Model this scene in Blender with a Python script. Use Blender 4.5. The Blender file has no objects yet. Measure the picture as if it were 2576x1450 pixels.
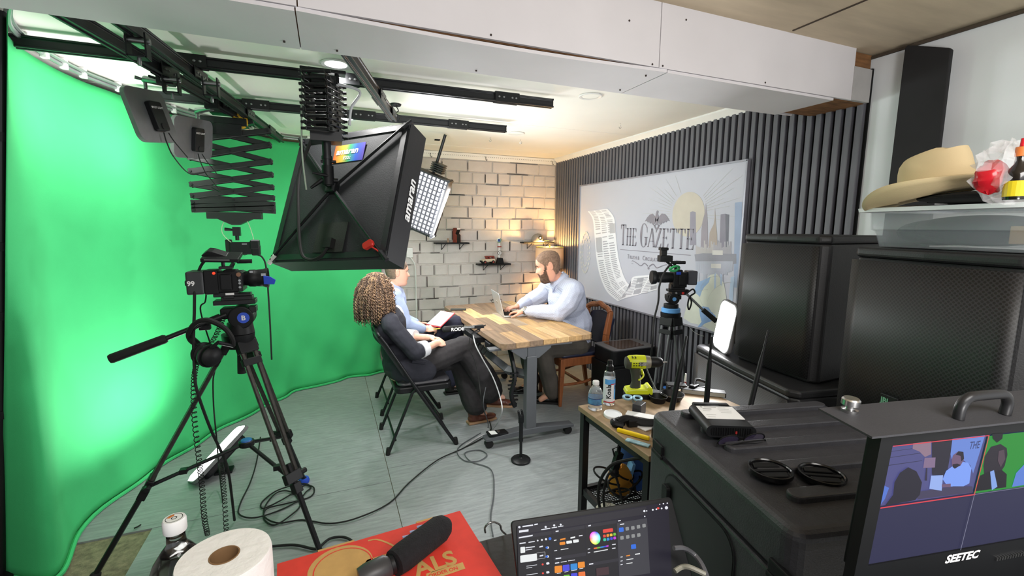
import bpy, bmesh, math, random
from mathutils import Vector, Matrix, Euler
random.seed(7)
SC = bpy.context.scene
COL = SC.collection
PI = math.pi
# ---------------------------------------------------------------- camera
CAM_R = Matrix(((0.92715632, 0.04408664, -0.37207193), (-0.37461173, 0.12728743, -0.91840294), (0.00687078, 0.9908856, 0.13453071)))
CAM_C = Vector((0.0, 0.0, 1.6)); FPX = 1140.0
cd = bpy.data.cameras.new('camera'); cam = bpy.data.objects.new('camera', cd); COL.objects.link(cam)
cam.matrix_world = Matrix.Translation(CAM_C) @ CAM_R.to_4x4()
cd.sensor_width = 36.0; cd.lens = FPX / 2576 * 36; cd.clip_start = 0.02; cd.clip_end = 60
SC.camera = cam
SC.view_settings.view_transform = 'Standard'; SC.view_settings.look = 'None'
SC.view_settings.gamma = 1.0; SC.view_settings.use_curve_mapping = False
SC.view_settings.exposure = 0.36
# ---------------------------------------------------------------- world + lights
w = bpy.data.worlds.new('world'); SC.world = w; w.use_nodes = True
w.node_tree.nodes['Background'].inputs[0].default_value = (0.95, 0.97, 1.0, 1); w.node_tree.nodes['Background'].inputs[1].default_value = 1.0

def area(name, loc, direction, sx, sy, watt, color=(1, 1, 1), spread=180):
    l = bpy.data.lights.new(name, 'AREA'); l.shape = 'RECTANGLE'; l.size = sx; l.size_y = sy
    l.energy = watt; l.color = color; l.spread = math.radians(spread)
    o = bpy.data.objects.new(name, l); COL.objects.link(o); o.location = loc
    o.rotation_euler = Vector(direction).to_track_quat('-Z', 'Y').to_euler(); return o

def point(name, loc, watt, color, r=0.03):
    l = bpy.data.lights.new(name, 'POINT'); l.energy = watt; l.color = color; l.shadow_soft_size = r
    o = bpy.data.objects.new(name, l); COL.objects.link(o); o.location = loc; return o

def spot(name, loc, direction, watt, color, ang=120, blend=.6, r=.05):
    l = bpy.data.lights.new(name, 'SPOT'); l.energy = watt; l.color = color; l.spot_size = math.radians(ang); l.spot_blend = blend; l.shadow_soft_size = r
    o = bpy.data.objects.new(name, l); COL.objects.link(o); o.location = loc
    o.rotation_euler = Vector(direction).to_track_quat('-Z', 'Y').to_euler(); return o

WHT = (1, .98, .95)
area('softbox_lamp', (0.30, 2.80, 1.70), (0.66, 0.66, -0.36), .62, .62, 17, WHT)
area('grid_softbox_lamp', (0.93, 4.22, 1.70), (0.55, -0.75, -0.35), .5, .5, 24, (.95, .97, 1))
area('key_panel_lamp', (-0.838, 2.868, 2.12), (-0.93, 0.32, -0.02), .24, .24, 3.2, WHT)
area('key_panel_lamp', (-0.776, 3.368, 2.10), (-0.90, 0.38, -0.22), .24, .2, 2.6, WHT)
area('floor_panel_lamp', (-0.69, 3.20, 0.22), (-0.46, 0.0, 0.89), .3, .2, 7.5, WHT, 120)
area('wall_panel_lamp', (1.935, 1.815, 1.08), (-0.9, 0.4, 0.02), .2, .26, 14, (1, 1, 1))
spot('downlight_lamp', (0.08, 2.675, 2.41), (0, 0, -1), 40, (1, .98, .95), 160, .8)
spot('downlight_lamp', (0.174, 3.945, 2.41), (0, 0, -1), 40, (1, .98, .95), 160, .8)
point('table_lamp_bulb', (2.47, 4.90, 1.315), 28, (1.0, .60, .20), .03)
area('near_ceiling_fill', (0.5, -0.7, 1.2), (0.45, 0.15, 1.2), .4, .3, 24, (1, .97, .93))  # unseen fill light, added to brighten the near ceiling and upper wall
area('room_ceiling_lamp', (0.6, -0.7, 2.42), (0.15, 0.35, -1), 1.2, .6, 29, (1, .98, .96))

# ---------------------------------------------------------------- helpers
def s2l(c): return c / 12.92 if c <= .04045 else ((c + .055) / 1.055) ** 2.4
def rgb(h):
    if isinstance(h, str):
        h = h.lstrip('#'); h = [int(h[i:i + 2], 16) / 255 for i in (0, 2, 4)]
    else: h = [x / 255 for x in h]
    return (s2l(h[0]), s2l(h[1]), s2l(h[2]), 1)
MATS = {}
def mat(name, col, rough=.6, metal=0, var=.12, scale=6, bump=0, bscale=60, spec=.5, emit=0, ecol=None, trans=0, alpha=1, stretch=None, sub=0, coat=0, ior=1.45):
    if name in MATS: return MATS[name]
    m = bpy.data.materials.new(name); m.use_nodes = True; MATS[name] = m
    n = m.node_tree.nodes; L = m.node_tree.links; b = n['Principled BSDF']
    c = rgb(col)
    tc = n.new('ShaderNodeTexCoord'); mp = n.new('ShaderNodeMapping'); L.new(tc.outputs['Object'], mp.inputs[0])
    if stretch: mp.inputs['Scale'].default_value = stretch
    nz = n.new('ShaderNodeTexNoise'); nz.inputs['Scale'].default_value = scale; nz.inputs['Detail'].default_value = 5; L.new(mp.outputs[0], nz.inputs[0])
    rp = n.new('ShaderNodeValToRGB'); rp.color_ramp.elements[0].position = .3; rp.color_ramp.elements[1].position = .7
    rp.color_ramp.elements[0].color = tuple(x * (1 - var) for x in c[:3]) + (1,); rp.color_ramp.elements[1].color = tuple(min(1, x * (1 + var)) for x in c[:3]) + (1,)
    L.new(nz.outputs[0], rp.inputs[0]); L.new(rp.outputs[0], b.inputs['Base Color'])
    b.inputs['Roughness'].default_value = rough; b.inputs['Metallic'].default_value = metal; b.inputs['Specular IOR Level'].default_value = spec; b.inputs['IOR'].default_value = ior
    if trans: b.inputs['Transmission Weight'].default_value = trans
    if coat: b.inputs['Coat Weight'].default_value = coat
    if alpha < 1: b.inputs['Alpha'].default_value = alpha
    if sub: b.inputs['Subsurface Weight'].default_value = sub; b.inputs['Subsurface Radius'].default_value = (.012, .005, .003)
    if emit:
        b.inputs['Emission Color'].default_value = rgb(ecol) if ecol else c; b.inputs['Emission Strength'].default_value = emit
    if bump:
        n2 = n.new('ShaderNodeTexNoise'); n2.inputs['Scale'].default_value = bscale; n2.inputs['Detail'].default_value = 4; L.new(mp.outputs[0], n2.inputs[0])
        bp = n.new('ShaderNodeBump'); bp.inputs['Strength'].default_value = bump; bp.inputs['Distance'].default_value = .004; L.new(n2.outputs[0], bp.inputs['Height']); L.new(bp.outputs[0], b.inputs['Normal'])
    return m

def T(x=0, y=0, z=0): return Matrix.Translation((x, y, z))
def RX(d): return Matrix.Rotation(math.radians(d), 4, 'X')
def RY(d): return Matrix.Rotation(math.radians(d), 4, 'Y')
def RZ(d): return Matrix.Rotation(math.radians(d), 4, 'Z')

def frame(p0, p1, up=(0, 0, 1)):
    """matrix with z along p0->p1, origin p0"""
    z = (Vector(p1) - Vector(p0)).normalized(); u = Vector(up)
    if abs(z.dot(u)) > .98: u = Vector((1, 0, 0))
    x = u.cross(z).normalized(); y = z.cross(x)
    return Matrix(((x.x, y.x, z.x, p0[0]), (x.y, y.y, z.y, p0[1]), (x.z, y.z, z.z, p0[2]), (0, 0, 0, 1)))

class M:
    """collects shapes into one mesh"""
    def __init__(s): s.v = []; s.f = []; s.mi = []; s.cur = 0; s.st = []
    def raw(s, vs, fs, mx=None):
        o = len(s.v); s.st.append((o, len(s.f)))
        for p in vs:
            p = Vector(p); s.v.append(mx @ p if mx is not None else p)
        for f in fs: s.f.append([i + o for i in f]); s.mi.append(s.cur)
        return s
    def box(s, c, d, mx=None, ch=0):
        x, y, z = d[0] / 2, d[1] / 2, d[2] / 2
        vs = [(c[0] + i * x, c[1] + j * y, c[2] + k * z) for k in (-1, 1) for j in (-1, 1) for i in (-1, 1)]
        return s.raw(vs, [(0, 2, 3, 1), (4, 5, 7, 6), (0, 1, 5, 4), (2, 6, 7, 3), (0, 4, 6, 2), (1, 3, 7, 5)], mx)
    def bar(s, p0, p1, w, h, up=(0, 0, 1), off=0):
        """rectangular bar p0->p1, w across, h along up"""
        mx = frame(p0, p1, up); L = (Vector(p1) - Vector(p0)).length
        return s.box((0, off, L / 2), (w, h, L), mx)
    def prism(s, poly, z0, z1, mx=None):
        n = len(poly)
        a = sum(poly[i][0] * poly[(i + 1) % n][1] - poly[(i + 1) % n][0] * poly[i][1] for i in range(n))
        if a < 0: poly = poly[::-1]
        vs = [(p[0], p[1], z0) for p in poly] + [(p[0], p[1], z1) for p in poly]
        fs = [list(range(n))[::-1], list(range(n, 2 * n))] + [(i, (i + 1) % n, n + (i + 1) % n, n + i) for i in range(n)]
        return s.raw(vs, fs, mx)
    def flat(s, poly, z=0, mx=None):
        return s.raw([(p[0], p[1], z) for p in poly], [list(range(len(poly)))], mx)
    def cyl(s, p0, p1, r0, r1=None, n=12, cap=True):
        r1 = r0 if r1 is None else r1
        mx = frame(p0, p1); L = (Vector(p1) - Vector(p0)).length
        return s.lathe([(r0, 0), (r1, L)], mx, n, cap)
    def lathe(s, prof, mx=None, n=16, cap=True, a0=0, a1=2 * PI):
        full = abs(a1 - a0 - 2 * PI) < 1e-6; k = n if full else n + 1
        vs = [(r * math.cos(a0 + (a1 - a0) * i / n), r * math.sin(a0 + (a1 - a0) * i / n), z) for r, z in prof for i in range(k)]
        fs = []
        for j in range(len(prof) - 1):
            for i in range(n if full else n):
                a = j * k + i; b = j * k + (i + 1) % k
                fs.append((a, b, b + k, a + k))
        if cap and full:
            if prof[0][0] > 1e-5: fs.append(list(range(k))[::-1])
            if prof[-1][0] > 1e-5: fs.append([(len(prof) - 1) * k + i for i in range(k)])
        return s.raw(vs, fs, mx)
    def tube(s, pts, r, n=8, closed=False, cap=True):
        pts = [Vector(p) for p in pts]; m = len(pts)
        rs = r if isinstance(r, (list, tuple)) else [r] * m
        tg = []
        for i in range(m):
            a = pts[i - 1] if (i > 0 or closed) else pts[i]; b = pts[(i + 1) % m] if (i < m - 1 or closed) else pts[i]
            t = (b - a); tg.append(t.normalized() if t.length > 1e-9 else Vector((0, 0, 1)))
        u = Vector((0, 0, 1)) if abs(tg[0].z) < .9 else Vector((1, 0, 0))
        nx = (u - tg[0] * u.dot(tg[0])).normalized(); vs = []
        for i in range(m):
            nx = (nx - tg[i] * nx.dot(tg[i]))
            nx = nx.normalized() if nx.length > 1e-6 else tg[i].orthogonal().normalized()
            bn = tg[i].cross(nx)
            for k in range(n):
                a = 2 * PI * k / n; vs.append(pts[i] + (nx * math.cos(a) + bn * math.sin(a)) * rs[i])
        fs = []
        for i in range(m if closed else m - 1):
            for k in range(n):
                a = i * n + k; b = i * n + (k + 1) % n; c = ((i + 1) % m) * n
                fs.append((a, b, c + (k + 1) % n, c + k))
        if cap and not closed: fs.append(list(range(n))[::-1]); fs.append([(m - 1) * n + k for k in range(n)])
        return s.raw(vs, fs)
    def ell(s, c, r, mx=None, n=16, m=10):
        if not isinstance(r, (list, tuple)): r = (r, r, r)
        prof = [(math.sin(PI * j / m), -math.cos(PI * j / m)) for j in range(m + 1)]
        vs = [(c[0] + r[0] * q * math.cos(2 * PI * i / n), c[1] + r[1] * q * math.sin(2 * PI * i / n), c[2] + r[2] * z) for q, z in prof[1:-1] for i in range(n)]
        k = len(vs); vs += [(c[0], c[1], c[2] - r[2]), (c[0], c[1], c[2] + r[2])]
        fs = [(j * n + i, j * n + (i + 1) % n, (j + 1) * n + (i + 1) % n, (j + 1) * n + i) for j in range(m - 2) for i in range(n)]
        fs += [(k, (i + 1) % n, i) for i in range(n)] + [(k + 1, (m - 2) * n + i, (m - 2) * n + (i + 1) % n) for i in range(n)]
        return s.raw(vs, fs, mx)
    def grid(s, P, closed_u=False):
        """P[j][i] points"""
        h = len(P); wd = len(P[0]); fs = []
        for j in range(h - 1):
            for i in range(wd if closed_u else wd - 1):
                a = j * wd + i; b = j * wd + (i + 1) % wd; fs.append((a, b, b + wd, a + wd))
        return s.raw([p for row in P for p in row], fs)
    def mesh(s, name, mats, smooth=False, ang=40):
        me = bpy.data.meshes.new(name); me.from_pydata([tuple(p) for p in s.v], [], s.f)
        for m in (mats if isinstance(mats, (list, tuple)) else [mats]): me.materials.append(m)
        if len(me.materials) > 1: me.polygons.foreach_set('material_index', s.mi)
        if smooth:
            me.polygons.foreach_set('use_smooth', [True] * len(me.polygons)); me.set_sharp_from_angle(angle=math.radians(ang))
        me.update(); return me
    def groups(s):
        """clusters of shapes that touch (bounding boxes overlap): list of (verts, faces)"""
        k = len(s.st); bb = []
        for a, (v0, f0) in enumerate(s.st):
            v1 = s.st[a + 1][0] if a + 1 < k else len(s.v); vs = s.v[v0:v1]
            bb.append([(min(p[i] for p in vs), max(p[i] for p in vs)) for i in range(3)] if vs else [(1e9, -1e9)] * 3)
        par = list(range(k))
        def find(a):
            while par[a] != a: a = par[a]
            return a
        e = .0005
        for a in range(k):
            for b in range(a):
                if all(bb[a][i][0] - e <= bb[b][i][1] and bb[b][i][0] - e <= bb[a][i][1] for i in range(3)): par[find(a)] = find(b)
        cl = {}
        for a in range(k): cl.setdefault(find(a), []).append(a)
        return list(cl.values())
    def sub(s, idx):
        q = M(); k = len(s.st)
        for a in idx:
            v0, f0 = s.st[a]; v1, f1 = s.st[a + 1] if a + 1 < k else (len(s.v), len(s.f))
            off = len(q.v) - v0; q.st.append((len(q.v), len(q.f))); q.v += s.v[v0:v1]; q.f += [[i + off for i in f] for f in s.f[f0:f1]]; q.mi += s.mi[f0:f1]
        return q
    def obj(s, name, mats, parent=None, smooth=False, bevel=0, seg=2, solid=0, sub=0, ang=40, mx=None, join=False):
        """one object; shapes that lie apart become objects of their own unless join"""
        if not join and len(s.st) > 1:
            g = s.groups()
            if 1 < len(g) <= 60:
                return [s.sub(i).obj(name, mats, parent, smooth, bevel, seg, solid, sub, ang, mx, True) for i in g][0]
        o = bpy.data.objects.new(name, s.mesh(name, mats, smooth, ang)); COL.objects.link(o)
        if parent is not None: o.parent = parent
        if mx is not None: o.matrix_basis = mx
        if solid: md = o.modifiers.new('solid', 'SOLIDIFY'); md.thickness = solid; md.offset = 0
        if sub: md = o.modifiers.new('sub', 'SUBSURF'); md.levels = sub; md.render_levels = sub
        if bevel:
            md = o.modifiers.new('bevel', 'BEVEL'); md.width = bevel; md.segments = seg; md.limit_method = 'ANGLE'; md.angle_limit = math.radians(40)
        return o

def tag(o, label, cat, group=None):
    o['label'] = label; o['category'] = cat
    if group: o['group'] = group
    return o
def thing(name, label, cat, loc=(0, 0, 0), rot=(0, 0, 0), group=None):
    o = bpy.data.objects.new(name, None); COL.objects.link(o); o.location = loc
    o.rotation_euler = [math.radians(a) for a in rot]; o.empty_display_size = .05
    return tag(o, label, cat, group)
def struct(o, label=None):
    o['kind'] = 'structure'
    if label: o['label'] = label
    return o
def link_copy(o, parent, mx=None):
    c = o.copy(); COL.objects.link(c); c.parent = parent
    if mx is not None: c.matrix_basis = mx
    return c
def copy_tree(root, loc, rot=None, label=None):
    c = root.copy(); COL.objects.link(c); c.location = loc
    if rot is not None: c.rotation_euler = [math.radians(a) for a in rot]
    if label: c['label'] = label
    for ch in list(root.children):
        d = link_copy(ch, c)
        for g in list(ch.children): link_copy(g, d)
    return c
def ray(px, py): return (CAM_R @ Vector((px - 1288, 725 - py, -FPX))).normalized()
def at(px, py, x=None, y=None, z=None):
    """point of the room seen at a photograph pixel, on a plane of known x, y or height"""
    r = ray(px, py)
    t = (z - CAM_C.z) / r.z if z is not None else ((y - CAM_C.y) / r.y if y is not None else (x - CAM_C.x) / r.x)
    return CAM_C + r * t
def smooth_path(pts, k=6, closed=False):
    """Catmull-Rom"""
    pts = [Vector(p) for p in pts]; n = len(pts); out = []
    for i in range(n if closed else n - 1):
        p0 = pts[(i - 1) % n] if (closed or i > 0) else pts[0]; p1 = pts[i]; p2 = pts[(i + 1) % n]
        p3 = pts[(i + 2) % n] if (closed or i + 2 < n) else pts[-1]
        for q in range(k):
            t = q / k
            out.append(.5 * ((2 * p1) + (p2 - p0) * t + (2 * p0 - 5 * p1 + 4 * p2 - p3) * t * t + (3 * p1 - p0 - 3 * p2 + p3) * t ** 3))
    if not closed: out.append(pts[-1])
    return out
def rrect(w, h, r, n=5, cx=0, cy=0):
    out = []
    for sx, sy, a in ((1, 1, 0), (-1, 1, 90), (-1, -1, 180), (1, -1, 270)):
        for i in range(n + 1):
            t = math.radians(a + 90 * i / n); out.append((cx + sx * (w / 2 - r) + r * math.cos(t), cy + sy * (h / 2 - r) + r * math.sin(t)))
    return out
def circ(r, n=20, cx=0, cy=0, a0=0): return [(cx + r * math.cos(a0 + 2 * PI * i / n), cy + r * math.sin(a0 + 2 * PI * i / n)) for i in range(n)]
def text(m, s, size, mx, align='LEFT', bold=0, sx=1, shear=0):
    """adds flat lettering to a mesh collector (local x right, y up)"""
    cu = bpy.data.curves.new('t', 'FONT'); cu.body = s; cu.size = size; cu.align_x = align; cu.offset = bold; cu.shear = shear; cu.resolution_u = 3
    o = bpy.data.objects.new('t', cu); COL.objects.link(o)
    dg = bpy.context.evaluated_depsgraph_get(); me = bpy.data.meshes.new_from_object(o.evaluated_get(dg))
    m.raw([(v.co.x * sx, v.co.y, 0) for v in me.vertices], [list(p.vertices) for p in me.polygons], mx)
    bpy.data.objects.remove(o); bpy.data.curves.remove(cu); bpy.data.meshes.remove(me)
def emis(name, col, strength):
    if name in MATS: return MATS[name]
    m = bpy.data.materials.new(name); m.use_nodes = True; MATS[name] = m
    b = m.node_tree.nodes['Principled BSDF']; b.inputs['Base Color'].default_value = (.012, .012, .014, 1); b.inputs['Roughness'].default_value = .5; b.inputs['Specular IOR Level'].default_value = .12
    b.inputs['Emission Color'].default_value = rgb(col); b.inputs['Emission Strength'].default_value = strength; return m
# shared materials
BLK = mat('black_plastic', '#131416', .5, var=.2, spec=.3)
BLKM = mat('black_metal', '#1b1c1e', .4, .3, var=.2)
BLKR = mat('black_rubber', '#141414', .75, var=.2)
STEEL = mat('bright_steel', '#c8c8c8', .25, 1)
CHROME = mat('worn_steel', '#8d8f90', .35, .9)
WHITEP = mat('white_plastic', '#e4e4e2', .45, var=.04)
SIG = mat('signal_print', '#e8e8e8', .6, var=.02)
# ================================================================ setting
def vinyl(name, c0, c1, sc=1.0):
    m = bpy.data.materials.new(name); m.use_nodes = True; n = m.node_tree.nodes; L = m.node_tree.links; b = n['Principled BSDF']
    tc = n.new('ShaderNodeTexCoord'); mp = n.new('ShaderNodeMapping'); mp.inputs['Scale'].default_value = (2.2 * sc, 17 * sc, 4); mp.inputs['Rotation'].default_value = (0, 0, math.radians(-14)); L.new(tc.outputs['Object'], mp.inputs[0])
    z = n.new('ShaderNodeTexNoise'); z.inputs['Scale'].default_value = 3.2; z.inputs['Detail'].default_value = 9; z.inputs['Roughness'].default_value = .68; z.inputs['Distortion'].default_value = .6; L.new(mp.outputs[0], z.inputs[0])
    z2 = n.new('ShaderNodeTexNoise'); z2.inputs['Scale'].default_value = 1.3; z2.inputs['Detail'].default_value = 4; L.new(tc.outputs['Object'], z2.inputs[0])
    r = n.new('ShaderNodeValToRGB'); e = r.color_ramp.elements; e[0].position = .3; e[0].color = rgb(c0); e[1].position = .68; e[1].color = rgb(c1); L.new(z.outputs[0], r.inputs[0])
    r2 = n.new('ShaderNodeValToRGB'); r2.color_ramp.elements[0].color = (.78, .78, .78, 1); r2.color_ramp.elements[1].color = (1, 1, 1, 1); L.new(z2.outputs[0], r2.inputs[0])
    mx = n.new('ShaderNodeMix'); mx.data_type = 'RGBA'; mx.blend_type = 'MULTIPLY'; mx.inputs[0].default_value = 1; L.new(r.outputs[0], mx.inputs[6]); L.new(r2.outputs[0], mx.inputs[7]); L.new(mx.outputs[2], b.inputs['Base Color'])
    bp = n.new('ShaderNodeBump'); bp.inputs['Strength'].default_value = .12; bp.inputs['Distance'].default_value = .003; L.new(z.outputs[0], bp.inputs['Height']); L.new(bp.outputs[0], b.inputs['Normal'])
    b.inputs['Roughness'].default_value = .55; return m
VINYL = vinyl('grey_woodlook_vinyl', '#7d8284', '#9da2a3')
CARPET = mat('brown_carpet', '#7a735c', .95, var=.35, scale=40, bump=.6, bscale=220)
CEIL = mat('white_ceiling_paint', '#f3f1ea', .8, var=.03, scale=2)
PLY = mat('tan_ceiling_board', '#c6b69d', .8, var=.1, scale=3, stretch=(1, 6, 1))
DRY = mat('white_drywall', '#d8d5d8', .75, var=.05, scale=2.5)
WALLW = mat('grey_white_wall_paint', '#e0e4e7', .7, var=.04, scale=2)
BRICK = mat('painted_white_brick', '#ccc6c2', .8, var=.1, scale=5, bump=.35, bscale=90)
MORT = mat('brick_mortar', '#c3bdb8', .9, var=.15, scale=14)
MORTD = mat('dark_brick_joint', '#3a3634', .9)
SLAT = mat('charcoal_slat', '#5f5f66', .55, var=.15, scale=5, stretch=(8, 8, .6), bump=.15, bscale=60)
FELT = mat('black_felt', '#070708', .95)
WOODR = mat('raw_brown_wood', '#7a5534', .8, var=.4, scale=5, stretch=(2, 9, 9))

m = M(); m.box((.2, 1.8, -.03), (6.4, 7.4, .04)); floor = struct(m.obj('floor', CARPET), 'floor of grey wood-look vinyl sheets over brown carpet')
for x0, x1, y0, y1 in ((-1.9, .3, 2.762, 5.15), (-.93, .3, .3, 2.758), (.304, 2.7, 2.925, 5.15), (.304, 2.7, .3, 2.921)):
    m = M(); m.box(((x0 + x1) / 2, (y0 + y1) / 2, -.005), (x1 - x0, y1 - y0, .01)); m.obj('floor_sheet', VINYL, floor)
m = M(); m.box((0.4, 3.55, 2.47), (5.0, 3.5, .06)); ceiling = struct(m.obj('ceiling', CEIL), 'white studio ceiling beyond the beam')
for y in (2.40, 3.62, 4.84):
    m = M(); m.box((.4, y, 2.4395), (4.6, .05, .002)); m.obj('taped_seam', CEIL, ceiling)
m = M(); m.box((0.4, .2, 2.54), (5.0, 3.4, .05)); ceil2 = struct(m.obj('ceiling', PLY), 'tan board ceiling on the camera side of the beam')
m = M(); m.box((2.05, .5, 2.513), (.008, 2.2, .004)); m.obj('board_joint', mat('dark_gap', '#4a4036', .9), ceil2)
m = M(); m.box((2.78, 1.9, 1.2), (.12, 7.0, 2.6)); wr = struct(m.obj('wall_right', WALLW), 'grey white wall on the right, slatted beyond the beam')
m = M(); m.box((2.712, .3, 2.497), (.012, 2.7, .012)); m.obj('ceiling_gap', mat('dark_gap', '#2a2522', .9), wr)
m = M(); m.box((2.712, 3.42, 1.22), (.012, 3.58, 2.44)); m.obj('felt_backing', FELT, wr)
sm = M(); sm.prism([(-.0168, 0), (-.0168, .021), (-.014, .024), (.014, .024), (.0168, .021), (.0168, 0)], 0, 2.43); sme = sm.mesh('slat', SLAT)
for i in range(64):
    o = bpy.data.objects.new('slat', sme); COL.objects.link(o); o.parent = wr; o.location = (2.706, 1.66 + .0557 * i, .003); o.rotation_euler = (0, 0, PI / 2)
m = M(); m.box((-1.75, 1.9, 1.2), (.1, 7.0, 2.6)); struct(m.obj('wall_left', mat('dark_grey_wall', '#8a8a88', .8)), 'plain wall hidden behind the green backdrop')
# back wall with individual bricks
m = M(); m.box((.5, 5.26, 1.22), (4.6, .1, 2.46)); wb = struct(m.obj('wall_back', MORT), 'white painted brick wall with pegboard strip along the top')
ZT = 2.36; CH = .1335; rnd = random.Random(3); bm_cache = {}
def brickmesh(wd, var):
    k = (round(wd, 3), var)
    if k in bm_cache: return bm_cache[k]
    w2, h2, d, c = wd / 2 - .005, CH / 2 - .005, .011, .005; j = [rnd.uniform(-.004, .004) for _ in range(8)]
    vs = [(-w2, 0, -h2), (w2, 0, -h2), (w2, 0, h2), (-w2, 0, h2), (-w2 + c + j[0], -d, -h2 + c + j[1]), (w2 - c + j[2], -d - j[3], -h2 + c), (w2 - c, -d, h2 - c + j[4]), (-w2 + c, -d + j[5], h2 - c + j[6])]
    q = M(); q.raw(vs, [(4, 5, 6, 7), (0, 1, 5, 4), (1, 2, 6, 5), (2, 3, 7, 6), (3, 0, 4, 7)]); me = q.mesh('brick', BRICK); bm_cache[k] = me; return me
row = 0; z = ZT
while z > 0.02:
    wd = .305 if row % 2 == 0 else .158
    x = .02 + (.11 if row % 4 == 2 else 0) + rnd.uniform(-.01, .01)
    while x < 2.68:
        ww = min(wd, 2.69 - x)
        if ww > .05:
            o = bpy.data.objects.new('brick', brickmesh(ww, rnd.randrange(6))); COL.objects.link(o); o.parent = wb
            o.location = (x + ww / 2, 5.211, z - CH / 2); o.rotation_euler = (0, rnd.uniform(-.008, .008), 0)
        x += wd
    z -= CH; row += 1
# dark lower edges where the joints are open
m = M()
for k in range(60):
    r = rnd.randrange(16); zz = ZT - CH * r; x = rnd.uniform(.5, 2.4); l = rnd.uniform(.1, .3)
    m.box((x, 5.2005, zz + rnd.uniform(-.001, .001)), (l, .006, rnd.uniform(.003, .0065)))
for k in range(70):
    r = rnd.randrange(16); wd = .305 if r % 2 == 0 else .158; off = .02 + (.11 if r % 4 == 2 else 0)
    x = off + wd * rnd.randrange(2, int(2.6 / wd)); m.box((x, 5.2005, ZT - CH * (r + .5)), (rnd.uniform(.004, .008), .006, CH * rnd.uniform(.5, .95)))
o = m.obj('open_joint', MORTD, wb, join=True); o['kind'] = 'stuff'
m = M(); m.box((1.35, 5.2, 2.40), (2.7, .02, .07)); m.obj('pegboard_strip', CEIL, wb)
m = M()
for i in range(95): m.lathe([(.0035, 0), (.0035, .001)], T(.4 + i * .0245, 5.189, 2.405) @ RX(90), 6)
o = m.obj('peg_hole', FELT, wb, join=True); o['kind'] = 'stuff'
for x in (1.1, 1.75, 2.62):
    m = M(); m.tube([(x, 5.19, 2.41), (x, 5.165, 2.40), (x, 5.16, 2.375), (x + .012, 5.165, 2.36), (x + .02, 5.17, 2.375)], .003, 6); m.obj('peg_hook', BLKM, wb)
m = M(); m.prism([(0, 0), (.0, -.055), (-.012, -.055), (-.05, -.012), (-.05, 0)], 0, 3.2, T(2.70, 5.17, 2.44) @ RX(90)); struct(m.obj('trim_1', WHITEP), 'white crown moulding above the slats')
# dropped beam
m = M(); m.box((.4, 1.79, 2.385), (4.62, .29, .25)); beam = struct(m.obj('trim_2', WOODR), 'white boxed drywall beam across the ceiling with screw marks and open seams')
xs = (-1.9, -.055, 1.312, 2.55)
for i in range(3):
    a, b = xs[i], xs[i + 1]
    m = M(); m.box(((a + b) / 2, 1.63, 2.389), (b - a - .004, .014, .254)); m.obj('drywall_panel', DRY, beam)
xs = (-1.9, -.062, 1.36, 2.42)
for i in range(3):
    a, b = xs[i], xs[i + 1]
    m = M()
    P = []
    for j in range(13):
        x = a + .002 + (b - a - .004) * j / 12; sag = .012 * math.sin(PI * j / 12) if i == 1 else .002
        P.append([(x, 1.628, 2.256 - sag), (x, 1.955, 2.254)])
    m.grid(P); m.obj('drywall_panel', DRY, beam, solid=.012)
m = M(); m.box((.3, 1.955, 2.35), (4.5, .012, .19)); m.obj('drywall_panel', DRY, beam)
m = M(); m.box((2.615, 1.629, 2.345), (.14, .02, .165)); m.obj('patch_panel', mat('grey_drywall', '#a9a7a6', .8), beam)
m = M()
for px, py in ((1235, 88), (1583, 52), (1641, 162), (1667, 166), (1726, 50), (1925, 208)):
    p = at(px, py, y=1.622); m.lathe([(.004, 0), (.004, .002)], T(*p) @ RX(90), 6)
for px, py in ((1247, 132), (1198, 177), (1625, 190), (1560, 226), (715, 104), (848, 127)):
    p = at(px, py, z=2.246); m.lathe([(.004, -.004), (.004, .003)], T(*p), 6)
o = m.obj('screw_mark', mat('rust_mark', '#3d3430', .9), beam, join=True); o['kind'] = 'stuff'
# ceiling fittings
EM = emis('downlight_glow', '#ffffff', 14)
for (x, y), on, lb in (((.08, 2.675), 1, 'glowing round recessed downlight nearest the beam'), ((.174, 3.945), 1, 'glowing round recessed downlight behind the hanging scissor arm'), ((1.611, 2.653), 0, 'unlit round ceiling cover near the beam, right of the upper track end'), ((1.624, 3.937), 0, 'small unlit round ceiling cover beside the lower track end')):
    t = thing('ceiling_light', lb, 'ceiling light', (x, y, 2.44))
    m = M(); m.lathe([(.055, 0), (.075, -.001), (.078, -.005), (.072, -.009), (.056, -.006)], None, 28, False); m.obj('trim_ring', WHITEP, t, True)
    m = M(); m.lathe([(.056, -.005), (.001, -.006)], None, 28, False); m.obj('diffuser', EM if on else CEIL, t, True)
# ================================================================ green backdrop, ceiling rails, hanging rig
GRN = mat('green_fabric', '#3cb86f', .85, var=.05, scale=3, bump=.12, bscale=350)
top = smooth_path([(-1.065, 2.37), (-1.20, 2.66), (-1.245, 3.0), (-1.22, 3.31), (-1.147, 3.55), (-1.0, 4.05), (-.78, 4.38), (-.587, 4.60), (-.40, 4.83), (-.15, 4.92), (.2, 4.98), (.54, 5.05)], 6)
bot = smooth_path([(-1.46, 2.62), (-1.215, 2.50), (-1.29, 2.86), (-1.20, 3.28), (-1.06, 3.6), (-.90, 3.93), (-.70, 4.22), (-.50, 4.52), (-.31, 4.72), (0, 4.87), (.27, 4.95), (.508, 5.02)], 6)
top = [Vector((p.x, p.y)) for p in [Vector(q) for q in [(t.x, t.y) for t in top]]] if False else [(t[0], t[1]) for t in top]
bot = [(t[0], t[1]) for t in bot]
gd = thing('green_screen', 'bright green fabric backdrop curving round the left side of the studio', 'backdrop', (-.9, 3.6, 0))
P = []
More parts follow.
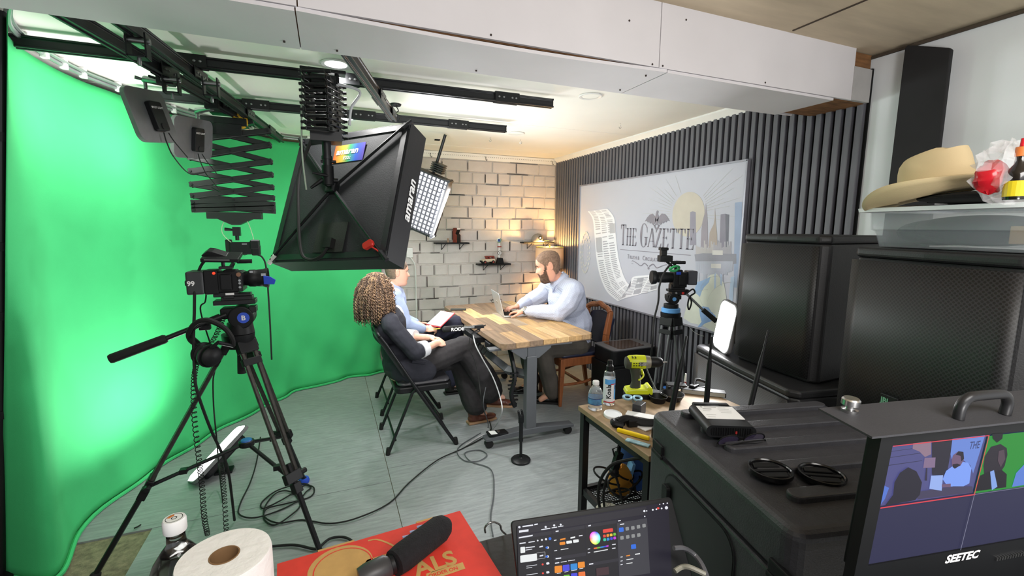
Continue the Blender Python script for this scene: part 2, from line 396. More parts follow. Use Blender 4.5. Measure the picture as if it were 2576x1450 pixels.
NV = 46
for j in range(NV + 1):
    v = j / NV; row = []
    for i in range(len(top)):
        u = i / (len(top) - 1)
        x = bot[i][0] * (1 - v) + top[i][0] * v; y = bot[i][1] * (1 - v) + top[i][1] * v
        nx, ny = (.75, -.65)
        low = max(0, 1 - v / .42)
        f = .034 * low * math.sin(34 * u + 9 * v * 3) * max(0, (u - .42) / .58) + .018 * low * math.sin(70 * u - 26 * v) * max(0, (u - .5) * 2)
        f += .010 * math.sin(26 * u + 1) * max(0, 1 - u / .22) + .03 * max(0, .06 - v) / .06 * (.5 + .5 * math.sin(50 * u))
        f += .004 * math.sin(9 * u + 3 * v)
        row.append((x + nx * f + .9, y + ny * f - 3.6, .006 + v * 2.372 + .004 * math.sin(40 * u) * (1 if j == 0 else 0)))
    P.append(row)
m = M(); m.grid(P); m.obj('backdrop_fabric', GRN, gd, True, solid=.002, ang=180)
m = M(); hp = [(P[0][i][0] + .012, P[0][i][1] - .012, .012) for i in range(len(top))]; m.tube(hp, .011, 6); m.obj('bottom_hem', GRN, gd, True)
GREYT = mat('grey_aluminium_tube', '#9fa3a4', .4, .7)
m = M(); m.tube([(x + .02 + .9, y - .02 - 3.6, 2.405) for x, y in top], .011, 8); m.tube([(x + .035 + .9, y - .03 - 3.6, 2.418) for x, y in top], .008, 6); m.obj('curtain_rail', GREYT, gd, True)
for k in (9, 12, 15, 18, 24, 30, 36, 42, 48, 54, 60):
    if k < len(top):
        x, y = top[k]; m = M(); m.box((x + .025 + .9, y - .025 - 3.6, 2.412), (.03, .03, .055)); m.obj('rail_clip', WHITEP, gd, bevel=.004)
# black post at the left edge of the frame
b0 = at(2, 1446, z=.02); b1 = at(3, 28, z=2.4)
t = thing('backdrop_post', 'tall thin black stand pole at the left edge of the green backdrop', 'stand', (b0.x, b0.y, 0)); b1 = b1 - Vector((b0.x, b0.y, 0))
m = M(); m.cyl((0, 0, .02), b1, .016, n=14); m.obj('pole', BLKM, t, True)
for z in (.32, .5, .62, .8):
    m = M(); m.cyl(b1 * z, b1 * (z + .015), .021, n=14); m.obj('collar', BLK, t, True)
m = M(); m.lathe([(.0, 0), (.10, 0), (.10, .015), (.03, .03), (0, .03)], None, 20); m.obj('base', BLKM, t, True)

# ---- rails
RAIL = mat('black_anodised_rail', '#202124', .45, .2, var=.1)
prof = [(-.026, -.032), (-.010, -.032), (-.010, -.022), (.010, -.022), (.010, -.032), (.026, -.032), (.026, -.024), (.016, -.02), (.016, .018), (.026, .022), (.026, .032), (-.026, .032), (-.026, .022), (-.016, .018), (-.016, -.02), (-.026, -.024)]
def rail(label, p0, p1, plates, group=None):
    p0, p1 = Vector(p0), Vector(p1); L = (p1 - p0).length
    t = thing('ceiling_track', label, 'track', p0); mx = frame((0, 0, 0), p1 - p0)
    mx = mx @ Matrix.Diagonal((.82, .82, 1, 1)); q = M(); q.prism(prof, 0, L, mx); q.obj('track_body', RAIL, t, bevel=.002, seg=1)
    q = M()
    for a, b in ((-.006, .003), (L - .003, L + .006)): q.prism(prof, a, b, mx)
    q.obj('end_cap', BLK, t)
    for k in plates:
        q = M(); q.box((0, 0.035, k), (.06, .008, .16), mx); q.box((.029, 0, k), (.006, .07, .16), mx); q.box((-.029, 0, k), (.006, .07, .16), mx); pl = q.obj('joint_plate', BLKM, t, bevel=.002, seg=1)
        q = M()
        for s in (-1, 1):
            for e in (-.055, -.025, .03, .055): q.lathe([(.0065, 0), (.0065, .004), (.003, .005)], mx @ T(s * .032, 0, k + e) @ RY(90 * s), 8)
        b = q.obj('bolt', CHROME, pl)
    return t
rail('black ceiling track running across the room nearest the beam', (-1.24, 2.755, 2.383), (1.37, 2.728, 2.383), (.65, 1.36, 2.3))
rail('black ceiling track running across the room farther from the beam', (-1.02, 3.535, 2.383), (1.375, 3.565, 2.383), (.42, .62, 1.3, 2.0))
rail('black sliding track that carries the two panel lights, leftmost under the ceiling', (-.838, 2.03, 2.325), (-.47, 3.86, 2.325), (.75, 1.4))
rail('black sliding track just right of the panel lights, running to the back', (-.668, 2.02, 2.325), (-.333, 4.46, 2.325), (.75, 1.55, 2.1))
rail('black sliding track that carries the large black softbox', (.095, 2.06, 2.315), (.44, 3.21, 2.315), (.72, 1.1))
for px, py in ((345, 95), (430, 195), (530, 205)):
    p = at(px, py, z=2.30)
    t = thing('track_carriage', ['black roller carriage hooked under the tracks, nearest the beam', 'black roller carriage under the panel light track', 'black roller carriage between the two sliding tracks'][(345, 430, 530).index(px)], 'carriage', (p.x, p.y, 2.25))
    q = M(); q.box((-.03, 0, .02), (.006, .05, .09)); q.box((.03, 0, .02), (.006, .05, .09)); q.box((0, 0, -.022), (.06, .05, .006)); q.obj('bracket', BLKM, t)
    q = M(); q.cyl((-.04, 0, .04), (.04, 0, .04), .012); q.cyl((0, 0, -.05), (0, 0, -.02), .007); q.obj('roller', CHROME, t, True)

# ---- panel lights
PAN = mat('grey_black_panel_back', '#6c6c6e', .6, var=.06, scale=30, bump=.2, bscale=300)
def panel_geo(t, W, H, glow, mx, word=None, box=True):
    q = M(); q.prism(rrect(W, H, .042, 6), -.0142, .008, mx @ RX(90)); q.obj('panel', PAN, t, bevel=.002)
    q = M(); q.prism(rrect(W - .014, H - .014, .045, 6), -.0155, -.0145, mx @ RX(90)); q.obj('diffuser', glow, t)
    if box:
        q = M(); q.prism(rrect(.085, .14, .012, 4, .012, -.005), .008, .035, mx @ RX(90)); cb = q.obj('control_box', BLK, t, bevel=.003)
        if word:
            q = M(); text(q, word, .014, mx @ T(-.014, -.0355, .03) @ RX(90), bold=.0003); q.prism(circ(.0055, 12, -.022, .035), .0353, .0356, mx @ RX(90)); q.obj('lettering', SIG, cb)
            q = M(); q.prism(rrect(.05, .03, .012, 4, .02, -.055), .035, .039, mx @ RX(90)); q.obj('control_pad', BLKR, cb)
def keylight(label, loc, eul, W, H, anchor, cab):
    t = thing('panel_light', label, 'panel light', loc, (0, 0, 0), 'panel lights hanging over the green backdrop')
    mx = Euler([math.radians(a) for a in eul]).to_matrix().to_4x4()
    panel_geo(t, W, H, emis('panel_glow', '#ffffff', 3.5), mx, 'KEY LIGHT')
    a = Vector(anchor) - Vector(loc); e = mx @ Vector((0.02, -.01, H / 2))
    q = M(); q.cyl(e, e + Vector((0, 0, .035)), .008); q.ell(e + Vector((0, 0, .04)), .015); q.cyl(e + Vector((0, 0, .045)), (a.x, a.y, a.z - .02), .0165, .014); q.cyl(e + Vector((0.0, 0, .04)), e + Vector((-.035, -.02, .045)), .006, .009); q.obj('ball_head', CHROME, t, True)
    q = M(); q.box((a.x, a.y, a.z), (.07, .055, .05)); q.box((a.x + .03, a.y, a.z + .03), (.012, .05, .05)); q.cyl((a.x - .03, a.y, a.z), (a.x - .07, a.y, a.z + .01), .006); q.obj('clamp', BLKM, t, bevel=.003)
    q = M(); p0 = mx @ Vector((0, -.03, -.085)); q.tube(smooth_path([p0, p0 + Vector((.01, -.005, -.05)), p0 + Vector((.03, .02, -.12))] + [Vector(c) - Vector(loc) for c in cab], 6), .003, 6)
    p1 = p0 + Vector((.02, 0, 0)); q.tube(smooth_path([p1, p1 + Vector((.02, 0, -.04)), p1 + Vector((.06, .05, -.11))], 5), .0028, 6); q.obj('cable', BLKR, t, True)
    return t
keylight('grey backed panel light hanging nearest the camera over the green backdrop', (-.787, 2.85, 2.133), (-10.7, -8.7, 71.7), .276, .255, (-.70, 2.80, 2.30), [(-.70, 3.1, 1.88), (-.66, 3.32, 1.92)])
keylight('grey backed panel light hanging farther back, partly behind the first one', (-.727, 3.35, 2.115), (9.4, -6.1, 70), .36, .235, (-.60, 3.26, 2.30), [(-.62, 3.2, 1.86), (-.60, 3.3, 1.80), (-.66, 3.4, 1.83)])
# panel on the floor lighting the backdrop
A = Vector((-.815, 3.10, .035)); B = Vector((-.545, 3.33, .265)); u = (B - A); n0 = Vector((-.66, -.03, .75)); n0 = (n0 - u.normalized() * n0.dot(u.normalized())).normalized(); ww = n0.cross(u.normalized())
if ww.z > 0: ww = -ww
Lc = u.length; cen = (A + B) / 2 + ww * .10
t = thing('panel_light', 'glowing panel light lying tilted on the floor beside the camera tripod', 'panel light', (cen.x, cen.y, 0))
xa = u.normalized(); ya = -n0; za = xa.cross(ya)
mxp = Matrix(((xa.x, ya.x, za.x, 0), (xa.y, ya.y, za.y, 0), (xa.z, ya.z, za.z, cen.z), (0, 0, 0, 1)))
# local: +y of panel_geo is the front
panel_geo(t, Lc, .22, emis('panel_glow', '#ffffff', 3.5), mxp @ RZ(180), None)
q = M(); q.prism(rrect(Lc * .74, .17, .04, 5), .006, .05, mxp @ RZ(180) @ RX(90)); q.obj('rear_housing', BLK, t, bevel=.01)
q = M(); q.tube([mxp @ Vector((0, .04, -.02)), Vector((.03, -.03, .012))], .014); q.box((.03, -.03, .008), (.10, .08, .016)); q.obj('stand_foot', BLK, t, bevel=.004)
# panel leaning on the lower speaker
t = thing('panel_light', 'glowing panel light leaning on the low black speaker', 'panel light', (2.10, 2.03, .955))
mx = Euler([math.radians(a) for a in (-6.6, 4.4, -113.4)]).to_matrix().to_4x4()
s0 = Vector((2.498, 2.256, .932)); k = .79; cpos = CAM_C + (s0 - CAM_C) * k
t.location = cpos
panel_geo(t, .25 * k, .35 * k, emis('panel_glow', '#ffffff', 3.5), mx @ RZ(180), None)

# ---- scissor pantographs
PANT = mat('olive_black_pantograph', '#2a2b2b', .5, .3, var=.1)
def scissor(t, W, levels, gap, bw=.03, bt=.005, deg=0):
    """levels: heights of successive end joints (top to bottom); planes at y=+-gap"""
    R = RZ(deg); cache = {}
    pins = []
    for s in (-1, 1):
        y = s * gap
        for i in range(len(levels) - 1):
            z0, z1 = levels[i], levels[i + 1]
            for d in (-1, 1):
                q = M(); yy = y + d * bt * .7; q.bar((-d * W / 2, yy, z0), (d * W / 2, yy, z1), bt, bw, up=(0, 1, 0)) if False else q.box((0, 0, 0), (math.hypot(W, z1 - z0) + bw, bt, bw), T(0, yy, (z0 + z1) / 2) @ RY(math.degrees(math.atan2((z0 - z1) * d, W)))); q.v = [R @ v for v in q.v]; q.obj('scissor_bar', PANT, t, bevel=.002, seg=1)
    for i, z in enumerate(levels):
        q = M()
        for d in (-1, 1): q.cyl((d * W / 2, -gap - .02, z), (d * W / 2, gap + .02, z), .007, n=8)
        if i < len(levels) - 1: q.cyl((0, -gap - .014, (z + levels[i + 1]) / 2), (0, gap + .014, (z + levels[i + 1]) / 2), .006, n=8)
        q.v = [R @ v for v in q.v]; q.obj('pivot_pin', BLKM, t, True)
def zat(px, py, y): return at(px, py, y=y).z
YP = 3.6; lv = [zat(640, y, YP) for y in (328, 363, 405, 438, 470, 497, 513, 522, 531)]; base = at(588, 440, y=YP)
t = thing('scissor_pantograph', 'black scissor arm opened out above the main camera', 'scissor arm', (-.575, YP, 2.25))
scissor(t, .455, [z - 2.25 for z in lv], .024, .034)
q = M(); q.box((-.02, 0, .075), (.16, .11, .012)); q.box((-.02, 0, .02), (.26, .10, .05)); q.box((-.02, -.05, -.03), (.2, .012, .07)); q.box((.1, .0, 0), (.1, .06, .03), RY(-14)); q.obj('top_carriage', BLKM, t, bevel=.004)
q = M(); q.lathe([(.0, -.02), (.045, -.02), (.05, 0), (.045, .02), (0, .02)], T(.07, -.02, .03) @ RX(90), 20); q.obj('spring_drum', mat('yellow_plastic', '#d8a92a', .5), t, True)
zb = lv[-1] - 2.25
q = M(); q.prism([(-.16, 0), (.16, 0), (.16, -.045), (.10, -.045), (.02, -.085), (-.02, -.085), (-.10, -.045), (-.16, -.045)], -.05, .05, T(0.0, 0, zb - .012) @ RX(90)); q.obj('lower_plate', PANT, t, bevel=.003)
z1 = zat(597, 590, YP) - 2.25
q = M(); q.cyl((0, 0, zb - .1), (0, 0, z1 + .06), .02); q.cyl((0, 0, z1 + .07), (0, 0, z1 + .1), .026); q.box((0, 0, z1 + .02), (.045, .04, .06)); q.cyl((-.02, 0, z1 + .03), (-.07, 0, z1 + .035), .007, .012); q.cyl((0, 0, z1 - .04), (0, 0, z1), .012); q.obj('spigot', BLKM, t, True)
q = M(); q.tube(smooth_path([(0.02, -.02, z1 + .11), (-.06, -.03, z1 + .09), (-.08, -.03, z1 + .01), (-.02, -.02, z1 - .07)], 7), .0025, 6); q.tube(smooth_path([(0.02, -.02, z1 + .11), (.07, -.03, z1 + .09), (.1, -.03, z1 - .02), (.1, -.02, z1 - .08)], 7), .0025, 6); q.obj('safety_wire', mat('pale_wire', '#b9c7a8', .5), t, True)
hang = Vector((-.575, YP, 2.25 + z1 - .04))
# small overhead camera
t = thing('overhead_camera', 'small black mirrorless camera hanging from the scissor arm above the main camera', 'camera', hang)
q = M(); q.box((.03, 0, -.055), (.15, .06, .085)); q.box((.105, 0, -.03), (.055, .075, .06)); q.box((.11, 0, -.07), (.05, .07, .07)); q.obj('body', BLK, t, bevel=.006)
q = M(); q.cyl((.02, .03, -.06), (.02, .11, -.075), .034, .036, n=20); q.obj('lens', BLKM, t, True)
q = M(); q.box((-.055, 0, -.05), (.03, .05, .11), RZ(-10)); q.obj('side_grip', BLKR, t, bevel=.006)
q = M(); q.box((.045, -.033, -.025), (.03, .005, .008)); q.box((.11, -.036, .0), (.05, .005, .008)); q.obj('silver_trim', CHROME, t)
q = M(); q.tube(smooth_path([(.12, -.03, -.10), (.15, -.04, -.12), (.168, -.04, -.2), (.17, -.04, -.5), (.165, -.045, -.85)], 6), .006, 6); q.obj('cable', BLKR, t, True)

# softbox and its compressed pantograph
SBK = mat('black_softbox_cloth', '#26272a', .75, var=.12, scale=4, bump=.25, bscale=160)
SBK2 = mat('black_nylon_strip', '#1c1c20', .5, var=.1, scale=10, bump=.1)
sl = Vector((.068, 2.567, 1.763)); se = (-23.1, -3.3, -43.3)
t = thing('softbox', 'large black square softbox seen from behind, rainbow badge on its back', 'softbox', sl, se)
W = .37; D = .143; CZ = .02; cx = -.025
q = M(); q.raw([(-W, 0, -W), (W, 0, -W), (W, 0, W), (-W, 0, W), (cx - .03, -.016, CZ - .03), (cx + .03, -.016, CZ - .03), (cx + .03, -.016, CZ + .03), (cx - .03, -.016, CZ + .03)], [(0, 1, 5, 4), (1, 2, 6, 5), (2, 3, 7, 6), (3, 0, 4, 7), (4, 5, 6, 7)]); q.obj('back_cloth', SBK, t)
q = M(); q.raw([(-W, 0, -W), (W, 0, -W), (W, 0, W), (-W, 0, W), (-W, D, -W), (W, D, -W), (W, D, W), (-W, D, W)], [(0, 4, 5, 1), (1, 5, 6, 2), (2, 6, 7, 3), (3, 7, 4, 0)]); q.obj('side_wall', SBK2, t, solid=.004)
q = M(); q.raw([(-W + .004, D - .01, -W + .004), (W - .004, D - .01, -W + .004), (W - .004, D - .01, W - .004), (-W + .004, D - .01, W - .004)], [(0, 1, 2, 3)]); q.obj('front_diffuser', emis('softbox_glow', '#ffffff', 3), t, solid=.002)
q = M()
for s in (-1, 1):
    q.box((s * (W - .025), -.006, 0), (.03, .004, 2 * W)); q.box((0, -.006, s * (W - .025)), (2 * W, .004, .03))
q.obj('velcro_edge', SBK2, t)
for sx in (-1, 1):
    for sz in (-1, 1):
        q = M(); q.tube([(cx, -.03, CZ), (sx * (W - .01), -.014, sz * (W - .01))], [.009, .006], 8); q.obj('support_rod', BLKM, t, True)
        q = M(); q.tube([(sx * (W - .035), -.012, sz * (W - .035)), (sx * (W + .006), -.004, sz * (W + .006))], .012, 8); q.obj('corner_pocket', SBK2 if (sx, sz) != (-1, -1) else WHITEP, t, True)
q = M(); q.box((cx, -.032, CZ), (.06, .04, .06)); q.box((cx, -.06, CZ + .01), (.03, .05, .035)); q.obj('rod_hub', BLKM, t, bevel=.005)
RB = bpy.data.materials.new('rainbow_badge'); RB.use_nodes = True; nn = RB.node_tree.nodes; LL = RB.node_tree.links
tc = nn.new('ShaderNodeTexCoord'); sp = nn.new('ShaderNodeSeparateXYZ'); LL.new(tc.outputs['Generated'], sp.inputs[0]); rp = nn.new('ShaderNodeValToRGB'); LL.new(sp.outputs[0], rp.inputs[0])
for i, (p, c) in enumerate(((0, '#b0502a'), (.3, '#b89a3c'), (.5, '#3f8f58'), (.75, '#2c4fa8'), (1, '#4a3a8c'))):
    e = rp.color_ramp.elements[i] if i < 2 else rp.color_ramp.elements.new(p)
    e.position = p; e.color = rgb(c)
LL.new(rp.outputs[0], nn['Principled BSDF'].inputs['Base Color']); nn['Principled BSDF'].inputs['Roughness'].default_value = .4
bmx = T(.014, -.011, .232)
q = M(); q.box((0, 0, 0), (.20, .003, .105)); bd = q.obj('badge', RB, t, mx=bmx)
q = M(); text(q, 'amaran', .052, T(-.085, -.003, -.005) @ RX(90), bold=.0012, shear=.15, sx=.95); text(q, 'F22c', .026, T(-.03, -.003, -.038) @ RX(90), bold=.0004); q.obj('lettering', SIG, bd)
q = M(); text(q, 'amaran', .115, T(W + .004, .105, -.155) @ RY(-90) @ RX(0) @ Matrix(((1, 0, 0, 0), (0, -1, 0, 0), (0, 0, -1, 0), (0, 0, 0, 1))), bold=.003, shear=.15) if False else text(q, 'amaran', .078, Matrix(((0, 0, 1, W + .0045), (0, -1, 0, .115), (1, 0, 0, -.135), (0, 0, 0, 1))), bold=.002, shear=.15, sx=1.0)
q.obj('side_lettering', SIG, t)
q = M(); q.box((.015, -.014, -.25), (.19, .003, .16)); q.obj('flap', mat('dark_mesh_flap', '#20241f', .8, bump=.3, bscale=400), t)
q = M(); q.prism(rrect(.055, .035, .012), 0, .02, T(.283, -.03, -.31) @ RX(90) @ RZ(30)); q.tube([(.283, -.045, -.31), (.32, -.02, -.33), (.35, -.012, -.35)], .004); q.obj('red_tag', mat('red_plastic', '#c42a22', .45), t, bevel=.003)
q = M(); q.tube(smooth_path([(-.17, -.10, .30), (-.235, -.07, .1), (-.19, -.05, -.15), (-.13, -.04, -.33), (-.07, -.035, -.375), (.0, -.035, -.36), (.03, -.03, -.30)], 8), .009, 8); q.box((.03, -.03, -.29), (.05, .03, .05)); q.obj('cable', BLKR, t, True)
q = M(); q.box((.405, .08, .14), (.05, .07, .14), RX(20)); 
# pantograph for softbox
a0 = at(815, 165, y=2.43)
t = thing('scissor_pantograph', 'black scissor arm folded nearly flat that holds the large softbox', 'scissor arm', (a0.x - .005, 2.43, 2.27))
zt = zat(810, 200, 2.43) - 2.27; zb = zat(800, 335, 2.43) - 2.27; lv = [zt + (zb - zt) * i / 9 for i in range(10)]
scissor(t, .24, lv, .05, .018, .006, 72)
q = M(); q.box((0, 0, .0), (.11, .09, .05)); q.box((0, 0, zt + .035), (.2, .06, .016)); q.cyl((-.06, 0, .0), (-.06, 0, zt + .05), .01); q.cyl((.06, 0, .0), (.06, 0, zt + .05), .01); q.obj('top_carriage', BLKM, t, bevel=.003)
q = M(); q.box((0, 0, zb - .02), (.14, .12, .045)); q.cyl((0, 0, zb - .16), (0, 0, zb - .03), .021); q.cyl((0, 0, zb - .12), (0, 0, zb - .105), .026); q.cyl((-.03, 0, zb - .13), (.04, 0, zb - .13), .007); q.obj('lower_bracket', BLKM, t, True)
bb = Vector((0, 0, zb - .18)); hub = Matrix.Translation(sl) @ Euler([math.radians(a) for a in se]).to_matrix().to_4x4() @ Vector((cx, -.075, CZ + .01)) - t.location
q = M(); q.cyl((0, 0, zb - .24), (0, 0, zb - .15), .028, n=14); q.cyl((0, 0, zb - .235), hub, .012); q.cyl((-.03, 0, zb - .22), (.045, 0, zb - .22), .012); q.cyl((-.03, 0, zb - .22), (-.08, -.01, zb - .26), .011, .006); q.cyl((0, -.02, zb - .2), (-.07, -.04, zb - .19), .009, .005); q.obj('swivel_head', BLK, t, True)
q = M(); q.tube(smooth_path([(-.09, 0, .05), (-.10, 0, -.1), (-.11, .02, -.32), (-.10, .02, -.5)], 6), .004, 6); q.obj('pull_cord', mat('pale_cord', '#a8b3a4', .8), t, True)
p = at(875, 200, y=2.43) - t.location
q = M(); q.tube(smooth_path([(.02, -.01, .0), (.16, .0, -.02), (.12, .02, -.1), (.11, .03, -.18)], 7), .007, 8); q.obj('cable', mat('pale_grey_cable', '#b7b9bb', .5), t, True)
# second softbox with grid, lit
pts = {'tr': at(1129.6, 457.6, y=4.12), 'br': at(1086, 595.5, y=4.3)}
ctr = (pts['tr'] + pts['br']) / 2; upv = (pts['tr'] - pts['br']); Hs = upv.length; upv.normalize()
rv = (at(1050, 440, y=4.28) - pts['tr']); rv = -(rv - upv * rv.dot(upv)).normalized(); nv = rv.cross(upv)
if nv.y > 0: nv = -nv
Wg = .62; c0 = ctr - rv * Wg / 2
t = thing('softbox', 'lit white grid softbox hanging against the brick wall behind the large black one', 'softbox', c0)
mg = Matrix(((rv.x, -nv.x, upv.x, 0), (rv.y, -nv.y, upv.y, 0), (rv.z, -nv.z, upv.z, 0), (0, 0, 0, 1)))
t.rotation_euler = mg.to_euler()
q = M(); q.box((0, .02, 0), (Wg - .02, .004, Hs - .02)); q.obj('front_diffuser', emis('grid_glow', '#eef2ff', 1.6), t)
GRID = mat('grey_grid_cloth', '#77787e', .8)
q = M(); n1, n2 = 15, 13
for i in range(1, n1): q.box((-Wg / 2 + Wg * i / n1, .0, 0), (.004, .04, Hs))
for j in range(1, n2): q.box((0, .0, -Hs / 2 + Hs * j / n2), (Wg, .04, .004))
o = q.obj('grid_baffle', GRID, t, join=True); o['kind'] = 'stuff'
q = M()
for s in (-1, 1): q.box((s * Wg / 2, .03, 0), (.016, .11, Hs + .03)); q.box((0, .03, s * Hs / 2), (Wg + .03, .11, .016))
q.obj('rim', SBK2, t)
q = M(); q.raw([(-Wg / 2, .08, -Hs / 2), (Wg / 2, .08, -Hs / 2), (Wg / 2, .08, Hs / 2), (-Wg / 2, .08, Hs / 2), (-.05, .2, -.05), (.05, .2, -.05), (.05, .2, .05), (-.05, .2, .05)], [(0, 1, 5, 4), (1, 2, 6, 5), (2, 3, 7, 6), (3, 0, 4, 7), (4, 5, 6, 7)]); q.obj('back_cloth', SBK, t)
q = M()
for k in range(5): q.box((.15, .08 + .0 * k, Hs / 2 + .03 + .018 * k), (.12, .1, .009))
q.obj('hanging_bracket', BLKM, t)
q = M(); q.cyl((.10, .14, Hs / 2 - .05), (.10, .14, Hs / 2 + .36), .014); q.obj('hanging_pole', BLKM, t, True)
# small detectors and hooks on the ceiling
p = at(995, 262, z=2.44)
t = thing('ceiling_sensor', 'round black ceiling box with dangling wire beside the softbox track', 'ceiling box', (p.x, p.y, 2.44)); q = M(); q.lathe([(0, -.012), (.035, -.012), (.04, -.002), (.04, 0)], None, 16, False); q.obj('cover', BLKM, t, True)
q = M(); q.tube(smooth_path([(0, 0, -.01), (.02, .01, -.04), (.0, .01, -.06), (.03, 0, -.08), (.02, 0, -.11)], 5), .004, 6); q.obj('wire', BLKR, t, True)
p = at(1100, 351, z=2.44); q = M(); q.box((0, 0, 0), (.05, .04, .012)); t = thing('cable_hole_plate', 'small dark square hole plate in the ceiling above the brick wall', 'ceiling plate', (p.x, p.y, 2.436)); q.obj('plate', FELT, t, bevel=.002)
for px, py, lb in ((1233, 345, 'tiny ceiling hook left of the small round cover'), (1310, 351, 'tiny ceiling hook just right of the small round cover'), (1560, 310, 'tiny ceiling hook near the slatted wall')):
    p = at(px, py, z=2.44); t = thing('ceiling_hook', lb, 'hook', (p.x, p.y, 2.44)); q = M(); q.tube(smooth_path([(0, 0, 0), (0, 0, -.015), (.012, 0, -.03), (0, 0, -.042), (-.01, 0, -.03)], 5), .0025, 6); q.obj('hook', STEEL, t, True)
# ================================================================ projection screen
SCR = mat('screen_print_ground', '#a9aab3', .7, var=.05, scale=1.2, emit=.08, ecol='#c8cad6')
t = thing('projection_screen', 'large wall screen with a newspaper title picture on the slatted wall', 'screen', (2.655, 4.53, .826))
t.matrix_world = Matrix(((0, 0, -1, 2.655), (-1, 0, 0, 4.53), (0, 1, 0, .826), (0, 0, 0, 1)))
m = M(); m.box((1.1, .613, -.010), (2.2, 1.226, .018)); m.obj('screen_surface', SCR, t)
FR = mat('grey_screen_frame', '#8c8b94', .4, .3)
m = M(); m.box((1.1, 1.231, -.005), (2.22, .012, .028)); m.box((1.1, -.005, -.005), (2.22, .012, .028)); m.box((-.006, .613, -.005), (.012, 1.24, .028)); m.box((2.206, .613, -.005), (.012, 1.24, .028)); m.obj('frame', FR, t)
def ZS(x, y, s=3.222):
    p = at(1440 + x / s, 400 + y / s, x=2.655); return (4.53 - p.y, p.z - .826)
lay = [0.0002]
def pr(name, col, polys, strength=.03, raw=None):
    lay[0] += .0001; q = M()
    for P in polys: q.flat(P, lay[0])
    o = q.obj(name, mat('print_' + col[1:], col, .75, var=.05, scale=8, emit=strength), t, join=True); return o
def zp(*xy): return [ZS(*p) for p in xy]
# pale lower blotches, sun, rays
su = ZS(935, 450)
q = M(); lay[0] += .0001
for i in range(40):
    a = math.radians(-8 + 196 * i / 39); r0, r1 = .20, .36 + .25 * ((i * 7) % 5) / 5
    d = .0016; e = (math.cos(a), math.sin(a)); n = (-e[1] * d, e[0] * d)
    pts = [(su[0] + e[0] * r + n[0] * k, su[1] + e[1] * r + n[1] * k) for r, k in ((r0, 1), (r1, .4), (r1, -.4), (r0, -1))]
    if all(0.02 < x < 2.18 and y < 1.2 for x, y in pts): q.flat(pts, lay[0])
o = q.obj('sun_rays', mat('print_ray', '#a9a9a4', .75, emit=.04), t, join=True); o['kind'] = 'stuff'
pr('sun_disc', '#b9b2a6', [circ(.175, 36, su[0], su[1])])
pr('skyline_tower', '#8d8a96', [zp((955, 432), (975, 425), (1000, 432), (1002, 700), (950, 700))])
pr('skyline_tower', '#928c94', [zp((1040, 720), (1045, 580), (1056, 500), (1070, 450), (1078, 400), (1082, 355), (1086, 400), (1092, 450), (1096, 520), (1098, 640), (1102, 720))])
pr('skyline_tower', '#a39890', [zp((1106, 720), (1112, 600), (1125, 570), (1145, 530), (1153, 480), (1156, 392), (1160, 480), (1166, 545), (1172, 610), (1174, 720))])
pr('skyline_tower', '#85828e', [zp((1192, 720), (1202, 450), (1240, 445), (1245, 720))]); pr('skyline_tower', '#6d6e78', [zp((1245, 720), (1240, 445), (1270, 452), (1262, 720))])
pr('skyline_tower', '#93a0b8', [zp((1308, 1040), (1318, 355), (1376, 348), (1372, 570), (1352, 1050))])
rn = random.Random(5); P = []
for i in range(26):
    x = 1000 + i * 11; h = 660 + rn.random() * 70; P.append(zp((x, 790), (x, h), (x + 11.5, h), (x + 11.5, 790)))
pr('low_rooftops', '#aba7a8', P[:13]); pr('low_rooftops', '#a09ea5', P[13:])
pr('dark_shore_band', '#8a8a93', [zp((990, 775), (1060, 765), (1330, 770), (1330, 850), (1150, 870), (1000, 840))])
P = []
for i in range(20):
    x = 1000 + i * 15; h = 900 + rn.random() * 120; P.append(zp((x, 830), (x + 15.5, 830), (x + 15.5, h), (x, h)))
pr('mirrored_buildings', '#a4a7b3', P)
pr('lit_facade', '#c2c0bc', [zp((1135, 740), (1220, 742), (1220, 780), (1135, 778)), zp((1125, 850), (1205, 852), (1205, 888), (1125, 885))])
pr('map_land', '#c6c9bd', [zp((985, 1090), (1060, 1000), (1120, 940), (1170, 930), (1230, 1010), (1250, 1130), (1210, 1250), (1180, 1350), (1150, 1405), (1050, 1350), (960, 1330), (900, 1290), (930, 1190))])
pr('map_sea', '#8ba4c4', [zp((985, 1080), (1010, 1000), (1060, 985), (1120, 955), (1108, 1000), (1070, 1040), (1050, 1075), (1035, 1120), (1015, 1100))])
pr('map_continent', '#7f9dc6', [zp((1030, 1215), (1060, 1195), (1105, 1205), (1128, 1240), (1165, 1275), (1130, 1315), (1075, 1335), (1040, 1362), (1015, 1365), (1048, 1320), (1035, 1270))])
pr('map_river', '#a8b9cf', [zp((1150, 940), (1166, 920), (1165, 1040), (1150, 1060)), zp((1200, 930), (1216, 940), (1212, 1030), (1200, 1020)), zp((1285, 960), (1315, 950), (1300, 1160), (1270, 1130))])
q = M(); lay[0] += .0001
for c, r in (((1180, 1100), 150), ((1100, 1250), 190), ((1290, 1200), 200)):
    pts = [ZS(c[0] + r * math.cos(a), c[1] + r * math.sin(a)) for a in [math.radians(100 + 170 * k / 24) for k in range(25)]]
    for a, b in zip(pts, pts[1:]): q.flat([(a[0], a[1] - .0012), (b[0], b[1] - .0012), (b[0], b[1] + .0012), (a[0], a[1] + .0012)], lay[0])
o = q.obj('map_lines', mat('print_line', '#a3a69f', .75), t, join=True); o['kind'] = 'stuff'
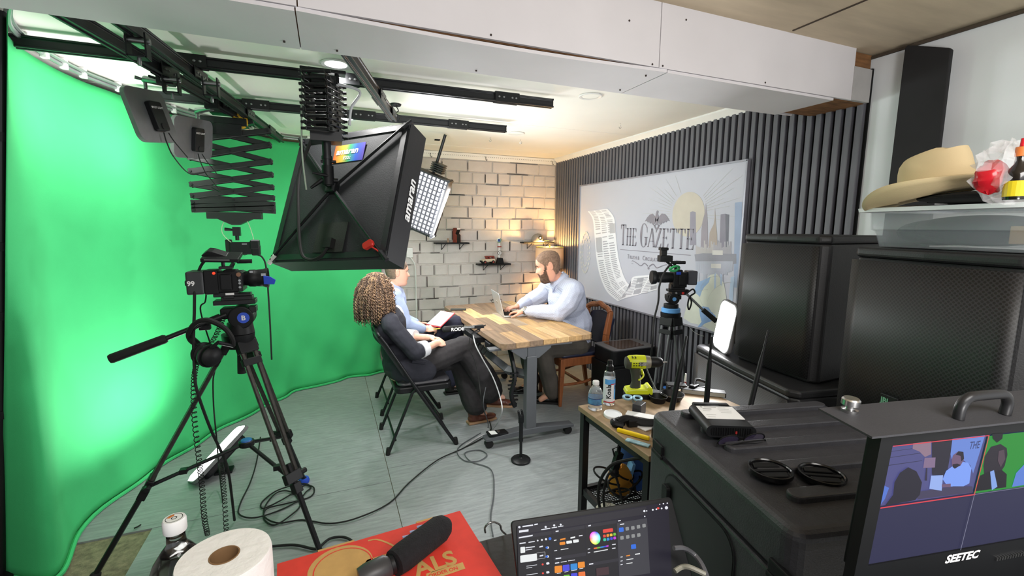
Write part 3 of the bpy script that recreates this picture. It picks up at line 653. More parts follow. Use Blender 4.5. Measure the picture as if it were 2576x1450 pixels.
# paper scroll: ribbon outer/inner edges
outer = smooth_path([Vector((*ZS(*p), 0)) for p in ((125, 425), (165, 490), (182, 640), (195, 800), (225, 950), (280, 1075), (370, 1155))], 6)
inner = smooth_path([Vector((*ZS(*p), 0)) for p in ((285, 405), (340, 480), (352, 610), (372, 780), (400, 900), (435, 985), (472, 1035))], 6)
PAP = mat('print_paper', '#cfcfd2', .75, var=.03, emit=.11); INK = mat('print_ink', '#a0a0a6', .75)
lay[0] += .0001
def ribbon(o_, i_, name, rows, ink):
    q = M(); n = len(o_)
    q.grid([[(p.x, p.y, lay[0]) for p in o_], [(p.x, p.y, lay[0]) for p in i_]]); q.obj(name, PAP, t, join=True)
    q = M(); rr = random.Random(8)
    for k in range(rows):
        f = (k + .5) / rows * (n - 1.02); j = int(f); f -= j; a = o_[j].lerp(o_[j + 1], f); b = i_[j].lerp(i_[j + 1], f)
        f2 = min(n - 1.001, (k + .95) / rows * (n - 1.02)); j2 = int(f2); f2 -= j2; a2 = o_[j2].lerp(o_[min(n - 1, j2 + 1)], f2); b2 = i_[j2].lerp(i_[min(n - 1, j2 + 1)], f2)
        for c0, c1 in ((.08, .34), (.38, .63), (.67, .92)):
            if rr.random() < .12: continue
            c1 -= rr.random() * .05
            q.flat([(a.lerp(b, c).x, a.lerp(b, c).y) for c in (c0, c1)] + [(a2.lerp(b2, c).x, a2.lerp(b2, c).y) for c in (c1, c0)], lay[0] + .0001)
    o = q.obj('text_rows', INK, t, join=True); o['kind'] = 'stuff'
ribbon(outer, inner, 'paper_scroll', 52, INK)
lay[0] += .0002
o2 = smooth_path([Vector((*ZS(*p), 0)) for p in ((370, 1155), (430, 1130), (560, 1095), (690, 1060))], 6); i2 = smooth_path([Vector((*ZS(*p), 0)) for p in ((472, 1035), (490, 960), (590, 945), (692, 940))], 6)
ribbon(o2, i2, 'paper_scroll_end', 3, INK)
q = M(); lay[0] += .0002
for r in range(11):
    for c in range(3):
        a = ZS(500 + 64 * c - r * 7, 975 + r * 13 + c * -6); b = ZS(552 + 64 * c - r * 7, 970 + r * 13 + c * -6); q.flat([(a[0], a[1]), (b[0], b[1]), (b[0], b[1] + .006), (a[0], a[1] + .006)], lay[0])
o = q.obj('text_rows', INK, t, join=True); o['kind'] = 'stuff'
pr('paper_picture', '#a7a7ac', [zp((190, 640), (240, 635), (244, 750), (198, 755))], .03); pr('paper_picture', '#a7a7ac', [zp((300, 525), (345, 522), (348, 600), (305, 605))], .03)
# faint machine wheel
q = M(); lay[0] += .0001; c = ZS(105, 760)
for k in range(22):
    a = 2 * PI * k / 22; q.flat(circ(.016, 8, c[0] + .17 * math.cos(a) * .55, c[1] + .22 * math.sin(a)), lay[0]); q.flat(circ(.011, 8, c[0] + .11 * math.cos(a) * .55, c[1] + .15 * math.sin(a)), lay[0])
o = q.obj('faint_cogwheel', mat('print_cog', '#bcbbb9', .75, emit=.05), t, join=True); o['kind'] = 'stuff'
# lettering: slim roman capitals
def stroke_letter(ch, w):
    S = .21 * w; th = .035; sf = .07 * w / .5; R = []
    def rect(x0, y0, x1, y1): R.append([(x0, y0), (x1, y0), (x1, y1), (x0, y1)])
    def stem(x, y0=0, y1=1, s=True):
        rect(x, y0, x + S, y1)
        if s:
            for y, d in ((y0, 1), (y1, -1)): R.append([(x - sf, y), (x + S + sf, y), (x + S, y + d * .05), (x, y + d * .05)])
    if ch == 'T':
        stem(w / 2 - S / 2); rect(.02, 1 - th, w - .02, 1)
        R.append([(.02, 1), (.02, .76), (.05, .80), (.10, 1 - th)]); R.append([(w - .02, 1), (w - .10, 1 - th), (w - .05, .80), (w - .02, .76)])
    elif ch == 'H':
        stem(.06); stem(w - .06 - S); rect(.06, .5, w - .06, .5 + th)
    elif ch == 'E':
        stem(.06); rect(.06, 1 - th, w - .06, 1); rect(.06, 0, w - .03, th); rect(.06, .5, w * .72, .5 + th)
        R.append([(w - .06, 1), (w - .13, 1 - th), (w - .08, .80), (w - .06, .78)]); R.append([(w - .03, 0), (w, .24), (w - .04, .22), (w - .12, th)]); R.append([(w * .72, .40), (w * .72, .65), (w * .64, .54), (w * .64, .5)])
    elif ch == 'A':
        R.append([(w * .5 - .03, 1), (w * .5 + .03, 1), (w * .10, 0), (w * .10 - .045, 0)]); R.append([(w * .5 - .04, 1), (w * .5 + .05, 1), (w * .95, 0), (w * .95 - S, 0)]); rect(w * .22, .3, w * .75, .3 + th)
        R.append([(w * .1 - .11, 0), (w * .1 + .07, 0), (w * .1, .04), (w * .1 - .04, .04)]); R.append([(w * .95 - S - .06, 0), (w * .95 + .06, 0), (w * .95, .04), (w * .95 - S, .04)])
    elif ch == 'Z':
        R.append([(.02, 0), (.02 + S * 1.1, 0), (w - .03, 1), (w - .03 - S * 1.1, 1)]); rect(.05, 1 - th, w - .03, 1); rect(.02, 0, w - .03, th); R.append([(.05, 1), (.05, .76), (.08, .8), (.14, 1 - th)]); R.append([(w - .03, 0), (w - .01, .24), (w - .05, .2), (w - .12, th)])
    elif ch == 'G':
        N = 26; a0, a1 = math.radians(42), math.radians(318); P = []
        for k in range(N): a = a0 + (a1 - a0) * k / (N - 1); P.append((w * .5 + w * .46 * math.cos(a), .5 + .52 * math.sin(a)))
        Q = []
        for k in range(N): a = a0 + (a1 - a0) * k / (N - 1); b = .035 + (S - .02) * max(0, -math.cos(a)) ** 1.3; Q.append((w * .5 + (w * .46 - b) * math.cos(a) + 0, .5 + (.52 - .035) * math.sin(a)))
        for k in range(N - 1): R.append([P[k], P[k + 1], Q[k + 1], Q[k]])
        rect(w * .70, .10, w * .70 + S, .42); rect(w * .58, .40, w * .95 + .04, .44); R.append([(w * .84, .85), (w * .88, .62), (w * .92, .62), (w * .90, .88)])
    return R
q = M(); lay[0] += .0001
x = .796
for ch, w, h, y, adv in (('T', .085, .198, .602, .088), ('H', .082, .163, .602, .087), ('E', .068, .163, .602, .112), ('G', .11, .21, .598, .112), ('A', .10, .164, .602, .092), ('Z', .084, .164, .602, .088), ('E', .080, .164, .602, .088), ('T', .088, .164, .602, .092), ('T', .088, .164, .602, .094), ('E', .085, .164, .602, .1)):
    f = 1
    for R in stroke_letter(ch, w / .17 * 1.0): q.flat([(x + a / (w / .17) * w * 1.02, y + b * h) for a, b in R], lay[0])
    x += adv * 1.03
lay[0] += .0001
q.flat([(.799, .556), (1.738, .556), (1.738, .561), (.799, .561)], lay[0])
text(q, 'T', .06, T(.918, .478, lay[0]), sx=.8); text(q, 'RUTH & ', .046, T(.952, .478, lay[0]), sx=.9); text(q, 'C', .06, T(1.145, .478, lay[0]), sx=.8); text(q, 'IRCULATION SINCE 1890', .046, T(1.182, .478, lay[0]), sx=.88)
fl = []
for s in (-1, 1):
    cx = 1.235
    pts = smooth_path([(cx + s * .01, .43, 0), (cx + s * .06, .452, 0), (cx + s * .11, .425, 0), (cx + s * .17, .445, 0), (cx + s * .235, .462, 0), (cx + s * .245, .435, 0), (cx + s * .22, .437, 0)], 6)
    for k, (a, b) in enumerate(zip(pts, pts[1:])):
        wv = .0045 * (1 - k / len(pts)) + .0012; q.flat([(a.x, a.y - wv), (b.x, b.y - wv), (b.x, b.y + wv), (a.x, a.y + wv)][::1 if s > 0 else -1], lay[0])
q.flat(circ(.012, 10, 1.235, .412), lay[0])
# eagle
ec = (1.316, .84)
for s in (-1, 1):
    wing = [(0.0, -.02), (.03, .012), (.06, .035), (.095, .03), (.13, .005), (.16, -.03), (.13, -.026), (.12, -.04), (.098, -.034), (.088, -.05), (.068, -.042), (.055, -.06), (.03, -.05)]
    q.flat([(ec[0] + s * a, ec[1] + b + .018) for a, b in wing][::s], lay[0])
q.flat([(ec[0] + a, ec[1] + b) for a, b in ((-.022, .03), (-.012, .07), (.0, .082), (.016, .07), (.008, .055), (.024, .02), (.016, -.03), (.03, -.055), (.0, -.04), (-.03, -.055), (-.016, -.03))], lay[0])
q.flat([(ec[0] + a, ec[1] + b) for a, b in ((-.05, -.035), (-.02, -.05), (0, -.075), (.02, -.05), (.05, -.035), (.03, -.06), (0, -.095), (-.03, -.06))], lay[0])
q.obj('title_lettering', mat('print_title', '#7f7b84', .75, var=.08, emit=.05), t, join=True)

# ================================================================ projector on its cabinet
t = thing('projector', 'low black box projector with a brown glass window under the screen', 'projector', (2.40, 3.25, .44))
q = M(); q.prism(rrect(.46, .32, .05, 5), 0, .125); q.obj('housing', BLK, t, bevel=.006)
q = M(); q.prism(rrect(.45, .31, .05, 5), .125, .132); q.obj('top_cover', mat('grey_top_cover', '#5d5d60', .5, bump=.1, bscale=300), t)
q = M(); q.prism([(-.15, -.10), (-.12, -.13), (.14, -.09), (.14, .12), (-.12, .13), (-.15, .11)], .132, .135); q.obj('lens_window', mat('brown_glass', '#4a3a30', .12, coat=.5), t)
t = thing('media_cabinet', 'low black cabinet standing under the projector', 'cabinet', (2.40, 3.235, 0))
q = M(); q.box((0, 0, .22), (.48, .34, .438)); q.obj('carcass', BLK, t, bevel=.005)
for k in (-1, 1): q = M(); q.box((k * .12, -.174, .22), (.225, .012, .4)); q.obj('door', mat('black_door', '#1d1d1f', .5), t, bevel=.003)

# ================================================================ table
tt = thing('work_table', 'height-adjustable table with a patchwork wood top and grey steel legs', 'table', (1.45, 3.7, 0))
NL, NR, FL = Vector((1.081, 2.85)), Vector((1.862, 2.909)), Vector((1.065, 4.50)); FR_ = NR + (FL - NL)
def TB(u, v): return NL.lerp(NR, u).lerp(FL.lerp(FR_, u), v) - Vector((1.45, 3.7))
woods = [mat('plank_' + n, c, .45, var=.28, scale=3, stretch=(14, 1.2, 14), bump=.15, bscale=30) for n, c in (('honey', '#b39061'), ('brown', '#8a7058'), ('grey', '#94836f'), ('pale', '#c3a272'), ('dark', '#7b6652'), ('tan', '#9f825f'))]
rw = random.Random(11); ns = 7
for i in range(ns):
    u0, u1 = i / ns + .0015, (i + 1) / ns - .0015; v = 0; first = True
    cuts = [0]
    while cuts[-1] < 1: cuts.append(min(1, cuts[-1] + rw.uniform(.25, .5) * (rw.uniform(.4, 1) if first else 1))); first = False
    if len(cuts) > 2 and cuts[-1] - cuts[-2] < .08: cuts.pop(-2)
    prev = -1
    for a, b in zip(cuts, cuts[1:]):
        a += .001; b -= .001; P = [TB(u0, a), TB(u1, a), TB(u1, b), TB(u0, b)]
        if a < .01 and i == 0: P = [TB(.05, a), TB(u1, a), TB(u1, b), TB(u0, b), TB(u0, .025)]
        if a < .01 and i == ns - 1: P = [TB(u0, a), TB(.955, a), TB(u1, .022), TB(u1, b), TB(u0, b)]
        if b > .99 and i == 0: P = [TB(u0, a), TB(u1, a), TB(u1, b), TB(.05, b), TB(u0, .975)]
        k = rw.randrange(6)
        while k == prev: k = rw.randrange(6)
        prev = k
        q = M(); q.prism([(p.x, p.y) for p in P], .752, .79 - rw.uniform(0, .0012)); q.obj('plank', woods[k], tt, bevel=.0012, seg=1)
q = M(); P = [TB(.015, .01), TB(.985, .01), TB(.985, .99), TB(.015, .99)]; q.prism([(p.x, p.y) for p in P], .742, .753); q.obj('underside', woods[4], tt)
GRY = mat('grey_powder_steel', '#5b5e62', .5, .2, var=.06, bump=.08, bscale=300)
def leg_at(c, name='leg'):
    q = M(); q.box((c.x, c.y, .36), (.082, .062, .60)); q.box((c.x, c.y, .66), (.068, .05, .14)); o = q.obj(name, GRY, tt, bevel=.004)
    q = M(); q.box((c.x, c.y, .735), (.66, .07, .016)); q.prism([(-.16, 0), (.16, 0), (.16, -.02), (.06, -.09), (-.06, -.09), (-.16, -.02)], -.02, .02, T(c.x, c.y, .728) @ RX(90)); q.obj('top_bracket', GRY, tt, bevel=.003)
    q = M(); q.prism([(-.36, 0), (.36, 0), (.36, .02), (.06, .045), (-.06, .045), (-.36, .02)], -.04, .04, T(c.x, c.y, .062) @ RX(90)); q.obj('foot', GRY, tt, bevel=.003)
    for s in (-1, 1):
        q = M(); q.cyl((c.x + s * .325, c.y - .02, .03), (c.x + s * .325, c.y + .02, .03), .03, n=18); q.box((c.x + s * .325, c.y, .055), (.04, .05, .02)); q.obj('caster', BLKR, tt, True)
c0 = Vector((1.318 - 1.45 + .03, 2.955 - 3.7)); leg_at(c0); c1 = Vector((c0.x, 4.33 - 3.7)); leg_at(c1)
q = M(); zz = .50; q.tube([(c0.x, c0.y + .02, zz), (c0.x - .11, c0.y + .16, zz + .01), (c1.x - .11, c1.y - .16, zz + .01), (c1.x, c1.y - .02, zz)], .04, 4); q.obj('stretcher', GRY, tt, bevel=.004)
q = M(); q.box((c0.x - .26, c0.y + .55, .715), (.1, .4, .045)); q.box((c0.x - .24, c0.y + .2, .71), (.06, .12, .05)); q.obj('control_box', BLK, tt, bevel=.005)
q = M()
for k in range(3): q.tube(smooth_path([(c0.x - .28, c0.y + .15 + .1 * k, .70), (c0.x - .3, c0.y + .25 + .1 * k, .62 - .02 * k), (c0.x - .26, c0.y + .4 + .1 * k, .69)], 6), .005, 6)
q.obj('cable', BLKR, tt, True)
q = M(); q.tube(smooth_path([(c0.x - .12, c0.y + .12, .70), (c0.x - .10, c0.y + .06, .5), (c0.x - .13, c0.y + .05, .36), (c0.x - .10, c0.y + .05, .26)], 6), .018, 6)
for k in range(9): q.box((c0.x - .115 + .01 * math.sin(k), c0.y + .055, .28 + .03 * k), (.06, .02, .008))
q.obj('cable_chain', BLK, tt)

# ================================================================ chairs
def bar_round(pts, r, name, mt, par): q = M(); q.tube(pts, r, 10); return q.obj(name, mt, par, True)
def folding_chair(label, loc, rot):
    t = thing('folding_chair', label, 'chair', loc, (0, 0, rot), 'black folding chairs left of the table')
    VN = mat('black_vinyl_pad', '#3a3a3e', .35, var=.08, scale=6, bump=.12, bscale=25)
    for s in (-1, 1):
        y = s * .235
        bar_round([(.25, y, .0), (-.02, y, .44), (-.23, y, .80), (-.27, y, .86)], .0125, 'leg', BLKM, t)
        bar_round([(-.24, y * .93, .0), (-.06, y * .93, .43), (-.02, y * .93, .47)], .0115, 'leg', BLKM, t)
        for px, pz in ((.25, 0), (-.24, 0)):
            q = M(); q.cyl((px * 1.0, y * (1 if px > 0 else .93), 0), (px * .97, y * (1 if px > 0 else .93), .05), .0165); q.obj('rubber_foot', BLKR, t, True)
    bar_round(smooth_path([(-.27, -.235, .86), (-.285, -.2, .885), (-.288, 0, .89), (-.285, .2, .885), (-.27, .235, .86)], 5), .0125, 'top_rail', BLKM, t)
    bar_round([(-.185, -.22, .1), (-.185, .22, .1)], .008, 'rear_crossbar', BLKM, t); bar_round([(.185, -.235, .11), (.185, .235, .11)], .008, 'front_crossbar', BLKM, t)
    q = M(); q.prism(rrect(.41, .42, .05, 5, .03), .425, .47); q.obj('seat_pan', BLKM, t, bevel=.008)
    q = M(); q.prism(rrect(.38, .39, .05, 5, .035), .47, .495); q.obj('seat_pad', VN, t, True, bevel=.014, seg=3)
    q = M(); P = []
    for j in range(9):
        f = j / 8; z = .56 + .30 * f; x = -.085 - (.80 - .44) / 1 * 0 - (.175) * (f) - .03; P.append([(x - .02 * math.cos((k / 8 - .5) * 2.2) + .02, -.215 + .43 * k / 8, z) for k in range(9)])
    q.grid(P); q.obj('backrest', VN, t, True, solid=.03)
    return t
fc = folding_chair('black padded folding chair the curly haired woman sits on', (.565, 3.325, 0), 0)
f2 = copy_tree(fc, (.60, 4.03, 0), (0, 0, 0), 'black padded folding chair behind the woman, under the man with the notebook')
OAK = mat('reddish_oak', '#8a5230', .4, var=.3, scale=4, stretch=(9, 9, 1.2), coat=.2); NAVY = mat('navy_leather', '#23283f', .4, var=.15, bump=.1, bscale=80)
t = thing('wooden_chair', 'brown wooden chair with navy leather seat and studded back behind the table', 'chair', (2.08, 3.64, 0))
def taper_leg(pts, w0, w1, name):
    q = M()
    for (a, b), (wa, wb) in zip(zip(pts, pts[1:]), zip(w0, w0[1:])):
        mx = frame(a, b, (1, 0, 0)); L = (Vector(b) - Vector(a)).length
        q.lathe([(wa, 0), (wb, L)], mx @ RZ(45), 4)
    return q.obj(name, OAK, t, bevel=.004)
for s in (-1, 1):
    taper_leg([(-.215, s * .20, 0), (-.21, s * .205, .28), (-.205, s * .205, .44)], [.018, .03, .034], 0, 'leg')
    taper_leg([(.30, s * .195, 0), (.235, s * .195, .40), (.25, s * .20, .62), (.295, s * .19, .83)], [.02, .034, .033, .028], 0, 'leg')
    q = M(); q.bar((-.2, s * .205, .405), (.235, s * .2, .405), .028, .075); q.obj('seat_rail', OAK, t, bevel=.005)
    q = M(); q.tube(smooth_path([(-.205, s * .205, .20), (.02, s * .2, .20), (.22, s * .195, .25)], 6), .013, 8); q.obj('side_stretcher', OAK, t, True)
q = M(); q.bar((-.21, -.2, .405), (-.21, .2, .405), .028, .075); q.obj('seat_rail', OAK, t, bevel=.005)
q = M(); q.bar((.0, -.2, .2), (.0, .2, .2), .022, .022); q.obj('cross_stretcher', OAK, t, bevel=.004)
q = M(); q.prism(rrect(.44, .42, .04, 5, .01), .44, .475); q.obj('seat_pad', NAVY, t, True, bevel=.016, seg=3)
P = [(-.185, .52), (-.19, .79), (-.15, .815), (-.08, .83), (0, .84), (.08, .83), (.15, .815), (.19, .79), (.185, .52)]
q = M(); q.prism(P, -.018, .018, T(.13, 0, 0) @ RY(15) @ Matrix(((0, 0, 1, 0), (1, 0, 0, 0), (0, 1, 0, 0), (0, 0, 0, 1)))); q.obj('back_pad', NAVY, t, bevel=.01)
q = M(); q.tube(smooth_path([(.29, -.195, .82), (.30, -.14, .85), (.305, -.06, .862), (.308, 0, .88), (.305, .06, .862), (.30, .14, .85), (.29, .195, .82)], 6), .026, 8); q.obj('crest_rail', OAK, t, True)
q = M(); st = mat('brass_stud', '#9a7a4a', .3, .9)
for s in (-1, 1):
    for k in range(17): q.ell((.13 + .26 * (.55 + k * .0155) - .02, s * .178, (.55 + k * .0155) * .97), .005, n=6, m=4)
o = q.obj('stud', st, t, join=True); o['kind'] = 'stuff'

# ================================================================ on and around the table
SILV = mat('silver_aluminium', '#cfd2d4', .32, .8, var=.03)
l0 = Vector((1.434, 3.726)); l1 = Vector((1.65, 3.70)); ax = (l1 - l0).normalized(); ay = Vector((-ax.y, ax.x))
t = thing('laptop', 'open silver laptop the bearded man is typing on', 'laptop', (l0.x, l0.y, .791)); ang = math.degrees(math.atan2(ax.y, ax.x)); t.rotation_euler = (0, 0, math.radians(ang))
q = M(); q.prism(rrect(.22, .31, .012, 4, .11, .155), 0, .014); q.obj('base', SILV, t, bevel=.003)
q = M(); q.prism(rrect(.115, .275, .006, 3, .075, .155), .014, .0155); kb = q.obj('keyboard', BLK, t)
q = M()
for r in range(5):
    for k in range(14): q.box((.028 + r * .0215, .03 + k * .0192, .0165), (.018, .016, .002))
o = q.obj('keys', BLKR, kb, join=True); o['kind'] = 'stuff'
q = M(); q.prism(rrect(.07, .11, .005, 3, .172, .155), .014, .0146); q.obj('trackpad', CHROME, t)
lm = T(.004, 0, .012) @ RY(-14) @ Matrix(((0, 0, 1, 0), (1, 0, 0, 0), (0, 1, 0, 0), (0, 0, 0, 1)))
q = M(); q.prism(rrect(.31, .212, .01, 4, .155, .106), -.006, 0, lm); q.obj('lid', SILV, t, bevel=.002)
q = M(); q.prism(rrect(.30, .20, .006, 4, .155, .106), 0, .0012, lm); q.obj('screen', mat('dark_screen', '#15161a', .2), t)
q = M(); q.prism(circ(.016, 14, .155, .11), -.0068, -.006, lm); q.obj('lid_badge', STEEL, t)
t = thing('smartphone', 'black phone lying on the far corner of the wood table', 'phone', (1.15, 4.23, .7905), (0, 0, -18)); q = M(); q.prism(rrect(.15, .075, .01, 4), 0, .009); q.obj('case', BLK, t, bevel=.002); q = M(); q.prism(rrect(.142, .067, .008, 4), .009, .0096); q.obj('screen', mat('green_black_glass', '#1f2b26', .1), t)
p = at(1245, 758, z=.80); t = thing('eyeglasses', 'dark folded glasses behind the silver laptop on the table', 'glasses', (p.x, p.y - .05, .80)); q = M()
for s in (-1, 1): q.tube([(s * .033 + .026 * math.cos(a), 0.0, .012 + .018 * math.sin(a)) for a in [2 * PI * k / 14 for k in range(14)]], .002, 6, closed=True); q.tube([(s * .058, 0, .02), (s * .06, .05, .015), (-s * .03, .07, .008)], .002, 6)
q.tube([(-.008, 0, .02), (.008, 0, .02)], .002, 6); q.obj('frame', BLK, t, True, join=True); q = M()
# things on the table foot
f = Vector((1.45 + c0.x - .28, 3.7 + c0.y))
t = thing('smartphone', 'black phone with a white label lying on the near table foot', 'phone', (f.x + .02, f.y, .0975), (0, 4, 4)); q = M(); q.prism(rrect(.155, .078, .01, 4), 0, .009); q.obj('case', BLK, t, bevel=.002)
q = M(); q.prism(rrect(.05, .06, .004, 3, -.035), .009, .0098); q.obj('white_label', WHITEP, t); q = M(); q.lathe([(0, .009), (.014, .009), (.014, .0125), (0, .0125)], T(.012, .01, 0), 16); q.obj('round_badge', STEEL, t, True)
# desk stand
p = at(1310, 1160, z=0.0); t = thing('microphone_stand', 'small black desk stand with a heavy round base on the floor', 'stand', (p.x, p.y, 0.0))
q = M(); q.lathe([(0, 0), (.067, 0), (.068, .012), (.06, .02), (.016, .024), (.012, .03), (0, .03)], None, 28); q.obj('base', BLKM, t, True)
q = M(); q.cyl((0, 0, .02), (0, 0, .15), .010); q.cyl((0, 0, .15), (0, 0, .28), .014); q.cyl((0, 0, .145), (0, 0, .165), .016); q.obj('pole', BLKM, t, True)
q = M(); q.box((0, 0, .30), (.035, .022, .05), RZ(20)); q.prism([(-.018, 0), (-.018, .05), (-.006, .05), (-.006, .015), (.006, .015), (.006, .05), (.018, .05), (.018, 0)], -.01, .01, T(-.0, 0, .318) @ RX(90) @ RZ(12)); q.obj('clip', BLK, t, bevel=.003)
# shotgun microphone clamped under the table edge
p0 = at(1120, 829, y=2.95); p1 = at(1165, 832, y=2.98); t = thing('shotgun_microphone', 'black foam covered microphone clamped to the near edge of the wood table', 'microphone', p0); d = Vector((.17, .02, -.004))
q = M(); q.cyl((0, 0, 0), d * .75, .021, n=16); q.ell((0, 0, 0), .021); q.obj('foam_windshield', BLKR, t, True); q = M(); q.cyl(d * .75, d * 1.35, .0105); q.obj('body', CHROME, t, True)
q = M(); q.tube(smooth_path([d * 1.3, d * 1.5 + Vector((0, 0, -.03)), d * 1.1 + Vector((0, 0, -.05)), d * 1.7 + Vector((.02, .03, -.0))], 5), .005, 6); q.box(tuple(d * 1.45), (.07, .03, .02)); q.obj('clamp_arm', BLKM, t)
q = M(); text(q, 'RODE', .03, T(.035, -.0218, -.011) @ RX(90), bold=.001, sx=1.15); q.obj('lettering', SIG, t)

# ================================================================ shelves on the brick wall, lamp
def wall_shelf(label, a, b, z):
    t = thing('wall_shelf', label, 'shelf', ((a + b) / 2, 5.19, z), group='black shelves on the brick wall'); w = b - a
    q = M(); q.box((0, -.06, 0), (w, .12, .018)); q.obj('board', BLK, t, bevel=.002)
    for s in (-1, 1): q = M(); x = s * w * .27; q.tube([(x, -.005, -.005), (x, -.005, -.075), (x + .03, -.09, -.009)], .004, 6); q.obj('bracket', BLKM, t, True)
wall_shelf('black wall shelf with the little arcade cabinet, nearest the lit grid softbox', 1.125, 1.52, 1.405); wall_shelf('lowest black wall shelf with the toy car and the miniature sign', 1.63, 2.04, 1.15); wall_shelf('black wall shelf above the table lamp holding a cap', 2.205, 2.62, 1.405)
t = thing('miniature_arcade', 'tiny black and red arcade cabinet standing on the shelf', 'toy', (1.375, 5.10, 1.415), (0, 0, 28)); RED = mat('printed_red', '#8e3d34', .5, var=.35, scale=18)
q = M(); P = [(-.035, 0), (.035, 0), (.035, .15), (.02, .165), (-.03, .165), (-.035, .145), (-.01, .10), (-.035, .085)]
q.prism(P, -.028, .028, Matrix(((0, 0, 1, 0), (1, 0, 0, 0), (0, 1, 0, 0), (0, 0, 0, 1)))); q.obj('cabinet', BLK, t, bevel=.002)
for s in (-1, 1): q = M(); q.prism(P, s * .0282, s * .0295, Matrix(((0, 0, 1, 0), (1, 0, 0, 0), (0, 1, 0, 0), (0, 0, 0, 1)))); q.obj('side_art', RED, t)
q = M(); q.box((0, -.034, .155), (.05, .004, .016)); q.obj('marquee', WHITEP, t)
t = thing('miniature_figure', 'tiny tan figurine on the shelf beside the arcade cabinet', 'toy', (1.275, 5.11, 1.415)); q = M(); q.lathe([(0, 0), (.012, 0), (.010, .02), (.006, .03)], None, 10); q.ell((0, 0, .037), .011); q.obj('body', mat('tan_resin', '#a98a74', .6), t, True)
t = thing('toy_car', 'red and cream toy off-road car parked on the lowest shelf', 'toy', (1.755, 5.10, 1.16), (0, 0, 8)); CREAM = mat('cream_paint', '#d8c9b0', .4)
q = M(); q.prism([(-.085, .022), (-.08, .05), (-.02, .056), (.0, .056), (.08, .058), (.085, .025)], -.03, .03, RX(90)); q.obj('body', CREAM, t, bevel=.004)
q = M(); q.prism([(-.02, .055), (-.035, .085), (-.03, .092), (.07, .092), (.08, .058), (.062, .058), (.056, .08), (.02, .08), (.018, .058), (.005, .058), (.0, .08), (-.02, .08), (-.008, .056)], -.028, .028, RX(90)); q.obj('roof_frame', RED, t, bevel=.002)
for x in (-.055, .055):
    for y in (-1, 1): q = M(); q.cyl((x, y * .022, .02), (x, y * .038, .02), .02, n=16); wl = q.obj('wheel', BLKR, t, True); q = M(); q.cyl((x, y * .0382, .02), (x, y * .0395, .02), .011, n=12); q.obj('hub', RED, wl, True)
q = M(); q.box((-.09, 0, .03), (.01, .06, .018)); q.obj('bumper', BLK, t, bevel=.002)
t = thing('miniature_sign', 'miniature petrol station sign post on a black stand on the lowest shelf', 'toy', (1.905, 5.10, 1.16))
q = M(); q.prism([(-.045, 0), (.045, 0), (.028, .065), (-.022, .07)], -.03, .03, RX(90)); q.obj('base', BLK, t, bevel=.003)
q = M(); q.box((-.01, 0, .16), (.016, .012, .19)); q.obj('post', WHITEP, t, bevel=.001)
q = M(); q.lathe([(0, -.006), (.03, -.006), (.03, .006), (0, .006)], T(-.012, 0, .275) @ RX(90), 24); sg = q.obj('round_sign', mat('green_white', '#dfe9e0', .4), t, True)
q = M(); q.lathe([(.0, 0), (.019, 0), (.019, .001), (0, .001)], T(-.012, -.0062, .275) @ RX(90), 20); q.obj('blue_disc', mat('sign_blue', '#2a4a8c', .4), sg); q = M(); q.lathe([(.022, 0), (.029, 0), (.029, .001), (.022, .001)], T(-.012, -.0062, .275) @ RX(90), 24, a0=-2.6, a1=1.2, cap=False); q.obj('green_arc', mat('sign_green', '#2f7a4a', .4), sg)
q = M(); q.lathe([(0, -.004), (.026, -.004), (.026, .004), (0, .004)], T(-.006, -.008, .125) @ RX(90), 24); s2_ = q.obj('round_plate', BLK, t, True); q = M(); q.lathe([(0, 0), (.022, 0), (.022, .001), (0, .001)], T(-.006, -.0125, .125) @ RX(90), 20); q.obj('white_disc', WHITEP, s2_); q = M(); q.box((-.005, -.0145, .125), (.018, .001, .009), RY(0)); q.obj('dark_mark', BLK, s2_)
q = M(); q.box((-.008, -.008, .2), (.05, .006, .016)); q.obj('red_sign', RED, t)
t = thing('baseball_cap', 'grey cap with a round badge lit by the table lamp on the shelf', 'cap', (2.40, 5.09, 1.415), (0, 0, 0)); CAPG = mat('grey_cap_cloth', '#8f8a82', .85, bump=.1, bscale=200)
q = M(); q.lathe([(.078, 0), (.08, .02), (.074, .05), (.055, .08), (.03, .095), (.004, .1)], None, 24, False); q.obj('crown', CAPG, t, True, solid=.003)
q = M(); P = []
for j in range(5): P.append([((.07 + .075 * j / 4) * math.cos(a), (.07 + .05 * j / 4) * math.sin(a) * .9, .008 - .012 * (abs(a) ** 2) * 0 + .002 * j) for a in [(-1.15 + 2.3 * k / 12) for k in range(13)]])
q.grid(P); q.v = [RZ(-10) @ v for v in q.v]; q.obj('brim', mat('tan_brim', '#d9b878', .8), t, True, solid=.004)
q = M(); q.prism(circ(.026, 18), .0, .002, T(-.0, -.074, .05) @ RX(77)); bd = q.obj('badge', BLK, t); q = M(); q.prism([(-.014, -.008), (.0, -.012), (.012, -.002), (.004, .012), (-.006, .010)], .002, .0028, T(-.0, -.074, .05) @ RX(77)); q.obj('badge_mark', WHITEP, bd)
q = M(); q.ell((0, 0, .1), (.006, .006, .004), n=8, m=5); q.obj('top_button', CAPG, t)
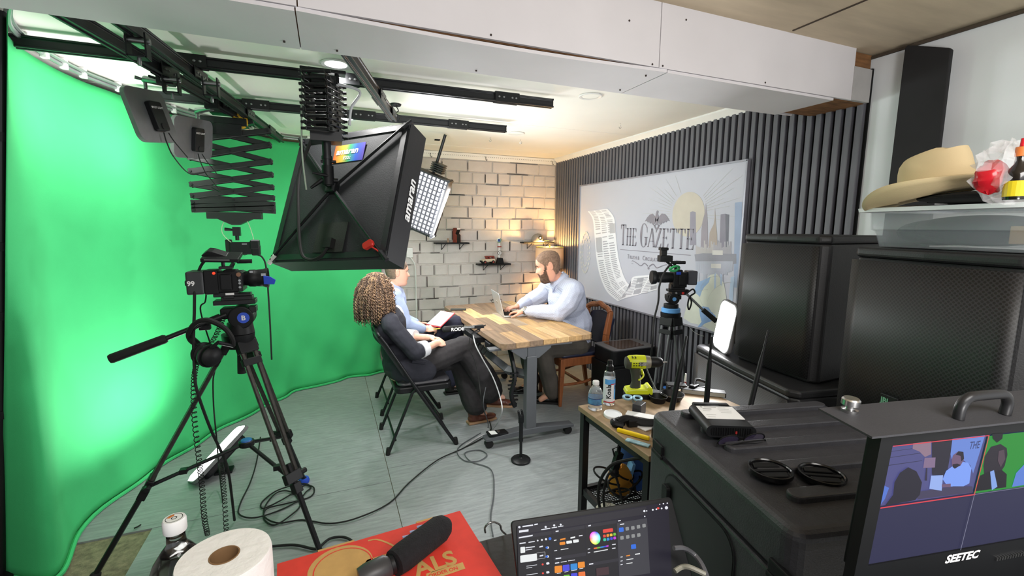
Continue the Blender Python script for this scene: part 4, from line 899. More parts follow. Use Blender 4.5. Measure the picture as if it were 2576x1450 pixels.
# table lamp on a dark side table
t = thing('table_lamp', 'lit table lamp with a drum shade glowing behind the bearded man', 'lamp', (2.47, 4.90, .55)); 
m_ = bpy.data.materials.new('lamp_shade_linen'); m_.use_nodes = True; n = m_.node_tree.nodes; b = n['Principled BSDF']; b.inputs['Base Color'].default_value = rgb('#d9bfa0'); b.inputs['Roughness'].default_value = .9
tr = n.new('ShaderNodeBsdfTranslucent'); tr.inputs[0].default_value = rgb('#e2cdb4'); mx_ = n.new('ShaderNodeMixShader'); mx_.inputs[0].default_value = .09; m_.node_tree.links.new(b.outputs[0], mx_.inputs[1]); m_.node_tree.links.new(tr.outputs[0], mx_.inputs[2]); m_.node_tree.links.new(mx_.outputs[0], n['Material Output'].inputs[0])
q = M(); q.lathe([(.172, .56), (.165, .805)], None, 36, False); q.obj('lamp_shade', m_, t, True, solid=.002)
q = M(); q.lathe([(.163, .803), (.169, .803), (.169, .809), (.163, .809), (.163, .803)], None, 36, False); q.obj('shade_ring', mat('brass', '#b08a4a', .3, .9), t, True)
for a in (0, 120, 240): q = M(); q.tube([(0, 0, .80), (.165 * math.cos(math.radians(a)), .165 * math.sin(math.radians(a)), .80)], .003, 6); q.obj('shade_spoke', CHROME, t, True)
q = M(); q.lathe([(0, .80), (.012, .805), (.006, .82), (.009, .83), (0, .838)], None, 12); q.obj('finial', mat('brass', '#b08a4a', .3, .9), t, True)
q = M(); q.lathe([(0, 0), (.08, 0), (.08, .02), (.03, .05), (.02, .12), (.05, .22), (.045, .34), (.014, .42), (.012, .62), (0, .62)], None, 20); q.obj('base', mat('dark_bronze', '#3a3028', .4, .5), t, True)
q = M(); q.cyl((0, 0, .62), (0, 0, .66), .016); q.ell((0, 0, .70), (.03, .03, .04)); q.obj('bulb', emis('warm_bulb', '#ffb45a', 12), t, True)
t = thing('side_table', 'dark low cabinet in the corner under the table lamp', 'table', (2.43, 4.90, 0)); q = M(); q.box((0, 0, .53), (.46, .46, .035)); q.obj('top', OAK, t, bevel=.004)
for sx in (-1, 1):
    for sy in (-1, 1): q = M(); q.box((sx * .2, sy * .2, .256), (.035, .035, .512)); q.obj('leg', OAK, t, bevel=.003)
# white conduit and switch on the brick wall
p = at(1030, 640, y=5.185); t = thing('wall_conduit', 'white switch box and thin conduit running down the brick wall behind the seated man', 'conduit', (p.x, 5.185, 0))
q = M(); q.box((0.0, -.012, p.z + .02), (.07, .03, .11)); q.obj('switch_box', WHITEP, t, bevel=.004); q = M(); q.tube(smooth_path([(0, -.015, p.z - .03), (.03, -.02, p.z - .07), (.06, -.02, p.z - .16), (.062, -.02, p.z - .5), (.058, -.02, .1)], 6), .0075, 8); q.obj('pipe', WHITEP, t, True)
# ================================================================ tripods and cameras
CARB = mat('carbon_tube', '#3b3936', .35, .2, var=.25, scale=60)
def tripod(label, c, zb, feet, hub_z, s=1.0, blue=True, tube_m=None):
    t = thing('tripod', label, 'tripod', (c[0], c[1], 0)); O = Vector((c[0], c[1], 0)); TM = tube_m or CARB
    top = Vector((0, 0, zb)); hub = Vector((0, 0, hub_z))
    for i, f in enumerate(feet):
        F = Vector(f) - O; d = Vector((F.x, F.y, 0)).normalized(); side = Vector((-d.y, d.x, 0)); P0 = top + d * .055 * s + Vector((0, 0, -.06 * s)); mid = P0.lerp(F, .60)
        lg = M()
        for k in (-1, 1): lg.tube([P0 + side * .032 * k * s, mid + side * .026 * k * s], .0105 * s, 8)
        lo = None
        q = M(); q.tube([mid - (F - P0) * .06, F + Vector((0, 0, .02))], .0125 * s, 8)
        for k in (-1, 1): q.tube([P0.lerp(F, .30) + side * .010 * k * 0 + Vector((0, 0, 0)), mid], .009 * s, 6) if False else None
        leg = q.obj('leg', BLKM, t, True)
        lg.obj('twin_tube', TM, leg, True)
        q = M(); mx = frame(mid, F, side); q.box((0, 0, .0), (.03 * s, .085 * s, .05 * s), mx); q.cyl(mid + side * .04 * s, mid + side * .075 * s, .013 * s); q.box((0, .0, .055 * s), (.035 * s, .04 * s, .05 * s), mx); q.obj('leg_lock', BLK, leg, bevel=.003)
        q = M(); mx = frame(P0, F, side); q.box((0, 0, .0), (.035 * s, .095 * s, .06 * s), mx); q.box((0, 0, .075 * s), (.022 * s, .095 * s, .035 * s), mx); q.obj('shoulder_yoke', BLK, leg, bevel=.004)
        q = M(); q.ell((F.x, F.y, .018 * s), (.022 * s, .022 * s, .018 * s), n=12, m=8); ft = q.obj('rubber_foot', BLKR, leg, True)
        sp = P0.lerp(F, .60 + .02); q = M(); q.tube([hub, sp + Vector((0, 0, .0))], .0095 * s, 8); q.box(tuple((hub * .35 + sp * .65)), (.03 * s, .03 * s, .022 * s)); q.obj('spreader_arm', BLKM, t, True)
    q = M(); q.lathe([(0, -.016), (.035, -.016), (.035, .012), (0, .012)], T(*hub), 16); hb = q.obj('spreader_hub', BLKM, t, True, bevel=.003); q = M(); q.lathe([(0, 0), (.026, 0), (.024, .006), (0, .007)], T(0, 0, hub_z + .012), 16); q.obj('blue_disc', mat('blue_plastic', '#2c62a8', .4), hb, True)
    q = M(); q.lathe([(0, -.07 * s), (.05 * s, -.07 * s), (.07 * s, -.03 * s), (.072 * s, 0), (.06 * s, .0), (0, 0)], T(0, 0, zb), 24); q.obj('bowl', BLK, t, True)
    q = M(); q.cyl((0.01, -.0, zb - .07 * s), (0.005, 0, zb - .20 * s), .02 * s, .022 * s); q.obj('bowl_handle', BLKR, t, True)
    return t
mc = Vector((-.425, 2.5, 0)); PXM = .00188
def mp(px, py, y=0): return Vector(((px - 600) * PXM + .018, y, 1.335 + (705 - py) * PXM))    # local to mc
tm = tripod('large carbon tube tripod carrying the main camera in front of the green backdrop', (mc.x, mc.y), 1.075, [(-1.045, 2.43, 0), (-.085, 2.14, 0), (-.205, 2.945, 0)], .51)
q = M(); q.lathe([(0, 0), (.026, 0), (.03, .02), (.02, .05), (.012, .075), (0, .075)], T(-.195 - mc.x + mc.x, 0, 0), 12)
B = M(); B.lathe([(0, 0), (.03, 0), (.033, .015), (.028, .03), (0, .03)], T(-.205 - mc.x, 2.945 - mc.y, .0), 14); B.obj('blue_foot_pad', mat('blue_rubber', '#2448b8', .6), tm, True)
# fluid head with pan handle
t = thing('fluid_head', 'black fluid head with blue round badge and long pan handle under the main camera', 'tripod head', (mc.x, mc.y, 1.075))
def hl(px, py, y=0): return mp(px, py, y) - Vector((0, 0, 1.075))
q = M(); q.cyl((.01, 0, .0), (.01, 0, .055), .062, .055, n=24); q.obj('swivel_base', BLK, t, True, bevel=.003)
c_ = hl(603, 798); q = M(); q.cyl(c_ + Vector((0, -.055, 0)), c_ + Vector((0, .055, 0)), .055, n=26); q.box(tuple(c_ + Vector((-.02, 0, .02))), (.13, .09, .05)); q.obj('drag_housing', BLK, t, bevel=.006)
q = M(); q.cyl(c_ + Vector((.012, -.0585, -.0)), c_ + Vector((.012, -.056, -.0)), .026, n=20); bd = q.obj('blue_badge', mat('logo_blue', '#2b4fc0', .4), t); q = M(); text(q, 'B', .032, T(c_.x + .003, -.0592, c_.z - .011) @ RX(90), bold=.001); q.obj('badge_letter', SIG, bd)
q = M(); a = hl(545, 770); b = hl(642, 745); q.box((.0, 0, (a.z + b.z) / 2 - .004), (.175, .075, .022)); q.box((.01, 0, a.z + .038), (.13, .06, .02)); q.box((.02, -.01, a.z + .056), (.10, .05, .014)); q.box((.075, -.02, a.z - .016), (.03, .06, .03)); q.obj('top_plate', BLKM, t, bevel=.003)
h0 = hl(572, 788, -.05); h1 = hl(452, 832, -.10); h2 = hl(347, 868, -.13)
q = M(); q.cyl(h0, h1, .0115, n=12); q.cyl(h0.lerp(h1, .1), h0.lerp(h1, .35), .017, n=12); q.cyl(h0.lerp(h1, .55), h0.lerp(h1, .58), .015, n=12); q.obj('pan_handle', BLKM, t, True)
q = M(); q.tube([h1, h1.lerp(h2, .04), h1.lerp(h2, .96), h2], [.016, .0205, .021, .018], 14); q.obj('handle_grip', BLKR, t, True)
q = M(); q.box(tuple(hl(525, 815, -.05)), (.045, .03, .03), None); q.obj('handle_clamp', BLK, t, bevel=.004)
# headphones hung on the pan handle
e = mp(535, 872, -.10); t = thing('headphones', 'black studio headphones hanging on the pan handle of the main tripod', 'headphones', Vector((mc.x, mc.y, 0)) + e)
hb = [(-.045, .01, .03), (-.068, .0, .06), (-.066, -.02, .10), (-.03, -.04, .145), (.02, -.05, .155), (.075, -.045, .115), (.10, -.03, .06), (.098, -.01, .02)]
path = smooth_path(hb, 6); q = M(); P = [[], []]
q2 = [];
for i, p in enumerate(path):
    q2.append((p.x, p.y, p.z))
q.tube(q2, .011, 8); q.v = [Vector((v.x, v.y * 1.0, v.z)) for v in q.v]; q.obj('headband', BLKR, t, True)
q = M(); q.tube([(x, y + .012, z - .008) for x, y, z in q2[8:-8]], .010, 8); q.obj('headband_pad', BLK, t, True)
for s, nm in ((-1, 0), (1, 1)):
    cxx = Vector((-.022 + .035 * nm, -.01 - .045 * nm, -.005 - .004 * nm)); ax = Vector((.62, -.78, .02)).normalized() * (1 if nm else -1)
    mx = frame(cxx, cxx + ax)
    q = M(); q.lathe([(0, -.028), (.036, -.028), (.047, -.018), (.047, 0), (.043, .004), (.043, .02), (.03, .032), (0, .034)], mx, 26); q.obj('ear_cup', BLK, t, True)
    q = M(); q.lathe([(.047, -.012), (.052, -.006), (.052, .0), (.047, .004)], mx, 26, False); q.obj('ear_ring', BLKM, t, True)
    q = M(); q.tube([cxx + ax * .02 + Vector((0, 0, .04)), cxx + ax * .035 + Vector((-.01 + .03 * nm, .0, .065)), Vector(hb[0] if nm == 0 else hb[-1])], .009, 8); q.obj('yoke', BLKM, t, True)
def coil(label, pts, r, turns, wire, z0=None):
    pts = smooth_path(pts, 10); L = len(pts); out = []; n = int(turns * 9)
    for i in range(n + 1):
        f = i / n * (L - 1.001); j = int(f); p = pts[j].lerp(pts[j + 1], f - j); a = 2 * PI * i / 9
        out.append(p + Vector((math.cos(a) * r, math.sin(a) * r, .004 * math.sin(a))))
    q = M(); q.tube(out, wire, 5); b = Vector(out[-1]); o = thing('coiled_cable', label, 'cable', (b.x, b.y, b.z)); q.v = [v - b for v in q.v]; q.obj('coil', BLKR, o, True); return o
W0 = lambda px, py, y: at(px, py, y=y)
coil('curly black headphone cord hanging from the headphones to the floor', [W0(562, 800, 2.44), W0(540, 850, 2.46), W0(500, 905, 2.42), W0(488, 960, 2.40), W0(489, 1050, 2.38), W0(500, 1150, 2.36), W0(508, 1220, 2.34), W0(514, 1300, 2.30), at(522, 1345, z=.02)], .0105, 66, .0021)
coil('second curly black cord coming down beside the floor panel light', [W0(555, 1168, 2.62), W0(560, 1195, 2.55), W0(565, 1260, 2.50), at(570, 1345, z=.02)], .0105, 26, .0021)
def cable(label, pts, r=.004, name='cable', mt=None, grp=None):
    b = Vector(pts[-1]); o = thing(name, label, 'cable', b, group=grp); q = M(); q.tube([p - b for p in smooth_path(pts, 7)], r, 7); q.obj('cord', mt or BLKR, o, True); return o
# main camera
t = thing('cinema_camera', 'black main video camera with a numbered battery and a blue flag on its lens', 'camera', (mc.x, mc.y, 1.335)); z0 = Vector((0, 0, 1.335))
def cp(px, py, y=0): return mp(px, py, y) - z0
def cbox(q, x0, y0, x1, y1, ya, yb):
    a = cp(x0, y1); b = cp(x1, y0); q.box(((a.x + b.x) / 2, (ya + yb) / 2, (a.z + b.z) / 2), (b.x - a.x, yb - ya, b.z - a.z))
q = M(); cbox(q, 493, 678, 530, 735, -.055, .055); cbox(q, 486, 700, 495, 716, -.02, .02); bt = q.obj('battery', mat('dark_grey_plastic', '#333638', .5), t, bevel=.012, seg=3)
q = M(); text(q, '99', .03, T(cp(496, 708).x, -.0555, cp(496, 712).z) @ RX(90), bold=.001); q.obj('battery_number', SIG, bt)
q = M(); cbox(q, 530, 676, 560, 736, -.05, .05); q.obj('battery_plate', BLK, t, bevel=.004)
q = M(); cbox(q, 556, 681, 612, 732, -.045, .05); cbox(q, 570, 677, 600, 684, -.03, .03); cbox(q, 565, 686, 590, 726, -.062, -.045); q.obj('body', BLK, t, bevel=.005)
q = M(); cbox(q, 604, 683, 614, 730, -.066, .06); cbox(q, 545, 732, 600, 745, -.03, .03); cbox(q, 566, 742, 590, 750, -.035, .035); q.obj('cage', BLKM, t, bevel=.003)
q = M()
for yy, zz in ((702, 0), (709, 0), (719, 0)): p = cp(608, yy); q.cyl((p.x, -.07, p.z), (p.x, -.066, p.z), .0055, n=10)
q.obj('cage_screw', CHROME, t, True)
q = M(); p = cp(607, 687); q.lathe([(.005, 0), (.010, 0), (.010, .006), (.005, .006)], T(p.x, -.067, p.z) @ RX(90), 14); q.obj('rosette', mat('bronze', '#7a5a48', .4, .7), t, True)
q = M(); p = cp(553, 683); q.lathe([(0, 0), (.006, 0), (.006, .004), (0, .004)], T(p.x, -.052, p.z) @ RX(90), 12); q.obj('record_button', emis('record_red', '#ff3a20', 1.5), t)
q = M(); q.box(tuple(cp(582, 737, -.037)), (.035, .004, .010)); q.obj('label_plate', SIG, t)
lm = lambda x: cp(x, 701).x; lz = cp(600, 701).z
q = M(); q.lathe([(0, lm(612)), (.032, lm(612)), (.036, lm(622)), (.041, lm(625)), (.042, lm(638)), (.040, lm(640)), (.042, lm(648)), (.043, lm(656)), (.036, lm(658)), (0, lm(658))], Matrix(((0, 0, 1, 0), (0, 1, 0, 0), (-1, 0, 0, lz), (0, 0, 0, 1))), 28); q.obj('lens', BLK, t, True)
q = M(); q.lathe([(.041, lm(654)), (.046, lm(660)), (.049, lm(668)), (.046, lm(668)), (.04, lm(658))], Matrix(((0, 0, 1, 0), (0, 1, 0, 0), (-1, 0, 0, lz), (0, 0, 0, 1))), 28, False); q.obj('lens_hood', BLKR, t, True)
q = M(); q.box((lm(660), -.045, lz + .02), (.02, .006, .012)); q.box((lm(633), -.0425, lz + .035), (.014, .006, .010)); q.obj('lens_mark', CHROME, t)
q = M(); q.prism([(0, .022), (.03, .016), (.052, 0), (.045, -.022), (.0, -.02)], -.004, .004, T(lm(660), -.052, lz - .006) @ RX(90)); q.obj('blue_flag', mat('blue_cloth', '#2146b8', .7), t, bevel=.002)
# arm with monitor on top
q = M(); q.box(tuple(cp(575, 672)), (.055, .04, .012)); q.cyl(cp(569, 670), cp(569, 658), .008); q.tube([cp(585, 672), cp(592, 660)], .009, 6); q.obj('monitor_arm', BLKM, t, True)
q = M(); mx = T(*cp(580, 645, -.01)) @ RY(2) @ RX(12); q.box((-.02, 0, .0), (.15, .13, .018), mx); mo = q.obj('field_monitor', BLK, t, bevel=.003)
q = M(); q.prism([(-.10, .01), (-.075, .032), (-.055, .03), (.0, .01), (.0, -.0), (-.05, -.02), (-.09, -.0)], -.05, .02, mx @ RX(90)); q.obj('monitor_back', BLK, mo, bevel=.003)
q = M(); q.box((-.03, -.066, .004), (.10, .002, .006), mx); q.obj('edge_strip', CHROME, mo)
q = M(); q.tube([cp(600, 657), cp(633, 657)], .010, 8); q.obj('side_rod', BLKM, t, True)
C3 = lambda px, py, y: Vector((mc.x, mc.y, 0)) + mp(px, py, y - mc.y)
cable('thick black cable from the monitor down past the main camera battery', [W0(542, 640, 2.52), W0(520, 652, 2.52), W0(503, 675, 2.5), W0(491, 718, 2.46), W0(489, 790, 2.42), W0(487, 850, 2.38), W0(490, 940, 2.34), W0(497, 988, 2.33), W0(530, 1080, 2.4), W0(558, 1140, 2.5), W0(575, 1190, 2.55), at(590, 1310, z=.012)], .0065)
cable('black cable hanging behind the main camera down to the floor', [W0(519, 737, 2.56), W0(516, 760, 2.56), W0(505, 785, 2.56), W0(540, 905, 2.6), W0(536, 960, 2.6), W0(538, 1030, 2.6), W0(545, 1105, 2.6), at(552, 1190, z=.1), at(560, 1262, z=.01)], .0035)
p_end = [at(x, y, z=.008) for x, y in ((655, 1100), (646, 1160), (630, 1215), (605, 1265), (602, 1295), (640, 1305), (700, 1285), (748, 1262), (770, 1240), (782, 1225), (760, 1218), (700, 1235), (660, 1262), (662, 1280), (705, 1262), (745, 1235), (768, 1222), (790, 1230), (780, 1250), (720, 1268), (672, 1282), (664, 1305), (690, 1322), (730, 1300), (755, 1270), (735, 1240), (700, 1240), (670, 1268), (665, 1300), (700, 1318), (760, 1308), (830, 1318), (900, 1305), (980, 1265), (1030, 1215), (1100, 1160), (1160, 1130), (1210, 1105), (1235, 1085), (1228, 1050))]
for i, p in enumerate(p_end): p.z = .006 + .003 * (i % 3)
cable('long black cable looped on the floor by the main tripod', p_end, .0042)
cable('thin grey cable curling on the floor below the table, toward the red box', [at(1222, 975, y=3.05), at(1216, 1020, y=2.95)] + [at(x, y, z=.007) for x, y in ((1228, 1075), (1200, 1095), (1160, 1120), (1150, 1140), (1170, 1160), (1205, 1160), (1225, 1145), (1205, 1133), (1170, 1140), (1185, 1162), (1235, 1182), (1242, 1240), (1234, 1300), (1240, 1350))], .0035, mt=mat('grey_cable', '#4a4c50', .6))
cable('white cable hanging from the near table edge to the floor', [at(1190, 842, y=2.98), at(1197, 870, y=2.92), at(1215, 905, y=2.9), at(1240, 950, y=2.9), at(1258, 1000, y=2.85), at(1262, 1040, y=2.8), at(1240, 1080, z=.01), at(1205, 1100, z=.01), at(1170, 1122, z=.01)], .0042, mt=mat('pale_cable_white', '#b4b4b6', .5))
cable('thin black cable hanging from the near table edge beside the white one', [at(1182, 850, y=3.0), at(1180, 875, y=2.95), at(1195, 910, y=2.93), at(1205, 960, y=2.9), at(1212, 1010, y=2.88), at(1222, 1050, z=.01), at(1236, 1090, z=.008)], .0035)
cable('black cable loop on the floor just beyond the red pizza box', [at(x, y, z=.012) for x, y in ((676, 1376), (740, 1372), (790, 1382), (805, 1376), (830, 1356), (862, 1352), (885, 1362), (900, 1385))], .0065)
cable('short dark twig of cable on the vinyl by the brown carpet patch', [at(337, 1330, z=.008), at(346, 1326, z=.01), at(354, 1321, z=.008)], .004)

# right hand camera
rc = Vector((2.30, 2.585, 0)); PXR = .00283
def rp(px, py, y=0): return Vector(((px - 1690) * PXR * .93, -(px - 1690) * PXR * .37 + y, 1.266 + (690 - py) * PXR))
tr = tripod('tripod with silver tubes and a blue collar standing in front of the wall screen', (rc.x, rc.y), .985, [(2.10, 2.50, 0), (2.34, 2.36, 0), (2.42, 2.80, 0)], .40, 1.0, tube_m=mat('dark_silver_tube', '#5f5f63', .45, .6))
q = M(); q.lathe([(.062, 0), (.066, .004), (.066, .03), (.062, .034), (0, .034)], T(0, 0, .987), 26); q.obj('blue_collar', mat('light_blue_ring', '#5f9bd6', .4), tr, True)
FM = Matrix(((.93, -.37, 0, 0), (-.37, -.93, 0, 0), (0, 0, -1, 0), (0, 0, 0, 1)))   # unused orientation helper
RZc = Matrix.Rotation(math.atan2(-.37, .93), 4, 'Z')
t = thing('cinema_camera', 'black video camera with a top handle on the tripod before the wall screen', 'camera', (rc.x, rc.y, 1.02)); t.rotation_euler = RZc.to_euler()
def rl(px, py, y=0): return Vector(((px - 1690) * PXR, y, 1.266 - 1.02 + (690 - py) * PXR))
def rbox(q, x0, y0, x1, y1, ya, yb): a = rl(x0, y1); b = rl(x1, y0); q.box(((a.x + b.x) / 2, (ya + yb) / 2, (a.z + b.z) / 2), (b.x - a.x, yb - ya, b.z - a.z))
LX = lambda zc: Matrix(((0, 0, 1, 0), (0, 1, 0, 0), (-1, 0, 0, zc), (0, 0, 0, 1)))
zc = rl(0, 698).z; X = lambda px: rl(px, 0).x
q = M(); q.lathe([(.046, X(1635)), (.05, X(1637)), (.048, X(1646)), (.038, X(1650)), (.04, X(1670)), (.036, X(1690)), (0, X(1690))], LX(zc), 26); q.obj('lens', BLK, t, True)
q = M(); q.lathe([(0, X(1640)), (.044, X(1638))], LX(zc), 24, False); q.obj('front_glass', mat('lens_glass', '#101418', .08, coat=1), t)
q = M(); rbox(q, 1688, 684, 1722, 722, -.045, .05); rbox(q, 1694, 678, 1712, 686, -.03, .03); rbox(q, 1700, 690, 1716, 716, -.06, -.045); q.obj('body', BLK, t, bevel=.005)
q = M(); rbox(q, 1716, 690, 1730, 716, -.03, .03); rbox(q, 1724, 680, 1748, 716, -.045, .045); q.obj('battery', mat('smoky_grey', '#3a3c44', .25), t, bevel=.008)
q = M(); rbox(q, 1684, 716, 1720, 728, -.03, .03); rbox(q, 1678, 728, 1730, 734, -.03, .03); rbox(q, 1686, 734, 1728, 742, -.035, .035); q.obj('mount_plate', BLKM, t, bevel=.003)
q = M(); a = rl(1714, 737); q.box((a.x, -.037, a.z), (.016, .004, .016)); q.obj('red_button', mat('red_plastic', '#c42a22', .45), t); q = M(); a = rl(1696, 737); q.lathe([(0, 0), (.009, 0), (.009, .005), (0, .005)], T(a.x, -.036, a.z) @ RX(90), 12); q.obj('silver_knob', STEEL, t, True)
q = M(); a = rl(1702, 690); q.box((a.x - .01, -.05, a.z + .012), (.03, .012, .02)); q.obj('blue_tag', mat('blue_cloth', '#2146b8', .7), t, bevel=.002)
q = M(); q.tube([rl(1684, 660), rl(1720, 660)], .012, 10); q.tube([rl(1692, 660), rl(1698, 680)], .011, 8); q.obj('top_handle', BLKM, t, True)
q = M(); rbox(q, 1652, 642, 1684, 658, -.035, .035); rbox(q, 1656, 624, 1670, 644, -.025, .025); rbox(q, 1653, 622, 1673, 629, -.028, .028); q.tube([rl(1670, 655), rl(1690, 672)], .01, 8); q.obj('receiver', BLK, t, bevel=.004)
q = M(); q.tube(smooth_path([rl(1676, 676, -.03), rl(1690, 668, -.05), rl(1700, 672, -.04), rl(1690, 680, -.04), rl(1676, 678, -.03)], 6), .009, 8); q.obj('green_cable', mat('green_wrap', '#2f9a5a', .6), t, True)
t2 = thing('fluid_head', 'black fluid head with a pan handle pointing down under the camera by the wall screen', 'tripod head', (rc.x, rc.y, 1.02)); t2.rotation_euler = RZc.to_euler()
zz = lambda py: rl(0, py).z
q = M(); q.cyl((.0, 0, .0), (.0, 0, .03), .052, n=22); q.cyl((.005, -.045, zz(752)), (.005, .045, zz(752)), .04, n=22); q.box((0.01, 0, zz(748)), (.10, .07, .03)); q.obj('drag_housing', BLK, t2, bevel=.004)
q = M(); q.cyl((.005, -.048, zz(752)), (.005, -.0455, zz(752)), .014, n=16); q.obj('blue_badge', mat('light_blue_ring', '#5f9bd6', .4), t2)
q = M(); q.cyl(rl(1722, 738, -.04), rl(1766, 780, -.06), .009, n=10); q.obj('pan_handle', CHROME, t2, True); q = M(); q.tube([rl(1764, 778, -.06), rl(1797, 806, -.075)], [.017, .018], 12); q.obj('handle_grip', BLKR, t2, True)
q = M(); q.tube(smooth_path([rl(1722, 736, -.05), rl(1736, 726, -.05), rl(1742, 735, -.05), rl(1730, 745, -.05), rl(1726, 765, -.05), rl(1730, 778, -.05), rl(1735, 760, -.05), rl(1730, 745, -.05)], 6), .006, 6); q.obj('cord', BLKR, t2, True)
cable('black cable hanging from the camera by the wall screen to the floor', [at(1690, 662, y=2.5), at(1672, 685, y=2.48), at(1659, 720, y=2.48), at(1656, 760, y=2.5), at(1645, 810, y=2.52), at(1640, 880, y=2.55), at(1630, 960, z=.2), at(1632, 985, z=.01)], .007)

# ================================================================ speakers
gm = bpy.data.materials.new('speaker_grille'); gm.use_nodes = True; n = gm.node_tree.nodes; L = gm.node_tree.links; b = n['Principled BSDF']; b.inputs['Roughness'].default_value = .5
tc = n.new('ShaderNodeTexCoord'); mpn = n.new('ShaderNodeMapping'); mpn.inputs['Scale'].default_value = (105, 105, 105); mpn.inputs['Rotation'].default_value = (0, math.radians(45), 0); L.new(tc.outputs['Object'], mpn.inputs[0])
cx_ = n.new('ShaderNodeSeparateXYZ'); L.new(mpn.outputs[0], cx_.inputs[0]); cb_ = n.new('ShaderNodeCombineXYZ'); L.new(cx_.outputs[0], cb_.inputs[0]); L.new(cx_.outputs[2], cb_.inputs[1])
vo = n.new('ShaderNodeTexVoronoi'); vo.voronoi_dimensions = '2D'; vo.inputs['Randomness'].default_value = 0; vo.inputs['Scale'].default_value = 1; L.new(cb_.outputs[0], vo.inputs['Vector'])
r_ = n.new('ShaderNodeValToRGB'); r_.color_ramp.elements[0].position = .34; r_.color_ramp.elements[0].color = (.003, .003, .003, 1); r_.color_ramp.elements[1].position = .42; r_.color_ramp.elements[1].color = rgb('#232325'); L.new(vo.outputs['Distance'], r_.inputs[0]); L.new(r_.outputs[0], b.inputs['Base Color'])
CAB = mat('black_speaker_cabinet', '#1b1b1d', .5, var=.12, scale=20, bump=.15, bscale=180)
def speaker(label, A, B, z0, z1, depth, logo=None, name='loudspeaker', badge_x=.2, badge_z=.08):
    A = Vector(A); B = Vector(B); wv = (B - A); w_ = wv.length; ang = math.atan2(wv.y, wv.x); h = z1 - z0
    t = thing(name, label, 'speaker', (A.x, A.y, z0)); t.rotation_euler = (0, 0, ang)
    # local x along front, +y away from the room side: depth direction is +y for A->B with front on the left... use -normal
    q = M(); q.prism([(0, .03), (.03, 0), (w_ - .03, 0), (w_, .03), (w_ - .05, depth), (.05, depth)], .0, h - .035); q.obj('cabinet', CAB, t, bevel=.01)
    q = M(); q.prism([(-.004, .025), (.03, -.01), (w_ / 2, -.018), (w_ - .03, -.01), (w_ + .004, .025), (w_ - .045, depth), (.045, depth)], h - .035, h); q.obj('top_cap', CAB, t, bevel=.012, seg=3)
    q = M(); P = []
    for j in range(3): P.append([(.02 + (w_ - .04) * k / 12, -.012 - .014 * math.sin(PI * k / 12), .02 + (h - .065) * j / 2) for k in range(13)])
    q.grid(P); q.obj('grille', gm, t, True, solid=.006)
    if logo:
        q = M(); q.box((badge_x, -.03, badge_z), (.06, .01, .045)); bd = q.obj('badge', BLK, t, bevel=.003)
        q = M(); text(q, logo, .026, T(badge_x - .025, -.0358, badge_z - .008) @ RX(90), bold=.001, sx=.95); q.obj('lettering', emis('green_badge', '#6fae84', .35), bd)
    return t
s1 = speaker('large black loudspeaker with a badge low on its grille, under the plastic bin', (1.81, 1.095), (1.675, .56), .87, 1.535, .42, 'JBL', badge_x=.235, badge_z=.155)
speaker('hidden black bass speaker under the large loudspeaker with the badge', (1.82, 1.10), (1.675, .52), 0, .868, .5)
speaker('black loudspeaker standing upright beside the wall screen behind the glowing panel', (1.93, 1.69), (1.895, 1.245), .937, 1.572, .42)
speaker('low wide black speaker under the upright loudspeaker and the leaning panel light', (1.945, 1.97), (1.75, 1.22), 0, .935, .56)
# black board leaning at the wall
t = thing('black_board', 'tall black board leaning against the white wall behind the straw hat', 'board', (2.62, 1.36, .0))
q = M(); q.prism([(-.105, 0.0), (.105, 0.0), (.095, 2.475), (.085, 2.483), (-.08, 2.415), (-.09, 2.405)], -.012, .012, Matrix(((0, 0, 1, .03), (1, 0, 0, 0), (0, 1, 0, .0), (0, 0, 0, 1)))); q.obj('panel', mat('matte_black_board', '#18171a', .7, var=.2), t, bevel=.004)
# bin on the loudspeaker
BN = bpy.data.materials.new('frosted_bin'); BN.use_nodes = True; b = BN.node_tree.nodes['Principled BSDF']; b.inputs['Base Color'].default_value = rgb('#c3cbd2'); b.inputs['Roughness'].default_value = .3; b.inputs['Alpha'].default_value = .22
A = Vector((1.815, 1.075)); B = Vector((1.665, .38)); ang = math.atan2((B - A).y, (B - A).x); Lb = (B - A).length
t = thing('storage_bin', 'clear plastic storage bin of clutter on top of the large loudspeaker', 'bin', (A.x, A.y, 1.537)); t.rotation_euler = (0, 0, ang)
def ring(x0, y0, x1, y1, z, r): return [(p[0], p[1], z) for p in rrect(x1 - x0, y1 - y0, r, 4, (x0 + x1) / 2, (y0 + y1) / 2)]
q = M(); q.grid([ring(.035, .03, Lb - .03, .37, .002, .03), ring(.022, .018, Lb - .02, .38, .055, .035), ring(.012, .010, Lb - .01, .39, .062, .035), ring(.006, .004, Lb - .004, .396, .128, .04)], True); q.v = list(q.v); q.f.append(list(range(24))[::-1]); q.mi.append(0); q.obj('tub', BN, t, True, solid=.003)
q = M(); q.grid([ring(.004, .002, Lb - .002, .398, .122, .04), ring(-.022, -.022, Lb + .022, .422, .124, .05), ring(-.024, -.024, Lb + .024, .424, .135, .05), ring(.002, .0, Lb, .40, .138, .04)], True); q.obj('rim', mat('white_rim', '#f0f3f6', .35, var=.03), t, True, solid=.003)
q = M(); dk = mat('dark_clutter', '#23272c', .7, var=.3)
t3 = thing('dark_bag', 'dark folded bag filling the clear plastic bin', 'bag', (A.x, A.y, 1.545)); t3.rotation_euler = (0, 0, ang); q = M(); q.ell((.24, .20, .052), (.20, .17, .05)); q.ell((.12, .2, .045), (.085, .16, .045)); q.ell((.5, .2, .05), (.13, .17, .048)); q.obj('bag', dk, t3, True)
